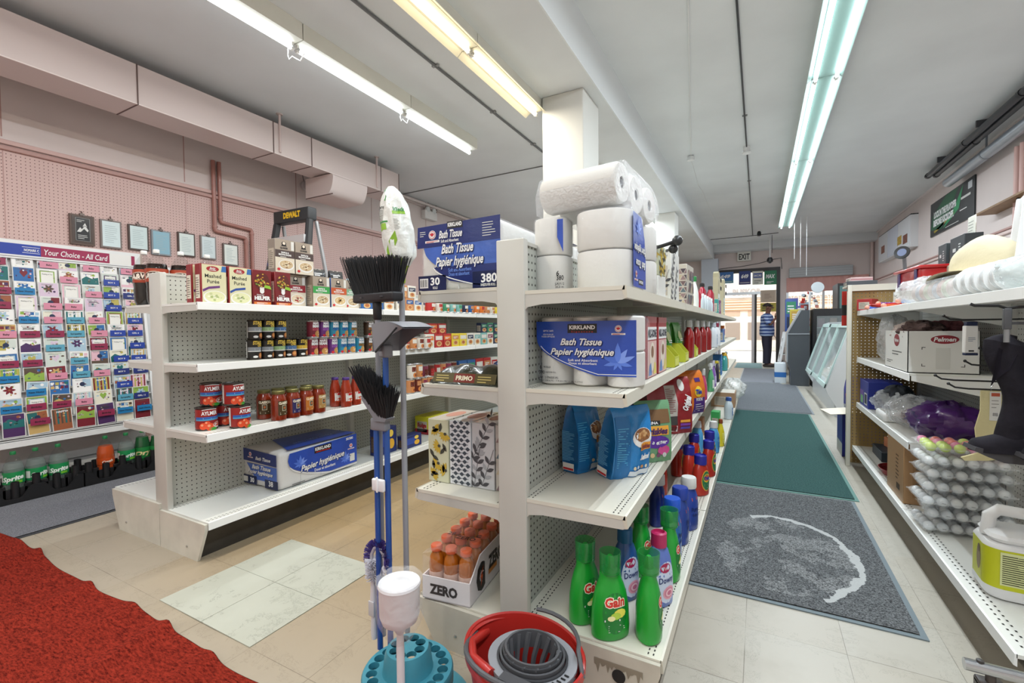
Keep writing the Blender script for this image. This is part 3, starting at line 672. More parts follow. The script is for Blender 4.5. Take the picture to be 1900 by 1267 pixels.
def carton(name, cat, w, d, h, col, art=None, side='#bfb6a8', r=.45):
    """folded card box with printed faces"""
    mb = MB(); mb.rbox(-w/2, 0, 0, w/2, d, h, C(col, r), min(.0025, w*.03), 1)
    f = faces(w, d, h)
    rect(mb, f['r'], d*.15, h*.12, d*.85, h*.72, C(side, .5), 1); lines(mb, f['r'], d*.2, d*.8, h*.16, h*.68, 9, C('#6f675d', .5), 2, .4)
    rect(mb, f['l'], d*.15, h*.12, d*.85, h*.72, C(side, .5), 1); lines(mb, f['l'], d*.2, d*.8, h*.16, h*.68, 9, C('#6f675d', .5), 2, .4)
    rect(mb, f['t'], w*.03, d*.48, w*.97, d*.52, C('#00000a', .6), 1) if False else None
    if art: art(mb, f, w, h)
    o = mb.build(name); o['category'] = cat; return o
def bowl(mb, fr, cx, cy, r, food, dish=wt, k=2, seed=1, n=14):
    """a printed bowl of food"""
    ell(mb, fr, cx, cy, r, r*.62, dish, k, 20); ell(mb, fr, cx, cy+r*.06, r*.88, r*.5, C(food[0], .5), k+1, 20)
    rnd = random.Random(seed)
    for i in range(n):
        t = rnd.uniform(0, 2*PI); q = rnd.uniform(0, .75); s = r*rnd.uniform(.07, .15)
        ell(mb, fr, cx+r*.8*q*math.cos(t), cy+r*.06+r*.45*q*math.sin(t), s, s*.7, C(food[rnd.randrange(1, len(food))], .5), k+2+i % 2, 6)

def can_proto(name, cat, r, h, base, art, rim='#c9cacb', lid=None):
    """tin with a paper label"""
    t = bpy.data.objects.new(name, None); COL.objects.link(t); t['category'] = cat
    mb = MB(); mb.lathe([(r*.96, 0), (r, .002), (r, .006), (r*.975, .008), (r*.975, h-.008), (r, h-.006), (r, h-.001), (r*.97, h), (r*.94, h-.003), (1e-4, h-.003)], C(lid or rim, .25, .8), 18); mb.build('tin', t)
    mb = MB(); mb.lathe([(r*.978, .009), (r*.98, .0095), (r*.98, h-.0095), (r*.978, h-.009)], C(base, .4), 18, cap=False); cy = Cy(r*.982, 0)
    art(mb, cy, r, h); mb.build('label', t); return t
def jar_proto(name, cat, prof, body, lidcol, lidr, lidz, art=None, gl=.22):
    t = bpy.data.objects.new(name, None); COL.objects.link(t); t['category'] = cat
    mb = MB(); mb.lathe(prof, body, 20); mb.build('jar_body', t)
    mb = MB(); mb.lathe([(lidr, lidz[0]), (lidr*1.03, lidz[0]+.002), (lidr*1.03, lidz[1]-.003), (lidr*.95, lidz[1]), (1e-4, lidz[1])], lidcol, 22); mb.build('lid', t)
    if art:
        mb = MB(); art(mb); mb.build('label', t)
    return t
SODA = [(.03, 0), (.045, .004), (.052, .03), (.054, .09), (.052, .10), (.0545, .12), (.0545, .175), (.053, .20), (.046, .232), (.034, .262), (.019, .285), (.0145, .293), (.0145, .300)]
def soda_proto(name, drink, labcol, capcol, logo, logocol, fill=.235, lz=(.105, .178), extra=None):
    """two-litre soft-drink bottle"""
    t = bpy.data.objects.new(name, None); COL.objects.link(t); t['category'] = 'bottle'
    mb = MB(); mb.lathe(SODA, clear('#4a5450', .12, .04), 22); mb.build('bottle_body', t)
    if drink:
        pr = [(r*.97, z) for r, z in SODA if z < fill]; rl = pr[-1][0]*.93
        mb = MB(); mb.lathe(pr+[(rl, fill), (1e-4, fill)], drink, 20, (0, 0, .001)); mb.build('drink', t)
    mb = MB(); mb.lathe([(.0551, lz[0]), (.0553, lz[0]+.002), (.0553, lz[1]-.002), (.0551, lz[1])], C(labcol, .35), 24, cap=False); cy = Cy(.0555, lz[0])
    hh = lz[1]-lz[0]
    for s in (0, 2*PI*.0555/2): 
        cy.a0 = s/.0555; text(mb, cy, logo, .002, hh*.5, hh*.36, C(logocol, .35), 3, hh*1.35, .04, .25, .12)
        if extra: extra(mb, cy, hh)
    mb.build('label', t)
    mb = MB(); mb.lathe([(.0155, .296), (.0158, .298), (.0158, .314), (.014, .317), (1e-4, .317)], C(capcol, .4), 18); mb.build('cap', t); return t
def oval_bottle(name, prof, col, sx, sy, capprof, capcol, art=None, inner=None, handle=None, cat='bottle', r=.35, o=(0, 0)):
    """plastic household bottle: oval body, cap and printed label on the wide face"""
    t = bpy.data.objects.new(name, None); COL.objects.link(t); t['category'] = cat
    mb = MB(); mb.lathe(prof, col if not isinstance(col, str) else C(col, r, coat=.2), 24, (0, 0, 0), sx, sy); mb.build('bottle_body', t)
    if inner:
        mb = MB(); mb.lathe(inner[0], C(inner[1], .4), 14, (o[0], o[1], 0)); mb.build('pour_spout', t)
    mb = MB(); mb.lathe(capprof, capcol if not isinstance(capcol, str) else C(capcol, .35), 22, (o[0], o[1], 0)); mb.build('cap', t)
    if art:
        mb = MB()
        def rr(b): # body radius at height b
            for (r0, z0), (r1, z1) in zip(prof, prof[1:]):
                if z0 <= b <= z1: return r0+(r1-r0)*((b-z0)/((z1-z0) or 1))
            return prof[-1][0]
        art(mb, Cy(rr, 0, sx, sy)); mb.build('label', t)
    if handle:
        mb = MB(); mb.tube(handle[0], handle[1], col if not isinstance(col, str) else C(col, r, coat=.2), 10); mb.build('handle', t)
    return t
def pouch(name, w, d, h, col, art=None, sealed=True, tilt=0, cat='bag', matl=None, sidecol=None, lump=.012, seed=3, side_print=False):
    """soft standing bag: bulging front and back, gusset sides, crimped top"""
    m = matl or C(col, .3, coat=.3, bump=.35, bs=26)
    rnd = random.Random(seed); ph = [rnd.uniform(0, 6) for _ in range(6)]
    def half(a, b):                                  # half thickness at a in -w/2..w/2, b in 0..h
        u = max(-1, min(1, 2*a/w)); v = max(0, min(1, b/h))
        top = max(0, min(1, (1-v)/.45))**.6; bot = min(1, .82+v*1.5)
        return d/2*top*bot*(1-.28*u*u*(1-.3*v))+.0015+lump*math.sin(9*u+ph[0]+5*v)*math.sin(7*v+ph[1])*top*.5*(1-u*u)
    def wd(v): return 1-.06*(1-abs(2*v-1))*.5+.02*(v > .9)
    o = bpy.data.objects.new(name, None); COL.objects.link(o); o['category'] = cat
    mb = MB()
    mb.grid(lambda u, v: ((u-.5)*w*wd(v), -half((u-.5)*w, v*h), v*h), 12, 16, m)
    mb.grid(lambda u, v: ((.5-u)*w*wd(v), half((.5-u)*w, v*h), v*h), 12, 16, m)
    sm = C(sidecol, .3, coat=.3, bump=.35, bs=26) if sidecol else m
    mb.grid(lambda u, v: (w/2*wd(v)-.012*math.sin(PI*u)*(v > .1), (2*u-1)*half(w/2, v*h), v*h), 4, 16, sm)
    mb.grid(lambda u, v: (-w/2*wd(v)+.012*math.sin(PI*u)*(v > .1), (1-2*u)*half(-w/2, v*h), v*h), 4, 16, sm)
    mb.grid(lambda u, v: ((u-.5)*w*wd(0), (2*v-1)*half((u-.5)*w, 0), 0), 12, 3, m)
    mb.build('bag_body', o)
    if art:
        mb = MB(); art(mb, Su(lambda a, b: half(a, b)+.0012)); mb.build('print', o)
    if side_print:
        mb = MB(); fr = Fr((-w/2-.0135, d/2, 0), (0, -1, 0), (0, 0, 1)); lines(mb, fr, d*.22, d*.8, .05, h*.62, 20, C('#6fb4dc', .4), 1, .35); rect(mb, fr, d*.25, .012, d*.75, .04, C('#e6e2dc', .4), 1); rect(mb, fr, d*.27, .014, d*.73, .022, redc, 2); mb.build('side_print', o)
    if tilt:
        for c in o.children: c.rotation_euler = (tilt, 0, 0)
    return o
SCRIPT = dict(bold=.025, shear=.35)
def script(mb, fr, s, a, b, h, k=4, w=None, dark=True, rot=0, col=wt):
    if dark: text(mb, fr, s, a+h*.04, b-h*.05, h*1.03, C('#0c1c55', .4), k, w and w*1.02, .06, .35, rot)
    text(mb, fr, s, a, b, h, col, k+1, w, .025, .35, rot)
def leafbadge(mb, fr, a, b, r, k=3):
    ell(mb, fr, a, b, r, r, wt, k, 18); ell(mb, fr, a, b, r*.86, r*.86, redc, k+1, 18); ell(mb, fr, a, b, r*.74, r*.74, wt, k+2, 18)
    L = [(0, -.6), (.06, -.25), (.4, -.32), (.34, -.16), (.62, .1), (.5, .14), (.56, .36), (.34, .3), (.28, .4), (.12, .2), (.18, .52), (.08, .46), (0, .66)]
    ppoly(mb, fr, [(a+x*r, b+y*r) for x, y in L]+[(a-x*r, b+y*r) for x, y in reversed(L[1:-1])], redc, k+3)
    rect(mb, fr, a-r*2, b-r*1.75, a+r*2, b-r*1.25, wt, k)
    lines(mb, fr, a-r*1.7, a+r*1.8, b-r*1.68, b-r*1.3, 2, redc, k+1, .5)
def lotus(mb, fr, a, b, s, k=3, m=lblu):
    for pk, (ang, l, wd) in enumerate(((90, 1.15, .34), (55, .95, .3), (125, .95, .3), (22, 1.05, .26), (158, 1.05, .26), (-12, .85, .22), (192, .85, .22), (-60, .5, .16), (240, .5, .16))):
        t = R(ang); c, q = math.cos(t), math.sin(t); P = []
        for i in range(9): f = i/8; P.append((f*l, wd*math.sin(PI*f**.8)*.55))
        P = P+[(x, -y) for x, y in reversed(P[1:-1])]
        ppoly(mb, fr, [(a+s*(x*c-y*q), b+s*(x*q+y*c)) for x, y in P], C(['#5b7fdc', '#7d9bea', '#4a6fd0'][abs(ang) % 3], .4), k+(8-pk)*.2)
def bath_art(mb, fr, x0, z0, w, h, small=True, nv=1):
    """the blue printed wrapper of a bath tissue pack inside x0..x0+w, z0..z0+h"""
    P = [(x0, z0+h)]+[(x0+w*(.003+.62*(i/14)**1.6), z0+h*(.70-.66*(i/14)**.75)) for i in range(15)]+[(x0+w, z0+h*.045), (x0+w, z0+h)]
    ppoly(mb, fr, P, blu, 1)
    stroke(mb, fr, [(x0+w*(.02+.62*(i/14)**1.6), z0+h*(.70-.63*(i/14)**.75)) for i in range(2, 15)]+[(x0+w, z0+h*.08)], h*.012, wt, 2)
    X = lambda q: x0+w*q; Z = lambda q: z0+h*q
    rect(mb, fr, X(.335), Z(.79), X(.63), Z(.95), blk, 2); text(mb, fr, 'KIRKLAND', X(.483), Z(.89), h*.066, wt, 3, w*.26, .04); text(mb, fr, 'S i g n a t u r e', X(.483), Z(.815), h*.03, redc, 3, w*.22, .01)
    if small:
        text(mb, fr, 'SEPTIC SAFE', X(.13), Z(.83), h*.03, wt, 3, w*.11, .01); text(mb, fr, 'SÛR POUR LES', X(.13), Z(.765), h*.026, wt, 3, w*.11, .01); text(mb, fr, 'FOSSES SEPTIQUES', X(.13), Z(.725), h*.026, wt, 3, w*.14, .01)
    leafbadge(mb, fr, X(.835), Z(.86), h*.06)
    lotus(mb, fr, X(.83), Z(.28), h*.3)
    script(mb, fr, 'Bath Tissue', X(.47), Z(.635), h*.115, 7, w*.42); script(mb, fr, 'Papier hygiénique', X(.475), Z(.46), h*.115, 7, w*.64)
    text(mb, fr, 'Soft and Absorbent', X(.49), Z(.31), h*.042, wt, 7, w*.30, .015); text(mb, fr, 'Doux et absorbant', X(.49), Z(.255), h*.042, wt, 7, w*.28, .015)
def roll_block(t, nx, nz, w, d, h, mat=paper):
    """paper rolls standing side by side and stacked inside a wrapper"""
    r = w/nx/2; hz = h/nz
    for i in range(nx):
        for k in range(nz):
            mb = MB(); mb.lathe([(r*.35, k*hz+.001), (r*.9, k*hz+.001), (r*.995, k*hz+.006), (r*.995, (k+1)*hz-.006), (r*.9, (k+1)*hz-.001), (r*.35, (k+1)*hz-.001)], mat, 18, (-w/2+r+2*r*i, d/2, 0), 1, d/2/r*.99); mb.build('paper_roll', t)

def tissue_pack_six():
    w, d, h = .365, .19, .238
    t = bpy.data.objects.new('bath_tissue_pack', None); COL.objects.link(t); t['category'] = 'toilet paper'
    roll_block(t, 3, 2, w-.006, d-.006, h-.004)
    sc_ = lambda a: .016*(1-abs(math.sin(PI*3*(a/w+.5)))**.7)    # the film sinks between rolls
    mb = MB(); mb.rbox(-w/2, .004, 0, w/2, d, h, film, .03, 4)
    mb.build('wrapper', t)
    mb = MB(); fr = Fr((-w/2, .001, 0), (1, 0, 0), (0, 0, 1)); bath_art(mb, fr, .012, .03, w-.02, h-.05)
    for i, (s, hh, ww) in enumerate((('6', .014, .008), ('ROLLS', .006, .025))): text(mb, fr, s, .028+.02*i*1.2, .062, hh, ink, 3, ww, .02)
    text(mb, fr, '380', .032, .044, .011, ink, 3, .02, .02); text(mb, fr, 'SHEETS PER ROLL', .065, .044, .005, ink, 3, .04, .01)
    text(mb, fr, '2-PLY / 2 ÉPAISSEURS', .055, .026, .007, ink, 3, .075, .01); text(mb, fr, '19.4 m² (208 sq. ft.) – 11.4 cm x 10.2 cm (4.5 in. x 4 in.)', .1, .016, .005, ink, 3, .16, .008)
    mb.build('printed_wrap', t); return t
# ================================================================ near end of the middle run
t = tissue_pack_six(); t.name = 'bath_tissue_pack'; t.location = (-.512, 1.45, .962); tag(t, 'blue bath tissue pack facing front on the second shelf of the middle run', 'toilet paper')

# two upright packs and one lying across them on the top shelf
def upright_pack(label, x, y, w, d, h, front, printx=None):
    t = thing('bath_tissue_pack', label, 'toilet paper', (x, y, 1.28))
    for k in range(2):
        mb = MB(); hz = h/2; q = w/2
        mb.rr(w, d, min(q, d/2)*.8, k*hz+.001, (k+1)*hz-.001, paper, .008, (0, d/2)); mb.build('paper_roll', t)
    mb = MB(); mb.rr(w+.006, d+.004, min(w, d)*.38, 0, h+.003, film, .01, (0, d/2)); mb.build('wrapper', t)
    mb = MB(); front(mb, w, d, h); mb.build('printed_wrap', t); return t
def f1(mb, w, d, h):
    fr = Fr((-w/2, -.001, 0), (1, 0, 0), (0, 0, 1))
    ppoly(mb, fr, [(w*.82, h*.95), (w*.995, h*.95), (w*.995, h*.52), (w*.82, h*.72)], blu, 1)
    text(mb, fr, '6', w*.83, h*.25, .016, ink, 2); text(mb, fr, '380', w*.9, h*.19, .016, ink, 2, .026); text(mb, fr, '2-PLY / 2', w*.88, h*.11, .008, ink, 2, .034); text(mb, fr, '35.5 m', w*.88, h*.07, .006, ink, 2, .03)
upright_pack('white bath tissue pack nearest the post on the top shelf of the middle run', -.65, 1.47, .125, .13, .262, f1)
def f2(mb, w, d, h):
    fr = Fr((w/2+.0035, .0, 0), (0, 1, 0), (0, 0, 1))
    P = [(d*.18, h*.04), (d*.86, h*.04), (d*.86, h*.4), (d*.8, h*.7), (d*.62, h*.96), (d*.18, h*.96)]
    ppoly(mb, fr, P, blu, 1)
    # the print is upside down on this pack
    rect(mb, fr, d*.45, h*.08, d*.7, h*.15, blk, 2); text(mb, fr, 'KIRKLAND', d*.575, h*.115, .009, wt, 3, d*.22, .04, 0, PI)
    leafbadge(mb, fr, d*.32, h*.2, .012); script(mb, fr, 'Bath Tissue', d*.55, h*.34, .024, 4, d*.5, True, PI); script(mb, fr, 'Papier hygiénique', d*.52, h*.52, .024, 4, d*.6, True, PI)
    lotus(mb, fr, d*.45, h*.76, .04)
t = upright_pack('white bath tissue pack with blue printed aisle side, middle of the near top three', -.455, 1.44, .19, .27, .262, f2)
upright_pack('plain white paper pack standing rearmost of three at the near top shelf', -.405, 1.725, .12, .13, .25, lambda mb, w, d, h: lines(mb, Fr((-w/2, -.001, 0), (1, 0, 0), (0, 0, 1)), w*.6, w*.9, h*.1, h*.16, 3, wt2))
t = thing('paper_roll_pack', 'shrink-wrapped pack of three big paper rolls lying on top of the upright packs', 'toilet paper', (-.55, 1.50, 1.552), R(-8))
for i in range(3):
    r = .068; mb = MB(); pr = [(.02, -.001), (r*.92, 0), (r, .012), (r, .268), (r*.92, .28), (.02, .281), (.02, -.001)]
    mb.lathe(pr, paper, 22); mb.lathe([(.0185, .003), (.0195, .276)], C('#4a4a4c', .8), 14)
    mb.move(T(-.13, .03+.128*i, r+.012-.012*i) @ Matrix.Rotation(R(90), 4, 'Y')); mb.build('paper_roll', t)
mb = MB(); wf = clear('#f4f6fa', .22, .12, .9, 60)
hull = [(-.04, .0), (-.045, .065), (-.02, .125), (.03, .152), (.09, .14), (.15, .136), (.22, .128), (.29, .118), (.345, .085), (.36, .04), (.34, .0), (.15, -.002)]
n = len(hull); mb.grid(lambda u, v: (-.137+.296*u, hull[int(round(v*n)) % n][0], hull[int(round(v*n)) % n][1]), 6, n, wf)
mb.add([(.161, a, b) for a, b in hull]+[(-.139, a, b) for a, b in hull], [list(range(n)), list(reversed(range(n, 2*n)))], wf); mb.build('wrapper', t)

# thirty-roll bag on the aisle side of the top shelf
def big_bag(name, label, w, d, h, loc, rz, art):
    t = thing(name, label, 'toilet paper', loc, rz)
    mb = MB(); mb.rbox(-w/2+.004, .006, .002, w/2-.004, d-.004, h-.006, paper, .03, 4)
    for i in range(1, 4): mb.tube([(-w/2+w*i/4, .006, .01), (-w/2+w*i/4, .006, h-.02)], .003, C('#cfcfcc', .8), 6)
    mb.build('rolls', t)
    mb = MB(); mb.rbox(-w/2, 0, 0, w/2, d, h, clear('#f4f6ff', .13, .12, .8, 24), .035, 4); mb.build('wrapper', t)
    mb = MB(); art(mb, w, d, h); mb.build('printed_wrap', t); return t
def art30(mb, w, d, h):
    fr = Fr((-w/2, -.001, 0), (1, 0, 0), (0, 0, 1)); X = lambda q: w*q; Z = lambda q: h*q
    ppoly(mb, fr, [(X(.0), Z(.97)), (X(1.), Z(1.0)), (X(1.), Z(.68)), (X(-.01), Z(.66))], nvy, 2)
    P = [(X(.08), Z(.66))]+[(X(.08+.8*(i/12)**1.5), Z(.64-.6*(i/12)**.8)) for i in range(13)]+[(X(1), Z(.05)), (X(1), Z(.68))]
    ppoly(mb, fr, P, C('#3f62b8', .35, var=.15, vs=9, coat=.4, bump=.15, bs=40), 1)
    ppoly(mb, fr, [(X(.2), Z(.36)), (X(1.), Z(.36)), (X(1.), Z(.07)), (X(.75), Z(.07)), (X(.4), Z(.16))], nvy, 2)
    stroke(mb, fr, [(X(.2+.5*(i/8)**1.4), Z(.36-.27*(i/8)**.8)) for i in range(9)]+[(X(.98), Z(.05))], .004, wt, 3)
    rect(mb, fr, X(.38), Z(.9), X(.57), Z(1.), blk, 3); text(mb, fr, 'KIRKLAND', X(.475), Z(.955), .014, wt, 4, X(.17), .04)
    leafbadge(mb, fr, X(.19), Z(.84), .017); script(mb, fr, 'Bath Tissue', X(.42), Z(.83), .028, 4, X(.29)); text(mb, fr, 'Soft and Absorbent', X(.41), Z(.735), .011, wt, 4, X(.22))
    lines(mb, fr, X(.8), X(.96), Z(.74), Z(.95), 6, wt2, 4, .25); lines(mb, fr, X(.03), X(.11), Z(.83), Z(.92), 3, wt2, 4, .3)
    script(mb, fr, 'Bath Tissue', X(.5), Z(.62), .034, 4, X(.39)); script(mb, fr, 'Papier hygiénique', X(.52), Z(.44), .034, 4, X(.58))
    text(mb, fr, 'Soft and Absorbent', X(.53), Z(.31), .013, lblu, 4, X(.28)); text(mb, fr, 'Doux et absorbant', X(.52), Z(.25), .013, lblu, 4, X(.25))
    rect(mb, fr, X(.0), Z(.02), X(.36), Z(.25), C('#111c48', .35), 3); barcode(mb, fr, X(.02), Z(.07), X(.11), Z(.14), 4); text(mb, fr, '30', X(.22), Z(.165), .028, wt, 4, X(.12), .03); text(mb, fr, 'ROLLS', X(.22), Z(.07), .009, wt, 4, X(.06))
    rect(mb, fr, X(.68), Z(.02), X(1.), Z(.26), C('#111c48', .35), 3); text(mb, fr, '380', X(.87), Z(.165), .03, wt, 4, X(.18), .03); text(mb, fr, 'SHEETS PER ROLL', X(.86), Z(.07), .009, wt, 4, X(.17))
big_bag('bath_tissue_bag', 'big thirty-roll bath tissue bag facing front on the left top shelf of the middle run', .37, .34, .262, (-.99, 1.42, 1.298), 0, art30)
def artb(mb, w, d, h):
    fr = Fr((-w/2, -.001, 0), (1, 0, 0), (0, 0, 1)); ppoly(mb, fr, [(.0, h*.95), (w, h*.95), (w, h*.4), (.0, h*.55)], nvy, 1)
    ft = Fr((-w/2, .0, h+.001), (1, 0, 0), (0, 1, 0)); ppoly(mb, ft, [(.01, .02), (w*.5, .09), (w-.01, .03), (w-.01, d-.02), (.02, d-.02)], nvy, 1)
big_bag('bath_tissue_bag', 'bath tissue bag with navy top half hidden behind the thirty-roll bag', .40, .34, .25, (-.955, 1.80, 1.298), 0, artb)
# pasta bags on the second shelf, left side
def primo(mb, su):
    rect(mb, su, -.155, .012, .155, .052, C('#4d4423', .4), 1, 14, 2); rect(mb, su, -.03, .016, .055, .05, C('#7c2a1c', .4), 2, 8, 2); text(mb, su, 'PRIMO', .012, .033, .02, C('#f0e6c8', .4), 4, .07, .04)
    for k in (-.1, .1): lines(mb, su, k-.035, k+.03, .02, .042, 3, C('#b9a765', .4), 3, .4)
def lying_bag(name, label, w, d, h, loc, rz, col, art, sg):
    t = thing(name, label, 'food packet', loc, rz); m = C(col, .22, coat=.6, bump=.5, bs=34)
    mb = MB(); mb.grid(lambda u, v: ((u-.5)*w, d/2*(2*v-1)+d/2, h*(max(0, math.sin(PI*v))**.55)*(.35+.65*min(1, 8*u, 8*(1-u)))*(1+.08*math.sin(17*u+4*v))), 22, 12, m); mb.grid(lambda u, v: ((.5-u)*w, d*v, .001), 1, 1, m)
    mb.build('packet', t)
    if art:
        mb = MB(); fr = Fr((-w/2, .004, 0), (1, 0, 0), (0, .35, .94)); art(mb, fr, w); mb.build('print', t)
    return t
def part_(mb, fr, w):
    rect(mb, fr, w*.05, .004, w*.95, .04, C('#574c22', .4), 6); rect(mb, fr, w*.36, .006, w*.66, .038, C('#7c2a1c', .4), 7); text(mb, fr, 'PRIMO', w*.51, .022, .016, C('#f0e6c8', .4), 8, w*.24, .04)
    for k in (.1, .7): lines(mb, fr, w*k, w*(k+.2), .008, .036, 3, C('#c0ac66', .4), 8, .4)
lying_bag('pasta_packet', 'dark olive pasta packet lying front on the second shelf beside the post', .3, .2, .062, (-.935, 1.36, .959), 0, '#2c3023', part_, 1)
lying_bag('pasta_packet', 'blue and white pasta packet lying behind the olive one beside the post', .22, .2, .07, (-.885, 1.59, .959), 0, '#2c447f', None, 1)
# tissue boxes on the third shelf, left side
def leafp(mb, fr, a, b, l, ang, m, k, wd=.3):
    c, s = math.cos(ang), math.sin(ang); P = []
    for i in range(7): f = i/6; P.append((f*l, l*wd*math.sin(PI*f)*.6))
    P += [(x, -y) for x, y in reversed(P[1:-1])]
    ppoly(mb, fr, [(a+x*c-y*s, b+x*s+y*c) for x, y in P], m, k)
def pat_flower(mb, fr, w, h):
    g = C('#c1a43c', .5); dg = C('#3d4038', .5)
    for k, (a, b, an) in enumerate(((.3, .86, -40), (.55, .58, 200), (.5, .3, 220), (.85, .2, 160), (.85, .78, 250), (.2, .1, 30))):
        for q in range(-3, 4): leafp(mb, fr, a*w, b*h, .032, R(an+q*24), g, 2+q % 2, .28)
        ell(mb, fr, a*w, b*h, .007, .006, dg, 4, 10)
    for a, b, an in ((.65, .95, -100), (.55, .85, 200), (.1, .52, -60), (.2, .42, -30), (.6, .45, 50), (.75, .3, -90), (.3, .2, 100), (.5, .12, 170), (.9, .5, 120)): leafp(mb, fr, a*w, b*h, .036, R(an), dg, 3, .34)
def pat_lattice(mb, fr, w, h):
    d_ = C('#3f4953', .5)
    for i in range(4):
        for j in range(15):
            a = (i+.5*(j % 2))*w/3.5; b = (j+.7)*h/15
            if .01 < a < w-.01: ppoly(mb, fr, [(a-.0115, b), (a, b-.0085), (a+.0115, b), (a, b+.0085)], d_, 2)
            if j < 14 and .004 < a+w/7 < w-.004: ell(mb, fr, a+w/7, b, .002, .002, d_, 2, 6)
def pat_leaves(mb, fr, w, h):
    d_ = C('#4a4a4e', .5); l_ = C('#a4a6aa', .5)
    for x0, z0, an0 in ((.05, .45, 62), (.45, .05, 70), (.1, .02, 80)):
        for i in range(6):
            a = w*x0+math.cos(R(an0))*.03*i; b = h*z0+math.sin(R(an0))*.03*i
            for s in (-1, 1):
                if 0 < a < w-.02: leafp(mb, fr, a, b, .034, R(an0+s*48), d_ if (i+s) % 3 else l_, 2+i % 2, .36)
        stroke(mb, fr, [(w*x0+math.cos(R(an0))*.03*i, h*z0+math.sin(R(an0))*.03*i) for i in range(6)], .0018, d_, 4)
def pat_tri(mb, fr, w, h):
    cs = [C(c, .5) for c in ('#4a3f47', '#6b5556', '#8c7473', '#5b6a72', '#b7a98f', '#7b6468', '#51525c')]; n = 3; s = w/n; k = 0
    for j in range(int(h/(s*.9))):
        for i in range(n):
            for f in (0, 1):
                k += 1; a = (i+.5*(j % 2))*s+f*s/2
                if a+s > w+s*.55: continue
                z = j*s*.9; P = [(a+.1*s, z+.1*s), (a+.9*s, z+.1*s), (a+.5*s, z+.8*s)] if not f else [(a+.1*s, z+.82*s), (a+.9*s, z+.82*s), (a+.5*s, z+.12*s)]
                ppoly(mb, fr, [(min(w-.001, max(.001, x)), y) for x, y in P], cs[(k*5+j) % 7], 2)
TB = [('#c9ccb0', pat_flower), ('#d9dde2', pat_lattice), ('#c9cacd', pat_leaves), ('#bdb8b0', pat_tri)]
tb_names = ['olive sunflower tissue box leftmost on the third left shelf of the middle run', 'grey lattice patterned tissue box second from left on the third left shelf', 'grey leaf patterned tissue box third from left beside the post', 'triangle patterned tissue box tucked against the post on the third shelf']
for i, (c, p) in enumerate(TB):
    w_, d_, h_ = .098, .225, .245; mb = MB(); mb.rbox(-w_/2, 0, 0, w_/2, d_, h_, C(c, .4, coat=.4), .002, 1)
    fr = Fr((-w_/2, 0, 0), (1, 0, 0), (0, 0, 1)); p(mb, fr, w_, h_)
    ft = Fr((-w_/2, 0, h_), (1, 0, 0), (0, 1, 0)); rect(mb, ft, .004, .004, w_-.004, d_-.004, C('#ddd6cc', .3, coat=.5, bump=.2, bs=40), 1); ell(mb, ft, w_/2, d_*.55, .03, .06, C('#c98c78', .4), 2)
    fl = Fr((-w_/2, d_, 0), (0, -1, 0), (0, 0, 1)); p(mb, fl, d_, h_)
    single('tissue_box', mb, tb_names[i], 'tissue box', (-1.10+.1*i, 1.43+.004*i, .561), 0, 'tissue boxes on the third shelf')
# sports drink case on the base shelf
t = thing('drink_case', 'shrink-wrapped case of orange sports drinks in a white tray, beside the blue poles', 'drink case', (-.995, 1.325, .166), R(7))
W_, D_, HT = .195, .40, .085
mb = MB(); tr = C('#e6e3e6', .5)
mb.box(-W_/2, 0, 0, W_/2, D_, .004, tr); mb.box(-W_/2, 0, 0, W_/2, .004, HT, tr); mb.box(-W_/2, D_-.004, 0, W_/2, D_, HT, tr); mb.box(-W_/2, .004, 0, -W_/2+.004, D_-.004, HT, tr)
mb.prism([(.004, 0), (D_-.004, 0), (D_-.004, .15), (.09, .15), (.004, HT)], 'x', W_/2-.004, W_/2, tr)
fr = Fr((-W_/2, 0, 0), (1, 0, 0), (0, 0, 1)); text(mb, fr, 'ZERO', W_*.45, HT*.48, .034, C('#3a3536', .5), 2, .115, .05)
fr = Fr((W_/2, 0, 0), (0, 1, 0), (0, 0, 1)); text(mb, fr, 'G', .09, .068, .085, blk, 2, .075, .09); ppoly(mb, fr, [(.088, .03), (.108, .07), (.098, .07), (.114, .105), (.082, .064), (.094, .064)], C('#e8622c', .4), 4)
text(mb, fr, 'ZERO', .23, .085, .05, blk, 2, .14, .05); rect(mb, fr, .16, .04, .24, .06, C('#d68a3a', .4), 2); mb.build('tray', t)
def gator_parts(t):
    pr = [(.02, 0), (.031, .004), (.033, .03), (.031, .06), (.033, .09), (.034, .115), (.029, .14), (.019, .155), (.019, .16)]
    og = C('#b3641a', .12, coat=.7)
    pr = [(r*.86, z) for r, z in pr]
    for i in range(3):
        for j in range(5):
            x, y = -.062+.062*i, .045+.077*j; last = []
            mb = MB(); mb.lathe(pr, og, 14, (x, y, .005)); mb.lathe([(.0289, .03), (.0294, .032), (.0294, .085), (.0289, .087)], C('#d9b7a8', .4), 14, (x, y, .005)); lines(mb, Cy(.0296, .035, 1, 1, (x, y)), -.02, .02, .005, .045, 5, C('#8a5a48', .5), 1, .4); o = mb.build('bottle', t)
            mb = MB(); mb.lathe([(.0215, .160), (.022, .162), (.022, .178), (.02, .181), (1e-4, .181)], C('#e06a42', .4), 16, (x, y, .005)); mb.build('cap', o)
gator_parts(t)
mb = MB(); sw = clear('#fff4ee', .11, .08, .9, 30)
def shr(u, v):
    a = 2*u-1; z = .194-.03*abs(a)**3-.012*(.5+.5*math.cos(v*31))*abs(math.sin(u*9.4)); return (a*W_/2*1.0, .004+v*(D_-.012), z)
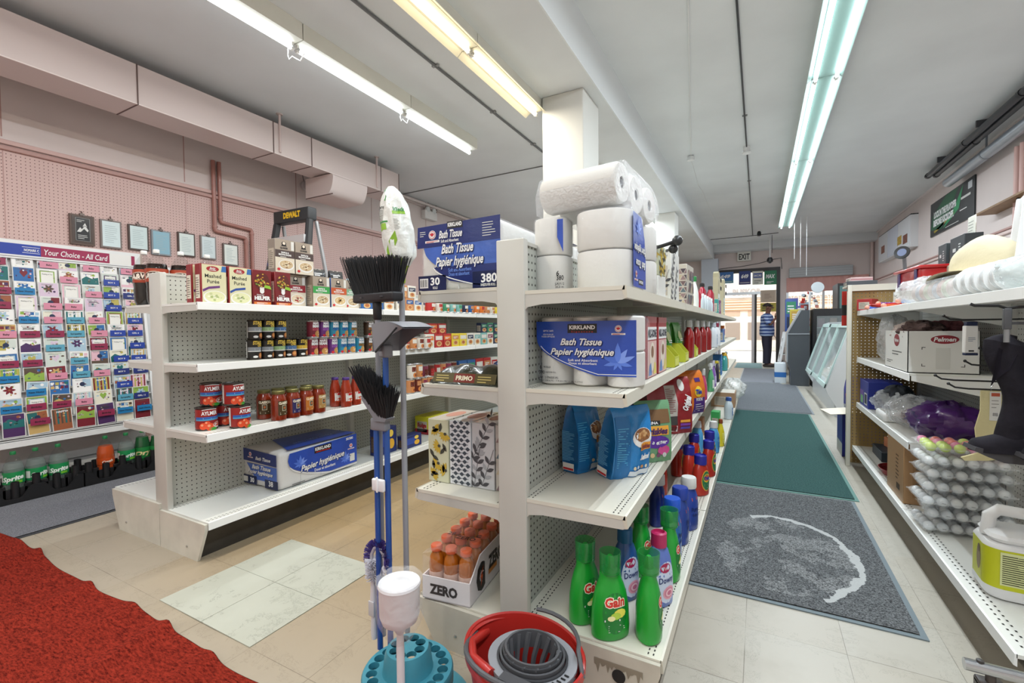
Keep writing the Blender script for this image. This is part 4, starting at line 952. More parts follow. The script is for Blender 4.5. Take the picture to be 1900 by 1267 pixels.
mb.grid(shr, 16, 30, sw); mb.grid(lambda u, v: ((2*u-1)*W_/2, .003-.0, HT+(.16-HT)*v*(1-.35*math.sin(PI*u)**2)), 14, 4, sw); mb.grid(lambda u, v: (W_/2+.001, .004+u*(D_-.01), HT+(.165-HT)*v), 10, 4, sw); mb.grid(lambda u, v: (-W_/2-.001, .004+u*(D_-.01), HT+(.165-HT)*v), 10, 4, sw)
ft = Fr((-W_/2, 0, .197), (1, 0, 0), (0, 1, 0))
for k, (s, a, b) in enumerate((('ZERO', .13, .1), ('28', .06, .12), ('G', .17, .13))): text(mb, ft, s, a, b, .022, C('#4a1c12', .5), 2, None, .03)
mb.build('shrink_film', t)
# ================================================================ right side of the middle run: laundry, pet food, cleaners
# pour-cap detergent bottles
GA = [(.054, 0), (.061, .006), (.0625, .03), (.06, .09), (.052, .135), (.044, .16), (.036, .178), (.0345, .19), (.034, .2)]
def gain_art(mb, cy):
    g2 = C('#0f7a2e', .35)
    ell(mb, cy, .0, .085, .036, .062, g2, 1, 18, 3)
    text(mb, cy, 'Gain', .0, .12, .026, C('#fdf6e0', .4), 3, .058, .11, .1); text(mb, cy, 'Gain', .0, .12, .026, C('#d2342a', .4), 4, .054, .04, .1)
    for k, c in enumerate(('#e9e15a', '#b8d84a', '#f3efb0')): ell(mb, cy, .012-.012*k, .085-.006*k, .018-.004*k, .014-.003*k, C(c, .4), 3+k, 10)
    rect(mb, cy, -.03, .062, .012, .068, wt, 3); lines(mb, cy, -.02, .03, .03, .055, 4, wt2, 3, .3)
def gain(): return oval_bottle('detergent_bottle', GA, '#189a30', 1, .66, [(.031, .196), (.0325, .2), (.0335, .262), (.031, .262), (.0305, .205), (1e-4, .2)], clear('#2f9c4c', .5, .06), gain_art, ([(.03, .199), (.03, .205), (.013, .212), (.014, .238), (.006, .25), (1e-4, .25)], '#17a032'))
for (x, y, rz), lb in zip(((-.50, 1.425, 62), (-.405, 1.385, 42), (-.297, 1.435, 100), (-.405, 1.80, 80), (-.298, 1.81, 92)),
    ('green detergent bottle against the slotted board, nearest end of the base shelf', 'frontmost green detergent bottle with its label turned to the camera', 'green detergent bottle at the near outer corner of the base shelf', 'green detergent bottle half hidden behind the teal-topped softener bottles', 'green detergent bottle behind the pink-capped softener bottle')):
    put('gain', gain, (x, y, .2), R(rz), lb, 'green detergent bottles on the base shelf')
DO = [(.05, 0), (.056, .005), (.0575, .05), (.055, .11), (.048, .155), (.037, .185), (.028, .2), (.026, .206)]
def downy_art(mb, cy):
    ell(mb, cy, .0, .085, .04, .07, C('#c9d3ea', .35), 1, 18, 3)
    ell(mb, cy, -.004, .135, .02, .016, C('#a5174d', .35), 2, 12); text(mb, cy, '7in1', -.004, .135, .011, wt, 5, None, 0); text(mb, cy, 'Downy', 0, .096, .02, C('#1c2c6e', .4), 4, .058, .02)
    for k, c in enumerate(('#e9a9bb', '#d98aa3', '#f3c9d4', '#c96f8e')): ell(mb, cy, .006, .05, .024-.005*k, .023-.005*k, C(c, .4), 3+k, 12)
def downy(c, cap):
    return oval_bottle('softener_bottle', DO, c, 1, .66, [(.0265, .2), (.027, .204), (.0265, .246), (.02, .25), (.018, .24), (1e-4, .238)], cap, downy_art)
o = downy('#5c74bd', '#b8265f'); o.location = (-.302, 1.625, .2); o.rotation_euler.z = R(60); tag(o, 'periwinkle softener bottle with a pink cap on the base shelf', 'bottle')
o = downy('#23528f', '#1c5a8c'); o.location = (-.415, 1.605, .2); o.rotation_euler.z = R(60); tag(o, 'deep blue softener bottle left of the pink-capped one', 'bottle')
def purex_art(mb, cy):
    ppoly(mb, cy, [(-.032, .03), (.03, .03), (.036, .1), (.02, .135), (-.024, .135)], C('#b9c9ea', .35), 1); text(mb, cy, 'Purex', 0, .1, .02, C('#152a6b', .4), 3, .05, .03); text(mb, cy, '4-in-1', -.003, .074, .016, C('#152a6b', .4), 3, .036, .03); rect(mb, cy, -.02, .14, .012, .155, C('#e2622a', .4), 2)
PU = [(.05, 0), (.057, .006), (.058, .08), (.056, .13), (.046, .17), (.036, .19), (.034, .2)]
def purex(c, cap): return oval_bottle('detergent_bottle', PU, c, 1, .64, [(.034, .195), (.035, .199), (.034, .24), (.031, .245), (1e-4, .245)], cap, purex_art, None, ([(.05, 0, .06), (.066, 0, .08), (.064, 0, .14), (.04, 0, .17)], .009))
for (x, y, rz, c, cap), lb in zip(((-.29, 2.30, 68, '#1c3f9c', wt2), (-.43, 2.28, 85, '#1a2f7c', wt2), (-.315, 1.985, 88, '#1f62a8', '#1c57c8'), (-.305, 2.135, 88, '#1b3d90', '#203f9e')),
    ('dark blue detergent bottle with white cap and pale label, outer edge of the base shelf', 'dark blue white-capped detergent bottle against the back board', 'mid blue softener bottle with a bright blue cap on the base shelf', 'dark blue bottle with a navy cap squeezed between blue bottles')):
    o = purex(c, cap); o.location = (x, y, .2); o.rotation_euler.z = R(rz); tag(o, lb, 'bottle', 'blue bottles on the base shelf')
TI = [(.052, 0), (.06, .006), (.061, .06), (.058, .12), (.05, .15), (.04, .168), (.034, .175)]
def tide_art(mb, cy):
    ell(mb, cy, 0, .085, .036, .058, C('#f2b33a', .35), 1, 18, 3); ell(mb, cy, 0, .085, .032, .053, C('#2f7a4a', .35), 2, 18, 3); ell(mb, cy, 0, .1, .024, .024, C('#f5d23c', .35), 3, 14); ell(mb, cy, 0, .1, .017, .017, C('#ea6a1e', .35), 4, 14)
    text(mb, cy, 'Tide', 0, .1, .018, C('#1d3fae', .35), 6, .042, .05); lines(mb, cy, -.02, .02, .045, .07, 4, wt2, 4, .3)
def tide(): return oval_bottle('detergent_bottle', TI, '#b52a1a', 1, .66, [(.033, .172), (.034, .176), (.0335, .222), (.03, .226), (.0285, .219), (1e-4, .219)], '#2c2d9e', tide_art)
for (x, y, rz), lb in zip(((-.29, 2.80, 66), (-.375, 2.98, 92), (-.28, 3.18, 80), (-.46, 3.1, 90), (-.385, 3.32, 90), (-.30, 3.46, 86), (-.50, 2.72, 120)),
    ('red detergent bottle with green label nearest of the red group, outer edge', 'red violet-capped bottle inward behind the nearest red bottle', 'red violet-capped bottle at the outer edge behind the nearest red one', 'red violet-capped bottle against the back board among the reds', 'red violet-capped bottle in the middle of the red group', 'farthest red violet-capped bottle at the outer edge, before the pale blue ones', 'red bottle lying in shade behind the dark blue bottles')):
    put('tide', tide, (x, y, .2), R(rz), lb, 'red detergent bottles on the base shelf')
SPR = [(.032, 0), (.036, .004), (.037, .06), (.034, .11), (.024, .15), (.014, .18), (.013, .2)]
def plain(name, prof, c, capz, cap, lab=None, sx=1, sy=.8, glossy=True, capr=None):
    r0 = capr or prof[-1][0]*1.25
    def art(mb, cy):
        if lab: rect(mb, cy, -.024, lab[0], .024, lab[1], C(lab[2], .35), 1, 6, 2); lines(mb, cy, -.018, .018, lab[0]+.008, lab[1]-.006, 5, C(lab[3], .4), 2, .4)
    m = C(c, .12, coat=.6) if glossy else c
    return oval_bottle(name, prof, m, sx, sy, [(r0*.95, capz[0]), (r0, capz[0]+.002), (r0*.9, capz[1]-.003), (r0*.7, capz[1]), (1e-4, capz[1])], cap, art)
def goods(rows):
    for make, loc, rz, label, cat, grp in rows:
        o = make(); o.location = loc; o.rotation_euler.z = R(rz); tag(o, label, cat, grp)
JUG = [(.045, 0), (.052, .005), (.054, .09), (.05, .14), (.035, .175), (.024, .19)]
BASE = .201
goods([
 (lambda: plain('softener_bottle', JUG, '#4f9fd4', (.185, .235), wt2, (.03, .12, '#2f78bd', '#e9f2fa')), (-.30, 3.78, BASE), 85, 'pale blue bottle with a white cap beyond the red bottles, outer of two', 'bottle', None),
 (lambda: plain('softener_bottle', JUG, '#5aa7d8', (.185, .235), wt2), (-.41, 3.74, BASE), 85, 'pale blue bottle with a white cap beyond the red bottles, inner of two', 'bottle', None),
 (lambda: plain('cleaner_bottle', SPR, '#e2cf2a', (.18, .215), '#9a4a22', (.03, .11, '#f4ea7a', '#3f7a34')), (-.265, 4.0, BASE), 80, 'yellow cleaner bottle with a brown cap at the outer edge of the base shelf', 'bottle', None),
 (lambda: carton('cleaner_box', 'box', .10, .07, .2, '#3da457', lambda mb, f, w, h: (rect(mb, f['f'], .01, h*.3, w-.01, h*.75, C('#7fc98a', .5), 1), lines(mb, f['f'], .02, w-.02, h*.35, h*.7, 4, wt, 2))), (-.3, 4.45, BASE), 88, 'green cleaner box standing beyond the yellow bottle', 'box', None),
 (lambda: carton('cleaner_box', 'box', .12, .08, .16, '#b4714a', lambda mb, f, w, h: rect(mb, f['f'], .01, h*.2, w-.01, h*.6, C('#8a4d2d', .5), 1)), (-.42, 4.3, BASE), 88, 'brown box on the base shelf inward of the green box', 'box', None),
 (lambda: plain('bleach_jug', JUG, '#cfdbe2', (.188, .225), '#33569c', (.04, .12, '#3f76bb', '#e9f2fa'), glossy=False), (-.27, 5.2, BASE), 85, 'white bleach jug with a dark blue cap at the outer edge', 'bottle', None),
 (lambda: carton('cardboard_box', 'box', .34, .26, .17, '#a98768', lambda mb, f, w, h: rect(mb, f['t'], .01, .01, w-.01, .25, C('#d9d4c8', .5), 1)), (-.24, 6.1, BASE), 90, 'open brown cardboard box on the base shelf far down the middle run', 'box', None),
])
t = thing('plastic_bag', 'crumpled clear plastic bag on the brown box far down the middle run', 'bag', (-.30, 6.75, .20))
mb = MB(); rnd = random.Random(4); ph = [rnd.uniform(0, 6) for _ in range(8)]
def crump(u, v, rx, ry, rz, n=.12, k=1.):
    a, b = 2*PI*u, PI*v; q = 1+n*(math.sin(5*a+ph[0])*math.sin(4*b+ph[1])+.6*math.sin(9*a+ph[2]+3*b)*math.sin(7*b)+.4*math.sin(13*a+ph[3]+11*b)*math.sin(b))
    return (rx*q*math.cos(a)*math.sin(b), ry*q*math.sin(a)*math.sin(b), rz*(1-q*math.cos(b)*k))
mb.grid(lambda u, v: crump(u, v, .15, .25, .13), 36, 20, clear('#f2f6f4', .5, .15, .8, 30)); mb.build('bag_film', t)
# ---- third shelf: pet food
Z3 = .601
def cat1(mb, su):
    rect(mb, su, -.082, .01, -.02, .235, C('#1a6fb0', .35), 1, 4, 8); lines(mb, su, -.076, -.028, .05, .2, 18, C('#58b2e0', .4), 2, .35)
    ell(mb, su, .035, .155, .048, .036, wt, 1, 18, 3); ell(mb, su, .035, .165, .04, .024, C('#8a5a38', .5), 2, 16, 2)
    for i in range(14): ell(mb, su, .035+.03*math.cos(i*2.4)*(i/14), .166+.016*math.sin(i*2.4)*(i/14), .008, .006, C(['#b98a5a', '#a06a3c', '#c9a070'][i % 3], .5), 3+i % 2, 7)
    rect(mb, su, .02, .108, .076, .136, C('#f0a23a', .4), 3, 5, 2); text(mb, su, 'Friskies', .048, .122, .017, C('#7c2a3a', .4), 5, .05, .04, .2)
    text(mb, su, 'Seafood', .05, .082, .02, wt, 4, .05, .06, .2); rect(mb, su, -.018, .01, .08, .032, C('#dfe9f2', .35), 2, 6, 2); 
    for i in range(4): ell(mb, su, .0+.02*i, .043, .007, .007, C(['#d9c9a8', '#c9d9e8', '#b98a5a', '#e8e0c8'][i], .4), 3, 8)
def cat2(mb, su):
    rect(mb, su, -.06, .16, .07, .215, C('#7a5a3a', .5), 1, 7, 4)
    rect(mb, su, -.055, .112, .06, .15, C('#e9a63a', .4), 2, 7, 3); text(mb, su, 'Friskies', .003, .13, .024, C('#4a1f5c', .4), 4, .1, .05, .2); rect(mb, su, -.06, .155, .02, .172, blk, 3, 5, 2); text(mb, su, 'PURINA', -.02, .163, .01, wt, 5, .06, .03)
    ell(mb, su, 0, .085, .062, .026, C('#5a2a9c', .4), 2, 16, 2); text(mb, su, 'terre et mer', 0, .085, .017, wt, 5, .1, .03, .2)
    ell(mb, su, .035, .05, .03, .02, C('#c84a8a', .4), 2, 12, 2)
    for i in range(4): ell(mb, su, -.045+.028*i, .03, .01, .01, C(['#8a6a4a', '#d9b98a', '#7a4a6a', '#c9c9c9'][i], .4), 3, 10)
def redart(mb, su):
    rect(mb, su, -.03, .05, .03, .25, C('#b9b3ac', .4), 1, 5, 9); rect(mb, su, -.03, .05, .03, .095, C('#3c3a3a', .4), 2, 5, 3); barcode(mb, su, -.02, .015, .05, .03)
    lines(mb, su, -.025, .025, .11, .24, 14, C('#7a1c22', .4), 2, .3); text(mb, su, 'Original', .09, .16, .036, wt, 4, .08, .05, .2, 1.2)
    for i, c in enumerate(('#e9a63a', '#7a3a9c', '#5a4aac')): rect(mb, su, .05, .06-.018*i, .11, .073-.018*i, C(c, .4), 3, 4)
    ell(mb, su, .07, .25, .02, .03, wt2, 2, 12, 2)
def orart(mb, su):
    rect(mb, su, .0, .0, .11, .1, C('#4a2a7c', .35), 1, 6, 5); ell(mb, su, .045, .14, .035, .035, C('#f5d23c', .4), 2, 14, 2); text(mb, su, 'Tide', .045, .14, .028, C('#1d3fae', .4), 5, .06, .06); text(mb, su, 'PODS', .05, .09, .018, wt, 4, .06, .04)
    lines(mb, su, -.1, -.01, .03, .12, 8, C('#8f4a12', .4), 2, .3); lines(mb, su, .01, .1, .015, .07, 4, wt2, 3, .3); rect(mb, su, .03, .2, .08, .225, C('#4a2a7c', .35), 2, 4, 2)
goods([
 (lambda: pouch('cat_food_bag', .15, .105, .265, '#1f7fc4', cat1, sidecol='#1a6aa8', seed=3, side_print=True), (-.615, 1.72, Z3), 74, 'blue cat food bag standing inward against the slotted board', 'bag', None),
 (lambda: pouch('cat_food_bag', .18, .11, .265, '#1f7fc4', cat1, sidecol='#1a6aa8', tilt=R(7), seed=5, side_print=True), (-.455, 1.73, Z3), 56, 'blue cat food bag leaning out at the near end of the third shelf', 'bag', None),
 (lambda: pouch('cat_food_bag', .16, .09, .25, '#6a9a72', cat2, sidecol='#3a2a6c', seed=9), (-.40, 1.96, Z3), 42, 'green and purple cat food bag with orange logo band', 'bag', None),
 (lambda: pouch('pet_food_bag', .26, .15, .29, '#8c141e', redart, sidecol='#8a141c', seed=12), (-.44, 2.52, Z3), 40, 'big dark red pet food bag with grey strip on the third shelf', 'bag', None),
 (lambda: pouch('detergent_pod_bag', .24, .14, .27, '#d9741c', orart, sidecol='#b85c12', seed=15), (-.42, 3.15, Z3), 52, 'orange detergent pod bag beyond the dark red bag', 'bag', None),
 (lambda: plain('cleaner_bottle', JUG, '#d9641c', (.185, .21), '#c9c9c4'), (-.47, 3.62, Z3), 88, 'orange cleaner bottle behind the orange pod bag', 'bottle', None),
 (lambda: plain('soap_bottle', SPR, '#c9446f', (.185, .235), '#d9d9d6'), (-.37, 3.75, Z3), 88, 'pink soap bottle with a clear top on the third shelf', 'bottle', None),
])
def sprayer(c, head, lab='#e9f0ea'):
    t = plain('spray_bottle', SPR, c, (.19, .215), head, (.03, .1, lab, '#4a6a5a'))
    mb = MB(); mb.box(-.05, -.01, .215, .02, .01, .24, C(head, .4)); mb.box(-.03, -.006, .185, -.022, .006, .215, C(head, .4)); mb.build('trigger', t); return t
goods([
 (lambda: sprayer('#5fae7a', '#e9ecea'), (-.36, 4.25, Z3), 80, 'green spray bottle with a white trigger on the third shelf', 'bottle', None),
 (lambda: sprayer('#8a62b4', '#d9d4e6', '#cdbbe6'), (-.37, 4.6, Z3), 80, 'purple spray bottle behind the green spray bottle', 'bottle', None),
 (lambda: plain('cleaner_bottle', JUG, '#2c2a3c', (.185, .21), '#c9b22a', (.03, .12, '#d9cf3a', '#3c2a6a')), (-.38, 5.0, Z3), 88, 'dark bottle with a yellow label on the third shelf', 'bottle', None),
 (lambda: carton('cleaner_box', 'box', .16, .09, .23, '#2f6fb0', lambda mb, f, w, h: lines(mb, f['f'], .02, w-.02, h*.2, h*.8, 5, C('#8ab6e0', .4), 1)), (-.37, 5.75, Z3), 90, 'upright blue cleaner box on the far third shelf', 'box', None),
 (lambda: plain('cleaner_bottle', JUG, '#3a9c9a', (.185, .225), '#e0b23a'), (-.38, 6.3, Z3), 90, 'teal bottle with an amber cap on the far third shelf', 'bottle', None),
 (lambda: plain('cleaner_bottle', SPR, '#d9a03a', (.18, .215), '#7a8a9a'), (-.38, 6.7, Z3), 90, 'amber bottle at the far third shelf beyond the teal bottle', 'bottle', None),
])
# ---- second shelf: pet treats, trash bags, cleaners
Z2 = .963
def milk(mb, f, w, h):
    fr = f['f']; rect(mb, fr, .004, .004, w-.004, h*.6, C('#d9b3ae', .4), 1); rect(mb, fr, .004, h*.62, w-.004, h*.83, wt, 1); text(mb, fr, 'MILK-BONE', w/2, h*.725, h*.12, C('#2b2b3a', .4), 2, w*.9, .05)
    rect(mb, fr, .0, h*.9, w, h, C('#b8686c', .4), 1); ell(mb, fr, w*.5, h*.34, w*.27, h*.24, C('#e9dccc', .4), 2, 16); ell(mb, fr, w*.5, h*.42, w*.14, h*.1, C('#8a5f42', .4), 3, 14); ppoly(mb, fr, [(w*.1, .01), (w*.45, .01), (w*.35, h*.25), (w*.18, h*.2)], C('#5f87c0', .4), 3); ppoly(mb, fr, [(w*.6, .01), (w*.95, .01), (w*.85, h*.22), (w*.7, h*.24)], C('#e2cf6a', .4), 3)
goods([
 (lambda: carton('dog_biscuit_box', 'box', .175, .07, .235, '#a3383c', milk, '#c9a09a'), (-.365, 1.83, Z2), 90, 'pink dog biscuit box beside the blue bath tissue pack, nearer of two', 'box', None),
 (lambda: carton('dog_biscuit_box', 'box', .185, .07, .235, '#a3383c', milk, '#c9a09a'), (-.365, 2.05, Z2), 90, 'pink dog biscuit box beside the green bags, farther of two', 'box', None),
])
def tray(c='#c9cf3c', w=.13, d=.09, h=.10):
    mb = MB(); m = C(c, .45); mi_ = C('#6a5f4f', .6)
    for s in (-1, 1): mb.prism([(0, 0), (d, 0), (d, h), (d*.45, h), (0, h*.5)], 'x', s*w/2-.002, s*w/2+.002, m)
    mb.box(-w/2, 0, 0, w/2, .003, h*.5, m); mb.box(-w/2, d-.003, 0, w/2, d, h, m); mb.box(-w/2, 0, 0, w/2, d, .003, mi_); rect(mb, Fr((-w/2, 0, 0), (1, 0, 0), (0, 0, 1)), .01, .008, w-.01, h*.4, C('#dfe36a', .45), 1)
    o = mb.build('display_tray'); o['category'] = 'display tray'; return o
for i, y in enumerate((2.36, 2.72, 3.18)):
    o = tray(); o.location = (-.352, y, Z2); o.rotation_euler.z = NS; tag(o, ['nearest lime green display tray beside the dog biscuit boxes', 'middle lime green display tray in front of the green bags', 'farthest lime green display tray before the red bottles'][i], 'display tray', 'lime display trays on the second shelf')
def gbag(): return pouch('treat_bag', .14, .06, .22, '#3f9a34', lambda mb, su: (rect(mb, su, -.05, .03, .05, .09, C('#5fc04a', .35), 1, 5, 3), ell(mb, su, .0, .14, .03, .03, C('#d9e6b0', .4), 1, 12, 2), lines(mb, su, -.04, .04, .1, .13, 3, wt, 2)), seed=21)
for i, (y, lb) in enumerate(((2.48, 'shiny green treat bag standing behind the nearest lime tray'), (2.86, 'shiny green treat bag standing behind the middle lime tray'))):
    put('gbag', gbag, (-.44, y, Z2), R(82), lb, 'green treat bags on the second shelf')
RB = [(.036, 0), (.04, .004), (.041, .12), (.037, .155), (.02, .18), (.016, .195)]
def rbot(): return plain('cleaner_bottle', RB, '#8f1216', (.19, .235), '#cfd2d2')
for i, y in enumerate((3.05, 3.4, 3.75, 4.1)):
    put('rbot', rbot, (-.385+.004*i, y, Z2), NS, ['nearest', 'second', 'third', 'farthest'][i]+' red cleaner bottle with a clear cap on the second shelf', 'red cleaner bottles on the second shelf')
goods([
 (lambda: plain('cleaner_bottle', JUG, '#dfe6ec', (.185, .225), '#b9c2cc', (.03, .12, '#a9bcd2', '#3a5a8a'), glossy=False), (-.37, 4.55, Z2), 90, 'first white bottle past the red cleaner bottles', 'bottle', None),
 (lambda: plain('cleaner_bottle', JUG, '#e6eaee', (.185, .225), '#8a2a44', (.03, .12, '#c9d2de', '#3a5a8a'), glossy=False), (-.37, 4.9, Z2), 90, 'white bottle with a burgundy cap on the second shelf', 'bottle', None),
 (lambda: carton('cleaner_box', 'box', .22, .09, .215, '#dfe6ea', lambda mb, f, w, h: (ell(mb, f['f'], w*.5, h*.5, w*.16, h*.3, C('#5a6a7c', .4), 1), lines(mb, f['f'], w*.2, w*.8, h*.1, h*.3, 3, C('#8aa0b4', .4), 2))), (-.37, 5.4, Z2), 90, 'white box with grey motif on the second shelf', 'box', None),
 (lambda: plain('cleaner_bottle', JUG, '#3f6fb4', (.185, .225), '#2a4a8a'), (-.43, 5.75, Z2), 90, 'blue bottle behind the white box on the second shelf', 'bottle', None),
 (lambda: carton('cleaner_box', 'box', .2, .09, .16, '#6a86b8', lambda mb, f, w, h: (rect(mb, f['f'], .02, .02, w-.02, h*.5, C('#d9e0c4', .4), 1), rect(mb, f['f'], .02, h*.6, w-.02, h*.9, C('#8a5a8c', .4), 1))), (-.37, 6.2, Z2), 90, 'patterned blue box at the far second shelf', 'box', None),
 (lambda: carton('cleaner_box', 'box', .2, .09, .2, '#d9742c', None), (-.41, 6.75, Z2), 90, 'orange box at the far end of the second shelf', 'box', None),
])
# ---- top shelf past the paper packs
Z1 = 1.281
t = thing('gooseneck_lamp', 'black gooseneck reading lamp behind the paper packs on the top shelf', 'lamp', (-.46, 2.05, Z1))
mb = MB(); mb.lathe([(.05, 0), (.055, .006), (.045, .02), (1e-4, .024)], black, 18); mb.build('base', t)
mb = MB(); mb.tube([(0, 0, .01), (0, 0, .1), (.01, 0, .17), (.05, 0, .215), (.1, 0, .225), (.14, 0, .235)], .008, black, 8); mb.build('neck', t)
mb = MB(); mb.ball((.155, 0, .24), .022, C('#2f3032', .35), 14); mb.ball((.135, .02, .21), .02, C('#2f3032', .35), 14); mb.build('lamp_head', t)
def cube(p1, c): 
    def art(mb, f, w, h): p1(mb, f['f'], w, h); p1(mb, f['l'], .115, h); ell(mb, f['t'], w/2, .057, .03, .02, C('#e9e6dc', .5), 2)
    return lambda: carton('tissue_box', 'tissue box', .115, .115, .13, c, art)
def tall(p1, c, d=.1, w=.22, h=.24):
    def art(mb, f, w, h): p1(mb, f['f'], w, h); p1(mb, f['l'], d, h)
    return lambda: carton('tissue_box', 'tissue box', w, d, h, c, art)
goods([
 (cube(pat_flower, '#c5c8ac'), (-.38, 2.12, Z1+.103), 84, 'olive floral tissue cube stacked on white cubes of the top shelf', 'tissue box', None),
 (cube(lambda *a: None, '#dcdcd8'), (-.38, 2.12, Z1-.028+.0), 84, 'plain white tissue cube under the olive floral cube', 'tissue box', None),
 (tall(pat_leaves, '#d6d6d0', .11, .2), (-.37, 2.42, Z1), 88, 'grey leaf tissue box on the top shelf behind the floral cube', 'tissue box', None),
 (tall(pat_tri, '#bcb6aa', .12, .24), (-.365, 2.95, Z1), 88, 'triangle patterned tissue box on the top shelf facing the aisle', 'tissue box', None),
 (lambda: plain('lotion_bottle', SPR, '#e6ebe6', (.19, .225), '#2f8a4c', None, glossy=False), (-.40, 3.45, Z1), 88, 'white bottle with a green cap on the top shelf', 'bottle', None),
 (lambda: plain('shampoo_bottle', RB, '#a31c34', (.19, .22), '#2a2a2c'), (-.40, 3.95, Z1), 88, 'nearer dark red shampoo bottle on the top shelf', 'bottle', None),
 (lambda: plain('shampoo_bottle', RB, '#a31c34', (.19, .22), '#2a2a2c'), (-.37, 4.3, Z1), 88, 'farther dark red shampoo bottle on the top shelf', 'bottle', None),
])
TUBEP = [(.016, 0), (.018, .003), (.017, .06), (.01, .085), (.008, .09)]
for i in range(6):
    put('mini', lambda: plain('travel_bottle', TUBEP, '#cfdde6', (.088, .11), '#e9eef0', None, glossy=False), (-.355, 3.55+.17*i, Z1), NS, ORD[i]+' small pale travel bottle in the row before the dark red bottles', 'travel bottles on the top shelf')
goods([
 (lambda: carton('soap_box', 'box', .14, .05, .14, '#2f8f8a', lambda mb, f, w, h: lines(mb, f['f'], .02, w-.02, h*.2, h*.8, 4, wt2, 1)), (-.355, 5.0, Z1), 90, 'teal soap box on the top shelf past the dark red bottles', 'box', None),
 (lambda: carton('soap_box', 'box', .14, .05, .145, '#7a3a6c', lambda mb, f, w, h: rect(mb, f['f'], .02, h*.2, w*.5, h*.8, wt2, 1)), (-.355, 5.3, Z1), 90, 'plum soap box beside the teal soap box', 'box', None),
])
for i, y in enumerate((5.7, 6.6)):
    t = thing('eyewear_stand', ['nearer beige card stand holding reading glasses on the top shelf', 'farther beige card stand holding reading glasses on the top shelf'][i], 'display stand', (-.40, y, Z1), NS)
    mb = MB(); mb.box(-.16, 0, 0, .16, .05, .42, C('#b9b193', .6)); mb.prism([(-.16, .42), (.16, .42), (.15, .46), (.07, .485), (-.07, .485), (-.15, .46)], 'y', 0, .05, C('#a79f80', .6)); rect(mb, Fr((-.16, 0, 0), (1, 0, 0), (0, 0, 1)), .03, .04, .29, .24, C('#cfd8d2', .5), 1); lines(mb, Fr((-.16, 0, 0), (1, 0, 0), (0, 0, 1)), .05, .27, .06, .2, 6, C('#7a8a86', .5), 2); mb.build('card', t)
    for k in range(2):
        mb = MB()
        for s in (-1, 1): mb.tube([(s*.035+.03*math.cos(a*PI/6), -.02, .30+.09*k+.02*math.sin(a*PI/6)) for a in range(12)], .004, black, 6, True)
        mb.tube([(-.006, -.02, .305+.09*k), (.006, -.02, .305+.09*k)], .003, black, 6); mb.build('glasses', t)
# ================================================================ broom stand and mop bucket in front
teal = C('#3f8fa3', .45, var=.12, vs=9); BX, BY = -.93, 1.045
t = thing('broom_stand', 'round two-tier teal broom stand with holes on the floor in front', 'stand', (BX, BY, 0))
def holed_disc(mb, z0, z1, r, rin, hr, hn, rh, off, m):
    """disc with a ring of round holes"""
    bm = bmesh.new(); 
    def ring(rad, n, cx=0, cy=0, ph=0): return [bm.verts.new((cx+rad*math.cos(2*PI*i/n+ph), cy+rad*math.sin(2*PI*i/n+ph), z1)) for i in range(n)]
    ed = []
    def loop(vs): ed.extend(bm.edges.new((vs[i], vs[(i+1) % len(vs)])) for i in range(len(vs)))
    loop(ring(r, 48)); 
    if rin: loop(ring(rin, 24))
    for k in range(hn): a = 2*PI*k/hn+off; loop(ring(hr, 14, rh*math.cos(a), rh*math.sin(a)))
    bmesh.ops.triangle_fill(bm, use_beauty=True, use_dissolve=False, edges=ed)
    for f in bm.faces[:]:
        c = f.calc_center_median()
        if any(math.hypot(c.x-rh*math.cos(2*PI*k/hn+off), c.y-rh*math.sin(2*PI*k/hn+off)) < hr*.97 for k in range(hn)) and all(any(abs(math.hypot(v.co.x-rh*math.cos(2*PI*k/hn+off), v.co.y-rh*math.sin(2*PI*k/hn+off))-hr) < 1e-4 for k in range(hn)) for v in f.verts): bm.faces.remove(f)
    bm.verts.index_update(); vs = [v.co[:] for v in bm.verts]; fs = [[v.index for v in f.verts] for f in bm.faces]; bm.free()
    mb.add(vs, fs, m)
    mb.lathe([(r, z0), (r, z1)], m, 48) if False else None
    for cx, cy, rad, n, fl in [(0, 0, r, 48, 0)]+[(rh*math.cos(2*PI*k/hn+off), rh*math.sin(2*PI*k/hn+off), hr, 14, 1) for k in range(hn)]:
        v = [(cx+rad*math.cos(2*PI*i/n), cy+rad*math.sin(2*PI*i/n), z) for z in (z0, z1) for i in range(n)]
        mb.add(v, [(i, (i+1) % n, n+(i+1) % n, n+i) for i in range(n)], m, True)
mb = MB(); holed_disc(mb, .115, .135, .132, .07, .0165, 20, .106, .1, teal)
mb.lathe([(.132, .08), (.136, .09), (.136, .128), (.132, .135)], teal, 48, cap=False); mb.build('upper_ring', t)
mb = MB(); holed_disc(mb, .185, .2, .062, 0, .0155, 8, .04, .2, teal); mb.lathe([(.078, .128), (.074, .14), (.068, .185), (.062, .2)], teal, 40, cap=False); mb.build('centre_tier', t)
mb = MB(); mb.lathe([(.19, 0), (.192, .01), (.17, .03), (.1, .05), (.07, .06), (.06, .115)], C('#4a9db0', .45, var=.1, vs=9), 48, cap=False); mb.build('base', t)
def up(px, py, y): return ony(px, py, y)
def pole(mb, p0, p1, r, m, n=12): mb.tube([p0, p1], r, m, n)
blue = C('#1d4f9c', .35, coat=.3); greyp = C('#8d8f97', .35); greyd = C('#7c7f87', .4); brist = C('#1d1d20', .7)
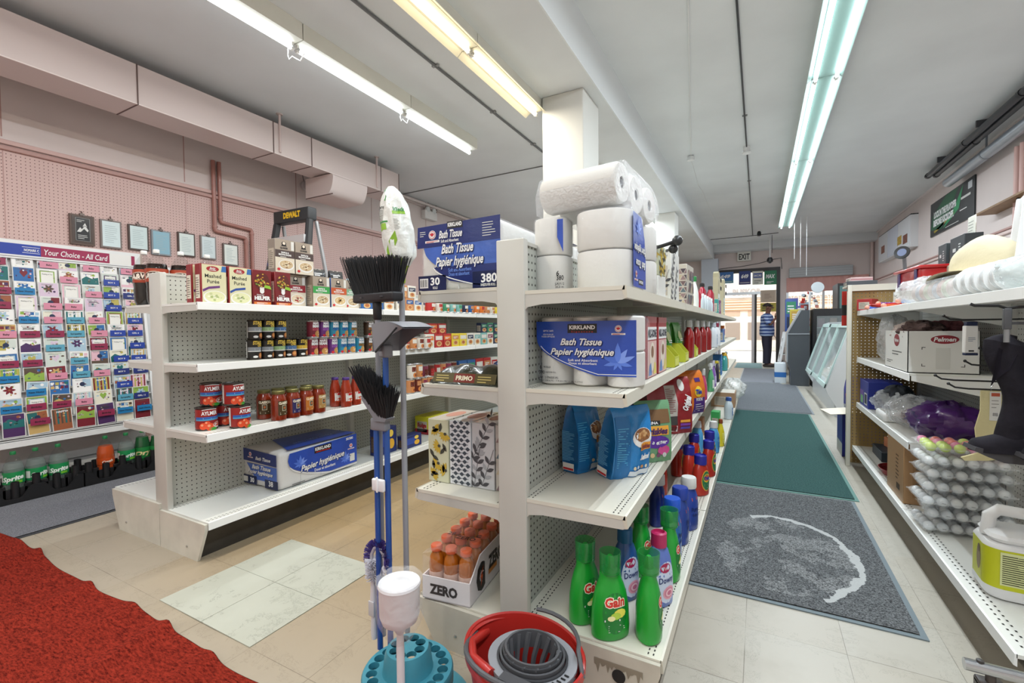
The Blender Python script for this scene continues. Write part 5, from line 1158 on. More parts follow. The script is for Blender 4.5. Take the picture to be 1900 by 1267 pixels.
def bristles(mb, base, spread, tipz, nx, ny, m, seed, r=.0016, jitter=.006):
    """base: function(u, v) root point, spread: function(u, v) tip point"""
    rnd = random.Random(seed)
    for i in range(nx):
        for j in range(ny):
            u, v = (i+rnd.random()*.8)/nx, (j+rnd.random()*.8)/ny; a = Vector(base(u, v)); b = Vector(spread(u, v))+Vector((rnd.uniform(-1, 1), rnd.uniform(-1, 1), rnd.uniform(-1.5, .6)))*jitter
            mid = (a+b)/2+Vector((rnd.uniform(-1, 1), rnd.uniform(-1, 1), 0))*jitter*.4; mb.tube([a, mid, b], [r, r, r*.7], m, 4, cap=False)
YB1 = 1.115
# push broom, head up, on a grey pole
a = up(700, 560, YB1); t = thing('broom', 'black-bristled push broom standing head up on a grey pole', 'broom', (a.x, a.y, 0))
mb = MB(); pole(mb, (0, 0, .14), (0, 0, 1.215), .0095, greyp); mb.build('handle', t)
mb = MB(); mb.lathe([(.011, 1.19), (.014, 1.195), (.014, 1.245), (.012, 1.25)], black, 16); mb.build('ferrule', t)
hw = .11; rot = rotz(R(-10))
mb = MB(); mb.rbox(-hw, -.022, 1.247, hw, .022, 1.278, C('#202024', .45), .008)
for s in (-.5, .5): mb.lathe([(.006, 0), (.006, .002)], C('#55565a', .4), 10, (s*hw, -.023, 1.262))
mb.move(rot); mb.build('head_block', t)
mb = MB(); bristles(mb, lambda u, v: rot @ Vector(((u-.5)*2*hw*.96, (v-.5)*.036, 1.276)), lambda u, v: rot @ Vector(((u-.5)*2*hw*1.22-.025*(1-u), (v-.5)*.075, 1.405-.02*u)), 0, 60, 9, brist, 3, .0017)
o = mb.build('bristles', t); o['kind'] = 'stuff'
# small angle broom on the left blue pole
a = up(698, 785, YB1-.025); t = thing('broom', 'small slanted black broom standing head up on the left blue pole', 'broom', (a.x, a.y, 0))
mb = MB(); pole(mb, (0, 0, .115), (0, 0, .86), .0095, blue); mb.build('handle', t)
mb = MB(); mb.rbox(-.014, -.014, .835, .05, .014, .875, greyd, .006)
hp = [(-.045, .945), (-.04, .93), (.0, .885), (.012, .868), (.055, .868), (.062, .878), (.05, .885), (.02, .893), (-.03, .945)]
mb.prism(hp, 'y', -.02, .02, greyd); mb.build('head_block', t)
def ab(u, v): return (-.038+.096*u, (v-.5)*.034, .942-.065*min(1, u*1.5)+.0*u)
def at_(u, v): return (-.062+.145*u, (v-.5)*.085-.012, 1.045-.085*u)
mb = MB(); bristles(mb, ab, at_, 0, 46, 10, brist, 8, .0024); o = mb.build('bristles', t); o['kind'] = 'stuff'
# lobby dustpan on the right blue pole
a = up(715, 650, YB1-.02); t = thing('dustpan', 'grey upside-down dustpan at the top of the right blue pole', 'dustpan', (a.x, a.y, 0))
mb = MB(); pole(mb, (0, 0, .115), (0, 0, 1.09), .0095, blue); mb.build('handle', t)
mb = MB(); mb.lathe([(.012, 1.075), (.0125, 1.09), (.012, 1.092)], black, 14); mb.build('collar', t)
def pan(u, v):      # open scoop seen from the side: floor and rising walls
    x = .012+.225*u; ww = .062; y = (v-.5)*2*ww
    z = 1.175+.012*math.sin(PI*u)-.01*u
    return (x, y*.75, z)
mb = MB(); gp = C('#83868e', .4)
mb.grid(lambda u, v: pan(u, v), 10, 8, gp); mb.grid(lambda u, v: Vector(pan(u, v))+Vector((0, 0, -.004)), 10, 8, gp, flip=True)
for s in (0, 1):
    mb.grid(lambda u, v: Vector(pan(u, s))+Vector((0, (.5-s)*.012*v, -.085*(1-u)**.9*v)), 10, 4, gp); mb.grid(lambda u, v: Vector(pan(u, s))+Vector((0, (.5-s)*-.004+(.5-s)*.012*v, -.085*(1-u)**.9*v-.001)), 10, 4, gp)
mb.grid(lambda u, v: Vector(pan(0, v))+Vector((-.006*math.sin(PI*v), 0, -.085*u)), 4, 8, gp)
mb.rbox(-.02, -.016, 1.07, .025, .016, 1.11, gp, .006); mb.move(rotz(R(-24))); mb.build('pan', t)
mb = MB(); rr_ = rotz(R(-24))
for i in range(30): p = Vector(pan(1, .5))*0+Vector((.042+.16*i/30, -.048, 1.092+.075*i/30)); mb.box(p.x, p.y-.003, p.z-.004, p.x+.002, p.y+.002, p.z, black)
mb.move(rr_); mb.build('rubber_teeth', t)
p0, p1 = up(707, 898, YB1-.03), up(707, 898, YB1-.03)
t = thing('pole_clip', 'white plastic clip joining the two blue poles', 'clip', (p0.x, p0.y-.005, p0.z))
mb = MB(); mb.rbox(-.026, -.012, -.02, .026, .0, .02, C('#e6e8ec', .4), .005); mb.build('clip_body', t)
mb = MB(); mb.rbox(-.004, -.016, -.022, .004, -.01, .028, C('#f2f4f6', .4), .003); mb.build('ridge', t)
# spray mop wrapped in printed film, on the grey pole at the right
a = up(745, 520, 1.165); t = thing('wrapped_mop', 'mop head in green and white printed film atop the right grey pole', 'mop', (a.x, a.y, 0))
mb = MB(); pole(mb, (0, 0, .14), (0, 0, 1.315), .0095, C('#9a9da3', .35)); mb.build('handle', t)
mb = MB(); mb.lathe([(.012, 1.31), (.0135, 1.315), (.0135, 1.345), (.03, 1.372), (.036, 1.385), (.03, 1.4)], C('#9db52c', .35), 18); mb.build('socket', t)
def mopf(u, v, g=0):
    z = 1.365+.265*v; rad = (.044+.012*math.sin(PI*min(1, v*1.2)))*(1-max(0, (v-.75)/.25)**2*.75)*(min(1, .55+v*4)); a = 2*PI*u
    q = 1+.05*math.sin(6*a+9*v)+.04*math.sin(11*a-14*v); return (rad*1.05*q*math.sin(a)-.045*v-.0+.006, -rad*.72*q*math.cos(a)+g*0, z)
def mp_mat():
    m = C('#e3e6e2', .3, coat=.5, bump=.6, bs=34); return m
mb = MB(); mb.grid(lambda u, v: mopf(u, v), 40, 26, mp_mat()); mb.build('film', t)
class MopFr:
    def pt(s, a, b, k=1): p = Vector(mopf(a, b)); c = Vector((-.045*b+.006, 0, p.z)); return p+(p-c).normalized()*(EPS*1.6*k)
mf = MopFr(); mb = MB(); g1, g2 = C('#2f8a3c', .35), C('#8fbf3a', .35)
def mrect(u0, v0, u1, v1, m, k=1): rect(mb, mf, u0, v0, u1, v1, m, k, 8, 6)
ppoly(mb, mf, [(-.2, .88), (-.12, .93), (.0, .86), (.04, .74), (-.02, .8), (-.12, .84)], g1, 1)
ppoly(mb, mf, [(-.12, .1), (-.02, .12), (.07, .3), (.06, .42), (-.01, .3), (-.1, .2)], g2, 1); mrect(-.19, .44, -.03, .52, g2); mrect(-.16, .53, -.01, .55, g1); mrect(.06, .62, .2, .66, g2)
text(mb, mf, 'Libre', -.1, .73, .05, ink, 2, .1, .01, .3); text(mb, mf, 'Vileda', .13, .68, .05, g1, 2, .12, .03, .2); mrect(-.16, .94, -.08, .99, g1)
for i in range(8): mrect(-.18+.01*(i % 3), .56+.018*i, -.06, .566+.018*i, C('#4a4f4a', .5))
for i in range(7): mrect(.06, .55-.02*i, .1+.01*(i % 2), .556-.02*i, C('#8a8f8a', .5))
mb.build('print', t)
# plunger wrapped in film
a = up(742, 1150, .955); t = thing('wrapped_plunger', 'white plunger in clear film standing cup up in the stand', 'plunger', (a.x, a.y, 0))
wp = C('#e4e4e8', .45)
mb = MB(); mb.lathe([(.011, .1), (.011, .27), (.009, .322)], wp, 14); mb.build('handle', t)
mb = MB(); mb.lathe([(.009, .25), (.02, .27), (.048, .29), (.055, .31), (.056, .385), (.059, .392), (.057, .398), (.051, .394), (.047, .392), (.03, .394), (.02, .4), (1e-4, .401)], wp, 30); mb.move(T(0, 0, .06)); mb.build('cup', t)
mb = MB(); mb.grid(lambda u, v: (lambda a, q: (q*math.sin(a), -q*math.cos(a), .225+.185*v))(2*PI*u, (.018+.046*min(1, v*2.6)**.7)*(1+.035*math.sin(9*2*PI*u/2+12*v)*(1-v))), 40, 14, clear('#ffffff', .14, .08, .8, 30)); mb.grid(lambda u, v: (.064*v*math.sin(2*PI*u), -.064*v*math.cos(2*PI*u), .409+.004*math.sin(u*40)*v), 40, 4, clear('#ffffff', .14, .08, .8, 30)); mb.move(T(0, 0, .06)); mb.build('film', t)
# purple dish brush
a = up(693, 1100, 1.09); t = thing('toilet_brush', 'purple and white toilet brush behind the blue poles', 'brush', (a.x, a.y, 0))
mb = MB(); mb.lathe([(.009, .14), (.011, .16), (.009, .22), (.012, .26), (.0095, .3), (.008, .37)], C('#d9dade', .4), 14); mb.rbox(-.012, -.013, .22, .012, -.008, .27, C('#c2c4c8', .4), .002); mb.build('handle', t)
mb = MB(); rnd = random.Random(5); pm_, wm_ = C('#4a3a86', .6), C('#dfdfe8', .6)
path = [(.0+.03*math.cos(q), 0, .40+.04*math.sin(q)) for q in (2.6, 3.0, 3.4)]
for i in range(620):
    q = -.9+rnd.random()*4.6; c = Vector((.022+.028*math.cos(q), 0, .415+.036*math.sin(q))); d_ = Vector((math.cos(q)+rnd.uniform(-.5, .5), rnd.uniform(-.9, .9), math.sin(q)*.9+rnd.uniform(-.4, .4))).normalized()
    l = .026; m = pm_ if c.z > .405 or rnd.random() < .25 else wm_; mb.tube([c, c+d_*l], [.0011, .0009], m, 3, cap=False)
for i in range(420):
    z = .335+.07*rnd.random(); q = rnd.random()*2*PI; mb.tube([(0, 0, z), (.026*math.cos(q), .026*math.sin(q), z+.004)], [.0011, .0009], wm_, 3, cap=False)
o = mb.build('bristles', t); o['kind'] = 'stuff'
mb = MB(); mb.tube([(0, 0, .34), (-.004, 0, .38), (-.005, 0, .42), (.01, 0, .446), (.03, 0, .45), (.05, 0, .43), (.052, 0, .4)], .006, C('#b9bac4', .4), 8); mb.build('core', t)
# red mop bucket with grey wringer
KX, KY = -.563, 1.10; RX, RY = .165, .14
t = thing('mop_bucket', 'red mop bucket with a grey wringer basket at the near end of the middle run', 'bucket', (KX, KY, 0), R(-8))
rd = C('#b32a24', .35, coat=.3); wg = C('#55565a', .4); wl = C('#8e9096', .4)
mb = MB()
def wall(r0, r1, z0, z1, m, flip=False, spout=.0): mb.grid(lambda u, v: (lambda a, q: (q*RX*math.cos(a)*(1+spout*v*(math.exp(-((a-PI)/.7)**2))), q*RY*math.sin(a), z0+(z1-z0)*v+.012*v*math.cos(a-2.3)))(2*PI*u, r0+(r1-r0)*v), 56, 6, m, True, flip)
wall(.74, 1., 0, .272, rd, False, .05); wall(.95, .71, .272, .006, rd, False); wall(1.0, 1.05, .272, .274, rd, False, .05); wall(1.05, 1.045, .274, .258, rd, False, .05); wall(.0, .74, .0, .0, rd); wall(.0, .72, .006, .006, rd)
mb.build('pail', t)
mb = MB(); pts = [(-RX*1.02*math.cos(a), -RY*1.05*math.sin(a), .258+.03*math.sin(a)) for a in [i*PI/16 for i in range(17)]]; mb.tube(pts, .007, wg, 8); pts = [(RX*1.03, .02, .26)]+[(RX*.9*math.cos(a), RY*1.08*math.sin(a), .30) for a in [i*PI/18 for i in range(2, 12)]]; mb.tube(pts, .006, wg, 8); mb.build('carry_handle', t)
def ring_(mb, cx, cy, z0, z1, r0, r1, m, sx=1, sy=1, n=40): mb.lathe([(r0, z0), (r1, z1), (r1-.006, z1), (r0-.006, z0), (r0, z0)], m, n, (cx, cy, 0), sx, sy)
cx, cy = .035, -.012
mb = MB(); ring_(mb, cx, cy, .262, .276, .122, .122, wl, 1, .9); mb.lathe([(.098, .272), (.123, .272), (.123, .278), (.098, .278), (.098, .272)], wl, 40, (cx, cy, 0), 1, .9)
for i in range(9): a = -1.2+i*.14; mb.box(cx+.11*math.cos(a)-.006, cy+.1*math.sin(a)-.002, .279, cx+.11*math.cos(a)+.006, cy+.1*math.sin(a)+.002, .281, black)
mb.build('wringer_plate', t)
mb = MB()
for k, (r, z) in enumerate(((.098, .283), (.09, .292), (.082, .30), (.076, .308))): ring_(mb, cx, cy, .26, z, r*.97, r, wg if k % 2 else C('#3f4044', .4), 1, .92)
mb.build('basket_rim', t)
for i in range(14):
    a = 2*PI*i/14; mb = MB(); mb.tube([(cx+.074*math.cos(a), cy+.068*math.sin(a), .30), (cx+.06*math.cos(a+.25), cy+.055*math.sin(a+.25), .24), (cx+.035*math.cos(a+.6), cy+.032*math.sin(a+.6), .15)], [.009, .008, .006], wg, 6); mb.build('wringer_finger', t)
mb = MB(); mb.box(cx-.03, cy-.125, .274, cx+.06, cy-.095, .29, C('#4a4b4f', .4)); mb.move(rotz(R(4))); mb.build('latch', t)
mb = MB(); mb.tube([(-RX*.96, .03, .25), (-RX*.9, -.05, .262), (-RX*.6, -.1, .27), (-.02, -.118, .272)], .014, rd, 10); mb.build('spout_lip', t)
# ================================================================ goods on the left run (facing the aisle)
ZT, ZS, ZM, ZB = 1.303, .993, .646, .206
def mash(c):
    def art(mb, f, w, h):
        fr = f['f']; rect(mb, fr, .003, .003, w-.003, h-.003, C('#d9d6b0', .45), 1); rect(mb, fr, 0, .0, w*.05, h, C('#8f1f22', .45), 2)
        ell(mb, fr, w*.46, h*.88, w*.24, h*.07, C('#a3222a', .45), 2, 18); text(mb, fr, 'Betty', w*.46, h*.9, h*.05, wt, 3, w*.22, .02, .3); text(mb, fr, 'Crocker', w*.46, h*.855, h*.04, wt, 3, w*.28, .02, .3); ppoly(mb, fr, [(w*.78, h*.82), (w*.98, h*.82), (w*.98, h*.97), (w*.82, h*.97)], C('#3a6fb0', .45), 2)
        text(mb, fr, 'Mashed', w*.47, h*.7, h*.095, ink, 2, w*.62, .01); text(mb, fr, 'Purée', w*.47, h*.56, h*.095, ink, 2, w*.46, .01)
        ppoly(mb, fr, [(w*.06, h*.34), (w*.3, h*.42), (w*.72, h*.46), (w*.72, h*.4), (w*.3, h*.36), (w*.08, h*.28)], C(c, .45), 2); bowl(mb, fr, w*.52, h*.15, w*.44, ('#dfe0b4', '#c9cf9a', '#eef0d0', '#a9b87a'), wt, 3, 2)
    return lambda: carton('mashed_potato_box', 'food box', .128, .055, .2, '#85191e', art, '#e0d9c8')
def helper():
    def art(mb, f, w, h):
        fr = f['f']; ell(mb, fr, w*.5, h*.67, w*.4, h*.26, C('#5a1a10', .45), 1, 20); rnd = random.Random(2)
        for i in range(46):
            a = rnd.uniform(0, 6.3); q = rnd.random()**.6; ell(mb, fr, w*.5+w*.35*q*math.cos(a), h*.68+h*.22*q*math.sin(a), w*.05, h*.018, C(['#d9a83a', '#c98a2a', '#e6c264', '#a35a1e', '#7aa83a'][i % 5], .5), 2+i % 3, 6)
        ppoly(mb, fr, [(w*.6, h*.5), (w*.98, h*.46), (w*.9, h*.56), (w*.62, h*.58)], C('#8fc43a', .45), 5)
        ell(mb, fr, w*.48, h*.4, w*.12, h*.075, wt, 5, 14)
        for k in range(4): ell(mb, fr, w*(.39+.06*k), h*.47, w*.025, h*.05, wt, 6, 8)
        text(mb, fr, 'Hamburger', w*.4, h*.295, h*.035, wt, 5, w*.4, .02, .3); text(mb, fr, 'HELPER', w*.5, h*.2, h*.1, wt, 5, w*.82, .06); rect(mb, fr, w*.06, h*.02, w*.94, h*.09, C('#d9742c', .45), 4); lines(mb, fr, w*.2, w*.8, h*.035, h*.08, 2, wt, 5)
    return carton('pasta_dinner_box', 'food box', .112, .05, .198, '#74141a', art, '#c9a39a')
def quaker(band, food, body='#8d8073'):
    def art(mb, f, w, h):
        fr = f['f']; rect(mb, fr, w*.0, h*.68, w, h, C('#a39688', .45), 1); rect(mb, fr, w*.82, h*.7, w*.97, h*.97, wt2, 2)
        ell(mb, fr, w*.45, h*.88, w*.12, h*.06, ink, 3, 14); ell(mb, fr, w*.45, h*.885, w*.075, h*.045, C('#e6d9c8', .45), 4, 12); ppoly(mb, fr, [(w*.3, h*.8), (w*.6, h*.8), (w*.52, h*.87), (w*.38, h*.87)], ink, 3); text(mb, fr, 'QUAKER', w*.45, h*.745, h*.05, ink, 3, w*.4, .04)
        rect(mb, fr, 0, h*.46, w, h*.68, C(band, .45), 2); text(mb, fr, 'MAPLE &', w*.5, h*.61, h*.045, wt, 3, w*.4, .04); text(mb, fr, 'BROWN SUGAR', w*.5, h*.545, h*.05, wt, 3, w*.66, .04); lines(mb, fr, w*.25, w*.75, h*.475, h*.505, 1, wt2, 3)
        rect(mb, fr, 0, .002, w, h*.46, C('#d9d0bf', .45), 1); bowl(mb, fr, w*.56, h*.24, w*.4, food, wt, 2, 5, 22); ell(mb, fr, w*.16, h*.1, w*.08, h*.04, redc, 4, 10)
    return lambda: carton('oatmeal_box', 'food box', .128, .07, .198, body, art, '#b0a596')
OAT = ('#cbb48f', '#e0cfae', '#a98a5f', '#8a5a38', '#efe4cc')
goods([
 (mash('#6a3a7c'), (-2.49, 1.375, ZT), 88, 'mashed potato box with purple ribbon, nearest end of the top shelf', 'food box', None),
 (mash('#6a3a7c'), (-2.562, 1.37, ZT), 88, 'mashed potato box tucked behind the purple-ribbon one', 'food box', None),
 (mash('#2f4f9c'), (-2.49, 1.512, ZT), 90, 'mashed potato box with blue ribbon beside the purple-ribbon one', 'food box', None),
 (helper, (-2.49, 1.637, ZT), 88, 'red pasta dinner box on the left run, nearer of two', 'food box', 'red pasta dinner boxes'),
 (helper, (-2.49, 1.768, ZT), 96, 'red pasta dinner box on the left run, farther of two', 'food box', 'red pasta dinner boxes'),
 (quaker('#8c2430', ('#e0d0b4', '#a32a30', '#d9c09a', '#c23a3c', '#efe4cc')), (-2.54, 1.895, ZT), 90, 'oatmeal box with dark red band in the lower row', 'food box', None),
 (quaker('#3a9c4c', OAT), (-2.49, 2.04, ZT), 90, 'oatmeal box with green band in the lower row', 'food box', None),
 (quaker('#c2562a', ('#d9bc8a', '#b98a4a', '#efe0c0', '#c99a5a'), '#4a6fb4'), (-2.49, 2.18, ZT), 90, 'blue oatmeal box with orange band in the lower row', 'food box', None),
 (quaker('#7fae8c', OAT, '#b9ad98'), (-2.52, 2.32, ZT), 90, 'pale oatmeal box partly behind the big broom bristles', 'food box', None),
 (quaker('#4a3a38', OAT, '#857a70'), (-2.51, 1.80, ZT+.2), 90, 'oatmeal box with dark brown band stacked on top, nearer of two', 'food box', 'stacked oatmeal boxes'),
 (quaker('#4a3a38', OAT, '#857a70'), (-2.51, 1.935, ZT+.2), 90, 'oatmeal box with dark brown band stacked on top, farther of two', 'food box', 'stacked oatmeal boxes'),
])
cola = C('#1c0f0c', .1, coat=.5)
def aw_extra(mb, cy, hh): ell(mb, cy, .002, hh*.5, hh*.72, hh*.3, C('#d9cdbb', .4), 1, 16, 3); ell(mb, cy, .002, hh*.5, hh*.66, hh*.25, C('#3c1a10', .4), 2, 16, 3)
def aw(): return soda_proto('root_beer_bottle', cola, '#a3432a', '#d9d9d6', 'A&W', '#f2eadc', .232, (.13, .205), aw_extra)
for i, (x, y, rz) in enumerate(((-3.12, 1.34, 40), (-3.015, 1.355, 52), (-2.985, 1.465, 60), (-2.965, 1.60, 70))):
    put('aw', aw, (x, y, 1.306), R(rz), ['leftmost root beer bottle on top of the left shelving', 'root beer bottle with its oval logo in front, beside the shelving post', 'root beer bottle behind the shelving post top', 'root beer bottle behind the mashed potato boxes'][i], 'root beer bottles on the left run')
def water(cap, c='#cfe0ea'): return lambda: soda_proto('water_bottle', C(c, .1, coat=.5), '#5a8fc4', cap, ' ', '#f2f6fa', .23)
goods([
 (water('#2a2f6c'), (-2.98, 2.02, 1.306), 90, 'clear bottle with navy cap behind the stacked oatmeal boxes', 'bottle', None),
 (water('#2f9c5a'), (-2.66, 2.46, ZT-.06), 90, 'clear bottle with green cap behind the oatmeal boxes, nearer of two', 'bottle', None),
 (water('#2f9c5a'), (-2.64, 2.62, ZT-.06), 90, 'clear bottle with green cap behind the oatmeal boxes, farther of two', 'bottle', None),
])
for o in [o for l, v in LABELS.items() for o in v if l.startswith('clear bottle with green')]: o.location.z = ZT
def blackpk(): return pouch('snack_packet', .12, .04, .2, '#232326', lambda mb, su: (lines(mb, su, -.035, .035, .15, .175, 2, wt, 2, .5), ell(mb, su, .03, .12, .014, .014, wt2, 1, 10), rect(mb, su, -.05, .02, .05, .09, C('#8fae4a', .4), 1, 5, 3), lines(mb, su, -.04, .0, .1, .13, 3, wt, 2)), seed=31)
for i, y in enumerate((2.24, 2.4)):
    o = blackpk(); o.location = (-2.68, y, ZT+.09); o.rotation_euler.z = NS; tag(o, ['black snack packet behind the stacked oatmeal boxes, nearer of two', 'black snack packet behind the stacked oatmeal boxes, farther of two'][i], 'snack', 'black snack packets')
    mb = MB(); mb.rbox(-.07, 0, 0, .07, .1, .088, C('#7fa8c4', .4), .004, 1); single('display_box', mb, ['pale blue box under the nearer black snack packet', 'pale blue box under the farther black snack packet'][i], 'box', (-2.73+.0, y, ZT), 0, 'pale blue boxes under the snack packets').rotation_euler.z = NS
    LABELS[o['label']][0].location.x = -2.775
# cans on the second shelf
def stagg(band):
    def art(mb, cy, r, h):
        rect(mb, cy, -.06, h*.44, .06, h*.63, C(band, .4), 1, 14); text(mb, cy, 'STAGG', .0, h*.85, h*.17, C('#d9b94a', .4), 2, .062, .05, .15); text(mb, cy, 'CHILI', .012, h*.71, h*.11, C('#d9b94a', .4), 2, .036, .05, .15); lines(mb, cy, -.022, .022, h*.48, h*.6, 2, wt, 2, .5)
        rect(mb, cy, -.06, h*.4, .06, h*.44, wt2, 1, 14); ell(mb, cy, .018, h*.2, .02, h*.16, C('#8a4a26', .5), 1, 12, 2); ell(mb, cy, .016, h*.22, .013, h*.1, C('#c98a4a', .5), 2, 10); ell(mb, cy, -.018, h*.15, .013, h*.06, wt2, 2, 12)
        rect(mb, cy, .066, h*.1, .09, h*.9, wt2, 1, 4); lines(mb, cy, .068, .088, h*.15, h*.85, 10, ink, 2); rect(mb, cy, -.09, h*.1, -.066, h*.9, wt2, 1, 4)
    return lambda: can_proto('chili_can', 'can', .0375, .113, '#1c1a18', art, lid='#3a3732')
def beans(c, c2):
    def art(mb, cy, r, h):
        text(mb, cy, 'MAPLE', .0, h*.84, h*.12, wt, 3, .05, .04); text(mb, cy, 'BEANS', .0, h*.68, h*.14, wt, 3, .055, .06); rect(mb, cy, -.03, h*.42, .03, h*.58, C(c2, .4), 1, 8); lines(mb, cy, -.024, .024, h*.45, h*.56, 2, wt, 2)
        ell(mb, cy, .012, h*.24, .026, h*.2, C('#b98a4a', .5), 1, 14, 2)
        for i in range(9): ell(mb, cy, .012+.018*math.cos(i*2.4)*(i/9), h*.24+h*.14*math.sin(i*2.4)*(i/9), .006, .004, C(['#d9b07a', '#c28a4a', '#e6cfa0'][i % 3], .5), 2+i % 2, 7)
        ell(mb, cy, -.022, h*.14, .009, h*.08, redc, 2, 10); rect(mb, cy, .06, h*.06, .09, h*.94, wt2, 1, 4); lines(mb, cy, .063, .087, h*.1, h*.9, 12, C('#5a6a7a', .4), 2)
    return lambda: can_proto('bean_can', 'can', .0375, .113, c, art)
CN = {'#8a8f94': 'grey', '#8fae7a': 'sage', '#4a6f9c': 'blue', '#d9b23a': 'yellow', '#7a2436': 'maroon', '#6a2f7c': 'purple', '#2f8fae': 'teal', '#4a3626': 'brown'}
rowy = (1.613, 1.69, 1.767, 1.844, 1.921); bands = ('#8a8f94', '#8a8f94', '#8fae7a', '#4a6f9c', '#d9b23a')
for i in range(5):
    o = put('stg'+bands[i], stagg(bands[i]), (-2.545, rowy[i], ZS), R(100+12*(i % 2)-(40 if i == 3 else 0)), 'black chili can with %s band, %s from the near end of the lower row' % (CN[bands[i]], ORD[i]), 'chili cans on the second shelf')
for i, bnd in enumerate(('#8a8f94', '#8fae7a', '#4a6f9c')):
    put('stg'+bnd, stagg(bnd), (-2.545, 1.62+.078*i, ZS+.1135), R(96), 'black chili can with %s band, %s from the near end of the upper row' % (CN[bnd], ORD[i]), 'chili cans on the second shelf')
bb = (('#7a2436', '#a33a4c'), ('#7a2436', '#a33a4c'), ('#6a2f7c', '#8a4a9c'), ('#2f8fae', '#1f5f9c'), ('#2f8fae', '#1f5f9c'), ('#2f8fae', '#7a5a26'))
for i, (c, c2) in enumerate(bb):
    put('bn'+c+c2, beans(c, c2), (-2.545, 2.0+.079*i, ZS), R(95-25*(i in (1, 4))), '%s bean can, %s from the near end of the lower bean row' % (CN[c], ORD[i]), 'bean cans on the second shelf')
for i, (c, c2) in enumerate((bb[0], bb[2], bb[3], bb[4], bb[5])):
    put('bn'+c+c2, beans(c, c2), (-2.545, 2.01+.08*i, ZS+.1135), R(96), '%s bean can, %s from the near end of the upper bean row' % (CN[c], ORD[i]), 'bean cans on the second shelf')
for k in range(2):
    for i in range(3): put('bn#4a3626', beans('#4a3626', '#8a5a2a'), (-2.545, 2.495+.08*i, ZS+.1135*k), R(90), 'brown bean can, %s from the teal cans in the %s row' % (ORD[i], ('lower', 'upper')[k]), 'brown bean cans behind the broom pole')
# tomato cans, sauce jars, passata on the third shelf
def aylmer():
    def art(mb, cy, r, h):
        rect(mb, cy, -.07, h*.5, .07, h*.6, C('#2f5fae', .4), 1, 16); rect(mb, cy, -.07, h*.44, .07, h*.5, C('#4a9cc4', .4), 1, 16); text(mb, cy, 'AYLMER', 0, h*.76, h*.16, wt, 3, .075, .035); stroke(mb, cy, [(-.035+.01*i, h*.9+h*.03*math.sin(i*PI/7)) for i in range(8)], .003, wt, 2); lines(mb, cy, -.03, .03, h*.52, h*.59, 2, wt, 2)
        for a, b, q in ((-.03, .2, .018), (.0, .16, .02), (-.012, .3, .014)): ell(mb, cy, a, h*b, q, q, C('#e0502c', .4), 2, 12); ell(mb, cy, a-.005, h*b+.006, q*.35, q*.35, C('#f2a07a', .4), 3, 8)
        ell(mb, cy, .042, h*.22, .028, h*.13, wt2, 2, 14, 2); ell(mb, cy, .042, h*.24, .024, h*.09, C('#c23a1e', .4), 3, 12); ell(mb, cy, .015, h*.06, .02, .008, C('#3f9a3c', .4), 3, 10)
        rect(mb, cy, -.125, h*.1, -.085, h*.92, wt2, 1, 5); lines(mb, cy, -.122, -.09, h*.3, h*.9, 12, C('#6a6a6a', .4), 2); barcode(mb, cy, -.118, h*.1, .026, .025)
    return can_proto('tomato_can', 'can', .0505, .118, '#921c1a', art, lid='#5a5654')
for (x, y, k, rz), lb in zip(((-2.54, 1.345, 0, 80), (-2.575, 1.458, 0, 100), (-2.435, 1.458, 0, 100), (-2.585, 1.395, 1, 70), (-2.475, 1.45, 1, 100)),
    ('tomato can at the left of the lower three', 'tomato can in the middle of the lower three, set back', 'tomato can at the right of the lower three', 'tomato can on the upper level, left and set back', 'tomato can on the upper level, right')):
    put('ayl', aylmer, (x, y, ZM+.1185*k), R(rz), 'red '+lb, 'tomato cans on the third shelf')
JP = [(.036, 0), (.041, .004), (.042, .02), (.042, .115), (.039, .13), (.033, .142), (.031, .152)]
sauce = C('#7e2a14', .12, coat=.7, var=.12, vs=30)
def classico(c):
    def art(mb):
        mb.lathe([(.0424, .03), (.0427, .031), (.0427, .109), (.0424, .11)], C(c, .4), 20) if False else None
        cy = Cy(.0425, .0); rect(mb, cy, -.034, .03, .034, .112, C(c, .4), 1, 10); text(mb, cy, 'CLASSICO', 0, .1, .013, C('#f2e8cf', .4), 3, .06, .05); rect(mb, cy, -.013, .055, .013, .088, C('#cfc4a8', .4), 2, 4); rect(mb, cy, -.01, .058, .01, .085, C('#4a4a3c', .4), 3, 4); ell(mb, cy, 0, .072, .006, .008, C('#b9683a', .4), 4, 8); lines(mb, cy, -.024, .024, .036, .05, 2, C('#f2e8cf', .4), 3, .5)
    return lambda: jar_proto('sauce_jar', 'jar', JP, sauce, C('#7d7a4c', .35, .6), .034, (.150, .168), art)
jc = ('#4a3a22', '#2c2a5c', '#b9702c', '#a8824a')
jn = {'#4a3a22': 'dark olive', '#2c2a5c': 'navy', '#b9702c': 'orange', '#a8824a': 'tan'}
for i in range(4): put('cl'+jc[i], classico(jc[i]), (-2.42, 1.672+.09*i, ZM), R(98), 'sauce jar with %s label at the front of the jar group' % jn[jc[i]], 'sauce jars on the third shelf')
for i in range(4): put('cl'+jc[0], classico(jc[0]), (-2.535+.03*(i == 3), 1.66+.088*i, ZM), R(60), 'sauce jar in the back row of the jar group, %s from the near end' % ORD[i], 'sauce jars on the third shelf')
PP = [(.032, 0), (.036, .004), (.037, .015), (.037, .1), (.033, .13), (.024, .165), (.021, .18)]
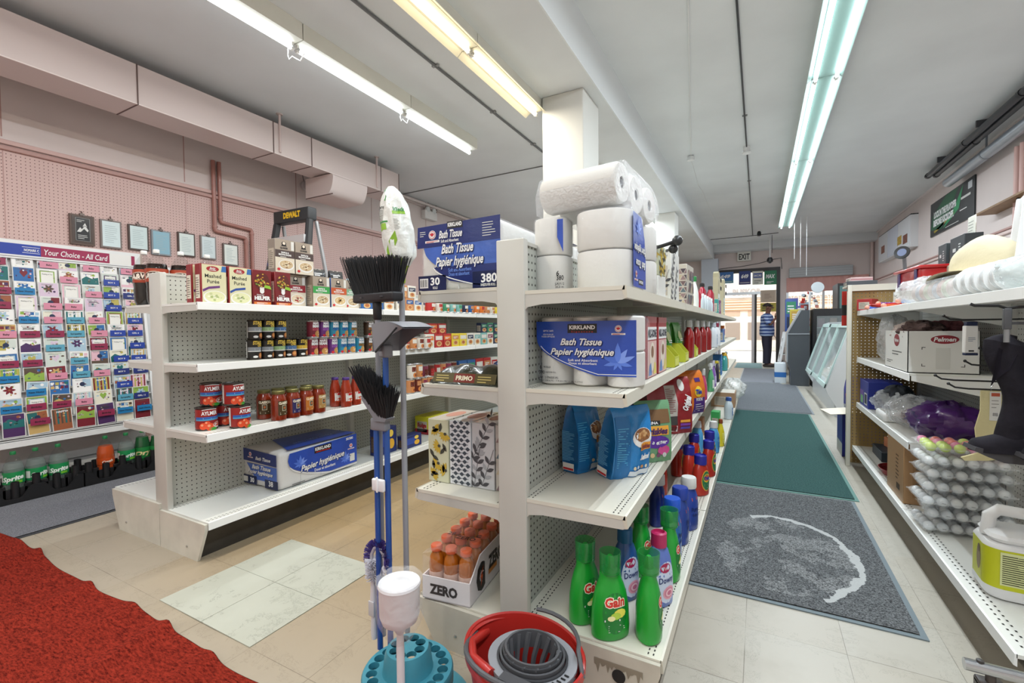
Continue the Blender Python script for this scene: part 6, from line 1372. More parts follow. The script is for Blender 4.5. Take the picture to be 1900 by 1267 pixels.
def passata():
    def art(mb):
        cy = Cy(lambda b: .0374 if b < .1 else .036, 0); rect(mb, cy, -.032, .04, .032, .1, wt2, 1, 10); rect(mb, cy, -.016, .078, .016, .09, redc, 2, 5); lines(mb, cy, -.022, .022, .055, .072, 2, ink, 2); ell(mb, cy, 0, .044, .024, .014, C('#c9441f', .4), 2, 12)
    return jar_proto('passata_bottle', 'jar', PP, C('#98341f', .12, coat=.7), C('#4a2f7c', .4), .0225, (.178, .195), art)
for i, (x, y) in enumerate(((-2.50, 2.14), (-2.425, 2.165), (-2.43, 2.252))): put('pas', passata, (x, y, ZM), R(95), ['passata bottle with violet lid, set back left of three', 'passata bottle with violet lid, front middle of three', 'passata bottle with violet lid, right of three behind the small broom'][i], 'passata bottles on the third shelf')
# tissue bag on the base shelf
def art_lg(mb, w, d, h):
    fr = Fr((-w/2, -.001, 0), (1, 0, 0), (0, 0, 1)); X = lambda q: w*q; Z = lambda q: h*q
    P = [(X(.12), Z(.9))]+[(X(.1+.5*(i/12)**1.4), Z(.72-.6*(i/12)**.6)) for i in range(13)]+[(X(.985), Z(.14)), (X(.985), Z(.97))]
    ppoly(mb, fr, P, blu, 1); stroke(mb, fr, [(X(.11+.5*(i/12)**1.4), Z(.66-.57*(i/12)**.6)) for i in range(1, 13)]+[(X(.98), Z(.1))], .005, wt, 2)
    rect(mb, fr, X(.41), Z(.72), X(.63), Z(.9), blk, 2); text(mb, fr, 'KIRKLAND', X(.52), Z(.83), .019, wt, 3, X(.2), .04); rect(mb, fr, X(.43), Z(.74), X(.61), Z(.76), redc, 3)
    lotus(mb, fr, X(.24), Z(.55), .05); lotus(mb, fr, X(.82), Z(.3), .05); leafbadge(mb, fr, X(.9), Z(.66), .014)
    script(mb, fr, 'Papier hygiénique', X(.52), Z(.47), .036, 5, X(.56), True, .06); text(mb, fr, 'Doux et absorbant', X(.54), Z(.28), .018, wt, 5, X(.27), .02)
    text(mb, fr, '30/380', X(.88), Z(.88), .016, wt, 4, X(.1), .03); lines(mb, fr, X(.14), X(.3), Z(.04), Z(.12), 2, ink, 2, .4); rect(mb, fr, X(.88), Z(.2), X(.95), Z(.42), wt2, 4)
    fl = Fr((-w/2-.001, d, 0), (0, -1, 0), (0, 0, 1))
    ppoly(mb, fl, [(d*.02, h*.98), (d*.95, h*.92), (d*.95, h*.62), (.0, h*.66)], nvy, 1); leafbadge(mb, fl, d*.26, h*.84, .013); script(mb, fl, 'Bath Tissue', d*.6, h*.76, .02, 3, d*.4); ppoly(mb, fl, [(d*.15, h*.6), (d*.95, h*.6), (d*.95, h*.2), (d*.4, h*.2)], C('#3f62b8', .35, coat=.4), 1)
    script(mb, fl, 'Bath Tissue', d*.55, h*.53, .024, 3, d*.5); script(mb, fl, 'Papier hygiénique', d*.52, h*.4, .022, 3, d*.66); rect(mb, fl, .0, h*.06, d*.42, h*.28, C('#111c48', .35), 3); rect(mb, fl, d*.06, h*.1, d*.18, h*.24, wt2, 4); text(mb, fl, '30', d*.3, h*.17, .028, wt, 4, None, .03); rect(mb, fl, d*.64, h*.04, d*.98, h*.26, C('#111c48', .35), 3); text(mb, fl, '38', d*.8, h*.17, .03, wt, 4, None, .03)
    ft = Fr((-w/2, 0, h+.001), (1, 0, 0), (0, 1, 0)); ppoly(mb, ft, [(X(.1), .0), (X(.98), .0), (X(.95), d*.8), (X(.3), d*.9)], blu, 1); text(mb, ft, 'Papier hygiénique', X(.55), d*.3, .03, lblu, 2, X(.5), .02, .3, PI)
big_bag('bath_tissue_bag', 'long bath tissue bag facing the aisle on the base shelf of the left run', .60, .36, .235, (-2.475, 2.00, ZB), NS, art_lg)
def cookie(mb, f, w, h): rect(mb, f['f'], w*.1, h*.3, w*.6, h*.8, C('#2f4fa8', .4), 1); ell(mb, f['f'], w*.72, h*.35, w*.16, h*.2, C('#e9b23a', .4), 2, 14); ell(mb, f['f'], w*.7, h*.75, w*.13, h*.14, C('#f2d25a', .4), 2, 14); rect(mb, f['r'], 0, 0, .05, h, C('#5a3a1e', .5), 2)
goods([
 (lambda: carton('cookie_box', 'food box', .2, .08, .2, '#1f2f6c', cookie, '#5a3a1e'), (-2.50, 2.62, ZB), 90, 'navy and gold cookie box behind the blue poles on the base shelf', 'food box', None),
 (lambda: carton('cookie_box', 'food box', .2, .08, .1, '#1f2f6c', cookie, '#5a3a1e'), (-2.45, 2.86, ZB), 90, 'low navy cookie box beside the tall navy and gold one', 'food box', None),
 (lambda: carton('cracker_box', 'food box', .3, .16, .16, '#d3cf2a', lambda mb, f, w, h: (rect(mb, f['f'], 0, 0, w, h*.3, C('#a32430', .4), 1), text(mb, f['f'], 'Fudge', w*.45, h*.5, h*.22, wt, 2, w*.4, .05), ell(mb, f['f'], w*.14, h*.45, w*.06, h*.14, redc, 2, 12), rect(mb, f['l'], 0, 0, .16, h*.3, C('#a32430', .4), 1), text(mb, f['l'], 'Fudge', .08, h*.5, h*.22, redc, 2, .1, .05), lines(mb, f['t'], .03, w-.03, .02, .14, 3, C('#b9a81e', .4), 1))), (-2.60, 3.4, ZB), 90, 'yellow and red cracker box on the base shelf past the grey pole', 'food box', None),
])
# smaller goods farther along, past the broom poles
FC = [('#c9a24a', 'mustard'), ('#2f5f9c', 'blue'), ('#b32a2a', 'red'), ('#e0ddd4', 'white'), ('#3f8f6a', 'green'), ('#e07a2c', 'orange'), ('#7fb8b4', 'aqua'), ('#e6cf3a', 'yellow'), ('#8a3a52', 'plum'), ('#c98a5a', 'tan'), ('#26314f', 'navy'), ('#6a2a1e', 'dark brown')]
def smallbox(c, c2, w=.11, h=.11, d=.05):
    return lambda: carton('food_box', 'food box', w, d, h, c, lambda mb, f, w, h: (rect(mb, f['f'], w*.08, h*.55, w*.92, h*.85, C(c2, .4), 1), ell(mb, f['f'], w*.5, h*.28, w*.32, h*.2, C('#d9b27a', .5), 1, 12), ell(mb, f['f'], w*.5, h*.3, w*.2, h*.12, C('#b3683a', .5), 2, 10), lines(mb, f['f'], w*.2, w*.8, h*.62, h*.8, 2, wt, 2)))
def smallcan(c, c2, r=.034, h=.1):
    def art(mb, cy, r, h): rect(mb, cy, -.03, h*.5, .03, h*.82, C(c2, .4), 1, 8); lines(mb, cy, -.022, .022, h*.56, h*.78, 2, wt, 2); ell(mb, cy, .0, h*.26, .022, h*.18, C('#d98a4a', .5), 1, 12, 2); ell(mb, cy, .004, h*.26, .012, h*.1, C('#8a3a1e', .5), 2, 8)
    return lambda: can_proto('food_can', 'can', r, h, c, art)
rnd = random.Random(11); k = 0
def run(z, y0, y1, step, kind, x, rowname, seq, h=None, grp=None):
    y = y0; i = 0
    while y < y1:
        ci, cj = seq[i % len(seq)]; c, cn = FC[ci]; c2, _ = FC[cj]
        if kind == 'box': w = step*.92; mk = smallbox(c, c2, w, h, .06); o = put(('b', c, c2, w, h), mk, (x, y, z), NS, '%s food box, %s in the %s' % (cn, ORD[i], rowname), grp or 'food boxes along the left run')
        else: r = step*.47; mk = smallcan(c, c2, r, h); o = put(('c', c, c2, r, h), mk, (x, y, z), R(95), '%s food can, %s in the %s' % (cn, ORD[i], rowname), grp or 'food cans along the left run')
        y += step; i += 1
run(ZT, 2.44, 2.75, .115, 'box', -2.50, 'top shelf row behind the big broom', [(1, 10), (1, 7), (3, 9)], .1)
run(ZT, 2.80, 3.12, .105, 'box', -2.50, 'top shelf row past the grey mop pole', [(3, 10), (9, 1), (3, 1)], .105)
run(ZT+.106, 2.83, 3.0, .105, 'box', -2.50, 'upper top shelf row past the mop pole', [(9, 3), (3, 10)], .1)
run(ZT, 3.14, 4.9, .10, 'can', -2.48, 'top shelf tin row below the big tissue bag', [(2, 3), (3, 2), (4, 3), (6, 3), (6, 4), (10, 3), (1, 9), (5, 3), (5, 2), (9, 3), (3, 9), (7, 2)], .085)
run(ZS, 2.78, 3.1, .09, 'can', -2.46, 'second shelf row under the dustpan', [(3, 2), (9, 3), (3, 11)], .1)
run(ZS, 3.12, 4.9, .125, 'box', -2.47, 'second shelf row past the dustpan tip', [(3, 5), (2, 3), (2, 5), (7, 9), (7, 3), (3, 10), (3, 6), (6, 3), (3, 8), (10, 4)], .12)
run(ZS+.121, 3.17, 3.4, .125, 'box', -2.47, 'upper second shelf row past the dustpan', [(2, 5), (2, 3)], .09)
run(ZS+.121, 4.0, 4.3, .125, 'box', -2.47, 'upper far second shelf row', [(10, 4), (4, 10)], .1)
run(ZM, 2.82, 3.1, .08, 'can', -2.44, 'third shelf row right of the small broom', [(9, 11), (11, 9), (9, 8)], .115)
run(ZM+.116, 2.84, 3.0, .08, 'can', -2.44, 'stacked row right of the small broom', [(3, 11), (9, 3)], .115)
run(ZM, 3.14, 3.6, .085, 'can', -2.56, 'tall tin row behind the mop pole', [(8, 11), (11, 2), (2, 3), (9, 2)], .2)
run(ZM, 3.7, 4.9, .15, 'box', -2.53, 'upright row by the pasta packets', [(1, 7), (1, 4), (2, 3), (2, 9), (3, 2), (4, 3)], .2)
# goods on the far, card-rack side of the left run are hidden; nothing to show there
# ================================================================ card rack, bottles, wall
XC = -4.78
ey = lambda px, py, x: onx(px, py, x).y
t = rack = thing('card_rack', 'white tiered greeting card rack against the left pink wall', 'rack', (XL+.009, 1.05, 0))
rx = lambda x: x-(XL+.009); RY0, RY1 = -.1-1.05, 1.995-1.05
rw_ = C('#e6e7e6', .4); rgrey = C('#c6c9c9', .45)
mb = MB(); mb.prism([(rx(-4.86), .40), (rx(-4.60), .40), (rx(-4.80), 1.7), (rx(-4.86), 1.7)], 'y', RY0, RY1, rw_); mb.build('back_panel', t)
mb = MB(); mb.prism([(rx(-4.89), .36), (rx(-4.55), .36), (rx(-4.74), 1.72), (rx(-4.89), 1.72)], 'y', RY1, RY1+.02, rw_); mb.build('side_panel', t)
mb = MB(); mb.box(rx(-4.86), RY1+.02, .3, rx(-4.82), RY1+.06, 1.84, C('#c9b3a6', .5)); mb.box(rx(-4.88), RY1+.06, .3, rx(-4.83), RY1+.3, 1.75, rw_); mb.build('side_post', t)
mb = MB(); mb.box(rx(-4.88), RY0, .02, rx(-4.77), RY1+.02, .3, rw_); mb.box(rx(-4.79), RY0, .3, rx(-4.77), RY1+.02, .40, rw_); mb.box(rx(-4.77), RY0, .36, rx(-4.55), RY1+.02, .40, rw_); mb.box(rx(-4.771), RY0, .16, rx(-4.765), RY1, .17, C('#9a9c9c', .5)); mb.build('base_cabinet', t)
mb = MB(); mb.box(rx(-4.86), RY0, 1.70, rx(-4.76), RY1+.02, 1.835, rw_); fr = Fr((rx(-4.76), RY0, 1.70), (0, 1, 0), (0, 0, 1)); yy = lambda y: y-1.05-RY0
rect(mb, fr, 0, .028, yy(1.385), .108, C('#2440a0', .4), 1); rect(mb, fr, yy(1.385), .028, yy(1.80), .108, C('#9a1f4c', .4), 1); rect(mb, fr, yy(1.80), .028, yy(1.95), .108, C('#e9e8e4', .45), 1); rect(mb, fr, yy(1.95), .028, yy(1.975), .108, C('#9a1f4c', .4), 1)
text(mb, fr, 'Your Choice - All Card', yy(1.595), .066, .042, wt, 3, .385, .012, .18); text(mb, fr, 'NOMARK C', yy(1.335), .068, .018, wt, 3, .08, .03); rect(mb, fr, yy(1.285), .088, yy(1.38), .091, wt, 2); rect(mb, fr, yy(1.285), .046, yy(1.38), .049, wt, 2); rect(mb, fr, 0, .012, yy(1.98), .016, C('#5a5a5c', .5), 1); mb.build('header_sign', t)
NR, NC = 12, 8
zr = lambda r: .43+(NR-1-r)*.1045
xr = lambda z: -4.765+(1.6-z)*.17
cp = [('#cfd8cf', 'mint'), ('#e6e2cf', 'cream'), ('#d9c4d6', 'lilac'), ('#f0efec', 'white'), ('#7a1f2c', 'burgundy'), ('#2f6ba8', 'blue'), ('#bcae5a', 'olive'), ('#4a2a5c', 'purple'), ('#a9c4d4', 'pale blue'), ('#e3b9c4', 'pale pink'), ('#9c5a3a', 'rust'), ('#5a4a3c', 'brown'), ('#1f6a6a', 'deep teal'), ('#c9a86a', 'sand'), ('#8fb04a', 'grass green')]
motifs = ['stripe', 'flower', 'writing', 'squares', 'landscape', 'frame', 'heart', 'blocks']
def card_mesh(ci, mo, w, h, seed):
    mb = MB(); c = cp[ci][0]; rnd = random.Random(seed); mb.box(-w/2, 0, 0, w/2, .0025, h, wt2); fr = Fr((-w/2, 0, 0), (1, 0, 0), (0, 0, 1)); rect(mb, fr, .005, .005, w-.005, h-.005, C(c, .5), 1)
    for i in range(7): ell(mb, fr, w*rnd.uniform(.15, .85), h*rnd.uniform(.5, .9), h*rnd.uniform(.02, .06), h*rnd.uniform(.02, .05), C(cp[rnd.randrange(15)][0], .5), 2, 8)
    lines(mb, fr, w*.15, w*.85, h*.88, h*.95, 2, C('#5a5a54', .5), 2, .3, seed)
    c2 = C(cp[rnd.randrange(15)][0], .5); c3 = C(cp[rnd.randrange(15)][0], .5); T_ = h*.62
    if mo == 'stripe':
        for i in range(5): rect(mb, fr, .008+i*w*.19, T_*.5, .008+i*w*.19+w*.09, h*.95, c2 if i % 2 else c3, 2)
        text(mb, fr, 'HAPPY', w/2, h*.85, h*.08, wt, 4, w*.5, .04)
    elif mo == 'flower':
        for q in range(6): leafp(mb, fr, w*.5, h*.72, h*.2, q*PI/3, c2, 2+q % 2, .4)
        ell(mb, fr, w*.5, h*.72, h*.04, h*.04, c3, 4, 10)
    elif mo == 'writing': lines(mb, fr, w*.2, w*.85, h*.6, h*.9, 4, C('#4a4a44', .5), 2, .25, seed); text(mb, fr, 'Wishes', w*.5, h*.8, h*.09, C('#3a3a36', .5), 3, w*.5, .01, .3)
    elif mo == 'squares':
        for i in range(4):
            for j in range(2): rect(mb, fr, w*(.07+.225*i), h*(.6+.17*j), w*(.07+.225*i+.17), h*(.6+.17*j+.13), C(cp[(i*3+j*5+seed) % 15][0], .5), 2)
    elif mo == 'landscape': ppoly(mb, fr, [(.006, h*.4), (w-.006, h*.4), (w-.006, h*.75), (w*.6, h*.68), (w*.3, h*.8), (.006, h*.66)], c2, 2); ell(mb, fr, w*.7, h*.85, h*.06, h*.06, c3, 2, 12)
    elif mo == 'frame': rect(mb, fr, w*.14, h*.3, w*.86, h*.9, c2, 2); rect(mb, fr, w*.2, h*.34, w*.8, h*.86, C('#ecebe4', .5), 3); text(mb, fr, 'Thinking of You', w*.5, h*.75, h*.05, ink, 4, w*.5, .01, .3)
    elif mo == 'heart': ppoly(mb, fr, [(w*.5, h*.55), (w*.68, h*.74), (w*.66, h*.84), (w*.57, h*.86), (w*.5, h*.79), (w*.43, h*.86), (w*.34, h*.84), (w*.32, h*.74)], c2, 2); text(mb, fr, 'Thanks', w*.5, h*.92, h*.06, c3, 3, w*.4, .01)
    else:
        rect(mb, fr, w*.06, h*.5, w*.5, h*.95, c2, 2); rect(mb, fr, w*.52, h*.6, w*.94, h*.95, c3, 2); ell(mb, fr, w*.5, h*.72, w*.14, h*.1, C('#26314f', .5), 3, 12)
    return mb
rnd = random.Random(21)
# colours of the cards, rightmost column first, top row first
CM = [[8, 9, 3, 9, 0, 9, 12, 13, 3, 9, 14, 4], [3, 0, 7, 7, 14, 3, 5, 1, 0, 8, 12, 1], [2, 3, 0, 2, 3, 1, 4, 11, 0, 6, 1, 7], [2, 3, 9, 3, 3, 6, 8, 3, 5, 3, 0, 4], [8, 3, 2, 3, 8, 8, 0, 0, 4, 5, 11, 10], [3, 5, 3, 2, 3, 3, 3, 8, 11, 8, 14, 13], [7, 12, 10, 4, 3, 13, 3, 5, 14, 3, 8, 7]]
TABC = {'b': '#23409a', 'd': '#223072', 'p': '#d58ba0', 'm': '#8f2a4c', 't': '#5aa0b8', 'c': '#1f79b0'}
TM = ['p.dbbbbbd.dcc.', '.bbb.b.bdbtc.', 'p.p.ppm.p..m.t', '.p.ptt.tt.p.m.', 'p..ppmt.p.m.c.', '..c.cm.m.cmm.', 'm.mm.p.mc.c.p.']
TAB_TXT = {'b': ('GIRL', 'BOY'), 'd': ('GIRL', 'BOY'), 'p': ('Baby', 'Baby'), 'm': ('Birthday', 'Birthday'), 't': ('Sympathy', 'Sympathy'), 'c': ('New Home', 'New Home')}
for c in range(NC):
    for r in range(NR):
        y = 1.925-.128*c+rnd.uniform(-.006, .006)-.012*(r > 8)*(c == 0); z = zr(r); x = xr(z)
        ci = CM[c % 7][(r+5*(c > 6)) % 12]; mo = motifs[rnd.randrange(8)]; hh = .165 if r else .14; o = card_mesh(ci, mo, .116, hh, c*31+r).build('greeting_card')
        o.location = (x, y, z); o.rotation_euler = (R(-3), R(rnd.uniform(-4, 4)) if rnd.random() < .3 else 0, NS)
        tag(o, '%s greeting card, %s column from the right, %s row down on the card rack' % (cp[ci][1], ORD[c], ORD[r]), 'card', 'greeting cards on the rack')
        tc_ = (TM[c][r] if r < len(TM[c]) else '.') if c < 7 else 'm.mcm.pm.c.m'[r]
        if tc_ != '.':
            mb = MB(); hgt = .048; mb.box(-.052, -.004, 0, .052, -.003, hgt, C(TABC[tc_], .45)); fr = Fr((-.052, -.004, 0), (1, 0, 0), (0, 0, 1)); tx = TAB_TXT[tc_][c > 0]; tx = tx+' %d' % (r+1) if tc_ in 'bd' else tx
            text(mb, fr, tx, .052, .024, .012, wt if tc_ in 'bd' else ink, 2, None, .02)
            p = mb.build('category_tab', rack); p.location = (x+.013-rack.location.x, y-1.05+rnd.uniform(-.008, .008), z+.066); p.rotation_euler = (R(-3), 0, NS)
for r in range(NR+1):
    z = zr(r)-.004 if r < NR else .41; x = xr(z); mb = MB(); mb.box(rx(x-.05), RY0, z-.004, rx(x+.003), RY1, z, rw_); mb.build('card_shelf', rack)
# bottle crates and soft drinks on the floor
bkp = C('#19191b', .45, coat=.1)
def crate(y0, y1, label):
    L = y1-y0; W = .30; t = thing('bottle_crate', label, 'crate', (-4.57, (y0+y1)/2, 0))
    top = lambda v, k: .075+.035*max(-1, min(1, 1.6*math.cos(2*PI*v*k)))
    for s in (-1, 1):
        mb = MB(); P = [(-L/2+.002, 0)]+[(L/2-.002, 0)]+[(L/2-.002-(L-.004)*i/48, top(i/48, 2)) for i in range(49)]; mb.prism(P, 'x', s*W/2-.006, s*W/2+.006, bkp); mb.build('long_side', t)
        mb = MB(); P = [(-W/2, 0), (W/2, 0)]+[(W/2-W*i/24, top(i/24, 1)) for i in range(25)]; mb.prism(P, 'y', s*(L/2-.008)-.006, s*(L/2-.008)+.006, bkp); mb.build('end_side', t)
    mb = MB(); mb.box(-W/2, -L/2+.002, .004, W/2, L/2-.002, .02, bkp); mb.build('floor_grid', t)
    for i in range(5):
        for j in range(2):
            mb = MB(); y = -L/2+.035+(L-.07)*i/4; x = -.07+.19*j; h = .175-.03*(i % 2); r = .024
            mb.lathe([(r, .02), (r*.9, h), (r*.8, h), (r*.8, .06), (r, .02)], bkp, 14, (x, y, 0)); mb.box(x-.006, y-r-.035, .02, x+.006, y-r, h*.7, bkp); mb.box(x-.006, y+r, .02, x+.006, y+r+.035, h*.7, bkp) if i < 4 else None
            mb.build('divider_post', t)
    return t
crate(.98, 1.47, 'black plastic bottle crate at the left, holding clear soda bottles')
crate(1.475, 1.965, 'black plastic bottle crate at the right, holding the orange soda bottle')
sp_ = C('#cfdbd6', .08, spec=.6)
def sprite():
    def ex(mb, cy, hh): rect(mb, cy, .01, hh*.08, .05, hh*.26, C('#7ec83a', .35), 1, 5); rect(mb, cy, -.085, hh*.2, -.055, hh*.8, wt2, 1, 4)
    return soda_proto('lemon_soda_bottle', clear('#9fb0aa', .35, .05), '#1d8c50', '#1f7a44', 'Sprite', '#f4faf4', .238, (.1, .182), ex)
ysp = [ey(px, 850, -4.54) for px in (24, 66, 108, 196, 233, 264, 279)]
for i, (k, lb) in enumerate(((0, 'leftmost clear soda bottle with green label in the left crate'), (1, 'middle clear soda bottle with green label in the left crate'), (2, 'clear soda bottle with green label at the right of the left crate'), (4, 'clear soda bottle with green label beside the orange one'))):
    put('sprite', sprite, (-4.54+.015*(k == 4), ysp[k], .022), R((70, 100, 75, 80)[i]), lb, 'lemon soda bottles in the crates')
o = soda_proto('orange_soda_bottle', C('#d4551c', .1, coat=.5), '#c94f1c', '#1f7a44', 'Crush', '#fdf2e4', .24, (.1, .15)); o.location = (-4.54, ysp[3], .022); o.rotation_euler.z = R(80); tag(o, 'orange soda bottle standing in the right crate', 'bottle')
def ginger(): return soda_proto('ginger_ale_bottle', C('#1f5f34', .1, coat=.5), '#23813f', '#2f8a44', 'Dry', '#e9d9a0', .26, (.09, .18))
for i, k in enumerate((5, 6)): put('ging', ginger, (-4.53+.05*i, ysp[k]+.03*i, .022), R(70), ['green soda bottle in the right crate, left of two by the post', 'green soda bottle in the right crate, right of two by the post'][i], 'green soda bottles')
# framed certificates on hooks
XW = XL+.012
def frame(px0, py0, px1, py1, label, fc, inner, cat='certificate', art=None, th=.02):
    a, b_ = onx(px0, py0, XW), onx(px1, py1, XW); y0, y1 = a.y, b_.y; zc = (onx(px0, (py0+py1)/2, XW).z+onx(px1, (py0+py1)/2, XW).z)/2; h = (onx(px0, py0, XW).z-onx(px0, py1, XW).z); w_ = y1-y0
    t = thing('framed_certificate', label, cat, (XL+.009, (y0+y1)/2, zc), NS); fm = C(fc, .45)
    mb = MB(); b = .012
    mb.box(-w_/2, -th, -h/2, w_/2, 0, h/2, fm); mb.build('frame', t)
    mb = MB(); fr = Fr((-w_/2, -th-.001, -h/2), (1, 0, 0), (0, 0, 1)); rect(mb, fr, b, b, w_-b, h-b, C(inner, .25, coat=.6), 1); lines(mb, fr, w_*.2, w_*.8, h*.2, h*.85, 9, C('#9fb0b4', .5), 2, .22, int(px0)) if not art else art(mb, fr, w_, h); mb.build('certificate', t)
    mb = MB(); mb.tube([(0, -.002, h/2+.03), (0, -.016, h/2+.025), (0, -.02, h/2+.008), (0, -.024, h/2-.01)], .004, C('#5a4a46', .4, .6), 6); mb.box(-.014, -th-.006, h/2-.008, .014, -.001, h/2+.012, C('#6a5f5a', .4, .6)); mb.build('hook_clip', t)
def plaque(mb, fr, w, h):
    rect(mb, fr, w*.2, h*.12, w*.82, h*.9, C('#17171a', .3), 2); rect(mb, fr, w*.22, h*.13, w*.8, h*.89, C('#c9c9c6', .4), 3); rect(mb, fr, w*.23, h*.135, w*.79, h*.885, C('#1b1b1e', .3), 4); lines(mb, fr, w*.3, w*.72, h*.2, h*.36, 3, C('#d9d9d6', .4), 5, .3); lines(mb, fr, w*.27, w*.6, h*.76, h*.86, 2, C('#d9d9d6', .4), 5, .3)
    ppoly(mb, fr, [(w*.27, h*.42), (w*.4, h*.58), (w*.47, h*.52), (w*.6, h*.66), (w*.74, h*.5), (w*.7, h*.44), (w*.56, h*.54), (w*.42, h*.42)], C('#d9d9d6', .4), 5); ppoly(mb, fr, [(w*.5, h*.62), (w*.6, h*.74), (w*.68, h*.62)], C('#d9d9d6', .4), 5)
frame(127, 399, 175, 455, 'dark wooden plaque with a black engraved plate, leftmost on the pegboard', '#5a463c', '#4a3a32', 'plaque', plaque)
for (px, lb, fc, inn) in (((184, 409, 225, 461), 'pale certificate in a thin grey frame, right of the dark plaque', '#7a6f6a', '#d4e3e4'), ((236, 418, 275, 465), 'pale certificate in a dark brown frame, third from the left', '#4a3a34', '#d0e0e0'), ((279, 428, 316, 474), 'blue-striped certificate partly behind the soda bottle necks', '#8a8f94', '#8fb8c8'), ((328, 432, 361, 476), 'pale certificate in a dark side frame before the pipes', '#4f403a', '#dce6e2'), ((370, 438, 400, 481), 'pale certificate in a thin grey frame under the pipe bend', '#8a807c', '#d6e2e4'), ((412, 453, 441, 493), 'small whitish certificate lowest on the right, beside the pipes', '#6a5f5a', '#e6ebe4')):
    frame(*px, lb, fc, inn)
# pipes from the duct
XP = XL+.03
pp = C('#a9766c', .4, coat=.2, var=.05, vs=5)
def py_(px, py): v = onx(px, py, XP); return (XP, v.y, v.z)
ya, yb_, yc, yd = py_(395, 300)[1], py_(406, 300)[1], py_(457, 470)[1], py_(468, 470)[1]
za, zb_ = py_(395, 428)[2], py_(407, 412)[2]
t = thing('wall_pipes', 'pair of brown-pink painted pipes dropping from the duct with a step to the right', 'pipe', (XP, ya, 0))
mb = MB(); O = Vector((XP, ya, 0))
for (y0, y1, zj, dx) in ((ya, yc, za, 0), (yb_, yd, zb_, 0)):
    mb = MB(); r = .019; zj2 = zj-.02
    mb.tube([Vector((XP, y0, 2.88))-O, Vector((XP, y0, zj+.02))-O, Vector((XP, y0+.006, zj+.005))-O, Vector((XP, y0+.02, zj))-O, Vector((XP, y1-.02, zj2))-O, Vector((XP, y1-.006, zj2-.005))-O, Vector((XP, y1, zj2-.02))-O, Vector((XP, y1, .2))-O], r, pp, 12)
    for q in ((y0, zj+.035, 0), (y1, zj2-.05, 0)): mb.tube([Vector((XP, q[0], q[1]))-O, Vector((XP, q[0], q[1]+.02))-O], r*1.25, pp, 12)
    mb.build('pipe', t)
# air duct
DXF, DXB, DZ0, DZ1 = -4.13, -4.46, 2.87, 3.165
dm = C('#dccdc9', .4, coat=.15, bump=.05, bs=6); dseam = C('#6a5550', .5)
t = thing('air_duct', 'pale pink sheet-metal air duct along the top of the left wall', 'duct', (DXF, 0, DZ0))
js = [-1.0, .55, 1.77, 2.87, 3.30, 4.30, 4.62]
for a, b in zip(js, js[1:]):
    mb = MB(); w_, h_ = b-a, DZ1-DZ0
    for (o_, u_, v_, hh, dep) in (((0, a, 0), (0, 1, 0), (0, 0, 1), h_, .03), ((DXB-DXF, a, 0), (0, 1, 0), (1, 0, 0), DXF-DXB, -.03)):
        fr = Fr(o_, u_, v_); c = [fr.pt(.004, 0, 0), fr.pt(w_-.004, 0, 0), fr.pt(w_-.004, hh, 0), fr.pt(.004, hh, 0)]; m_ = fr.pt(w_/2, hh/2, 0)+fr.n*dep*(1 if o_[0] == 0 else 1)
        mb.add(c+[m_], [(0, 1, 4), (1, 2, 4), (2, 3, 4), (3, 0, 4)], dm)
    mb.box(DXB-DXF, a, h_-.001, 0, b, h_, dm); mb.box(DXB-DXF, a, 0, DXB-DXF+.002, b, h_, dm); mb.build('duct_section', t)
    mb = MB(); mb.box(DXB-DXF-.004, b-.006, -.004, .005, b+.002, h_+.003, dseam); mb.build('seam', t)
mb = MB(); mb.box(DXB-DXF, 4.612, 0, 0, 4.62, DZ1-DZ0, dm); mb.build('end_cap', t)
mb = MB(); mb.box(-.004, js[0], -.003, .004, js[-1], .004, C('#efe2de', .4)); mb.build('lower_edge', t)
for y in (1.0, 2.93, 4.22):
    mb = MB(); mb.tube([(.012, y, .02), (.012, y, ZL-DZ0)], .011, C('#d9c6c2', .4), 8); mb.lathe([(.03, -.01), (.03, 0)], C('#cfc0bc', .4), 12, (.012, y, ZL-DZ0)); mb.build('hanger_rod', t)
mb = MB(); P = [(DXB-DXF-.1, 0), (.0, 0)]+[(-.10+.12*math.cos(a), -.02-.20*math.sin(a)) for a in [i*PI/20 for i in range(0, 11)]]+[(DXB-DXF-.1, -.22)]
mb.prism(P, 'y', 3.55, 4.05, dm); mb.box(DXB-DXF-.1, 3.548, -.225, .012, 3.552, -.215, dseam); mb.build('outlet_boot', t)
# junction box with cable, emergency light
v = onx(566, 345, XL+.02); t = thing('junction_box', 'round grey junction box with looping cable under the duct', 'electrical box', (XL, v.y, v.z))
mb = MB(); mb.lathe([(.05, 0), (.055, .004), (.055, .035), (.045, .045), (1e-4, .047)], C('#b9b3b2', .4), 20); mb.move(Matrix.Rotation(R(90), 4, 'Y')); mb.build('box_body', t)
mb = MB(); mb.tube([(.03, -.02, .05), (.05, -.06, .12), (.04, -.05, .2), (.03, .03, .235), (.03, .1, .22)], .007, C('#8a827f', .5), 6); mb.tube([(.03, .04, -.01), (.03, .12, -.05), (.03, .2, -.06)], .007, C('#5a5452', .5), 6); mb.build('cable', t)
v = onx(797, 398, XL+.05); t = thing('emergency_light', 'white twin-head emergency light on the far left pink wall', 'light', (XL, v.y, v.z), NS)
mb = MB(); mb.rbox(-.16, -.09, -.09, .16, 0, .05, C('#e6e4e2', .4), .01); mb.build('battery_box', t)
for s in (-1, 1):
    mb = MB(); mb.lathe([(.02, 0), (.045, .02), (.05, .05), (.04, .06), (1e-4, .055)], C('#cfd3d3', .3), 14); mb.move(T(s*.08, -.04, .07) @ Matrix.Rotation(R(100), 4, 'X')); mb.build('lamp_head', t)
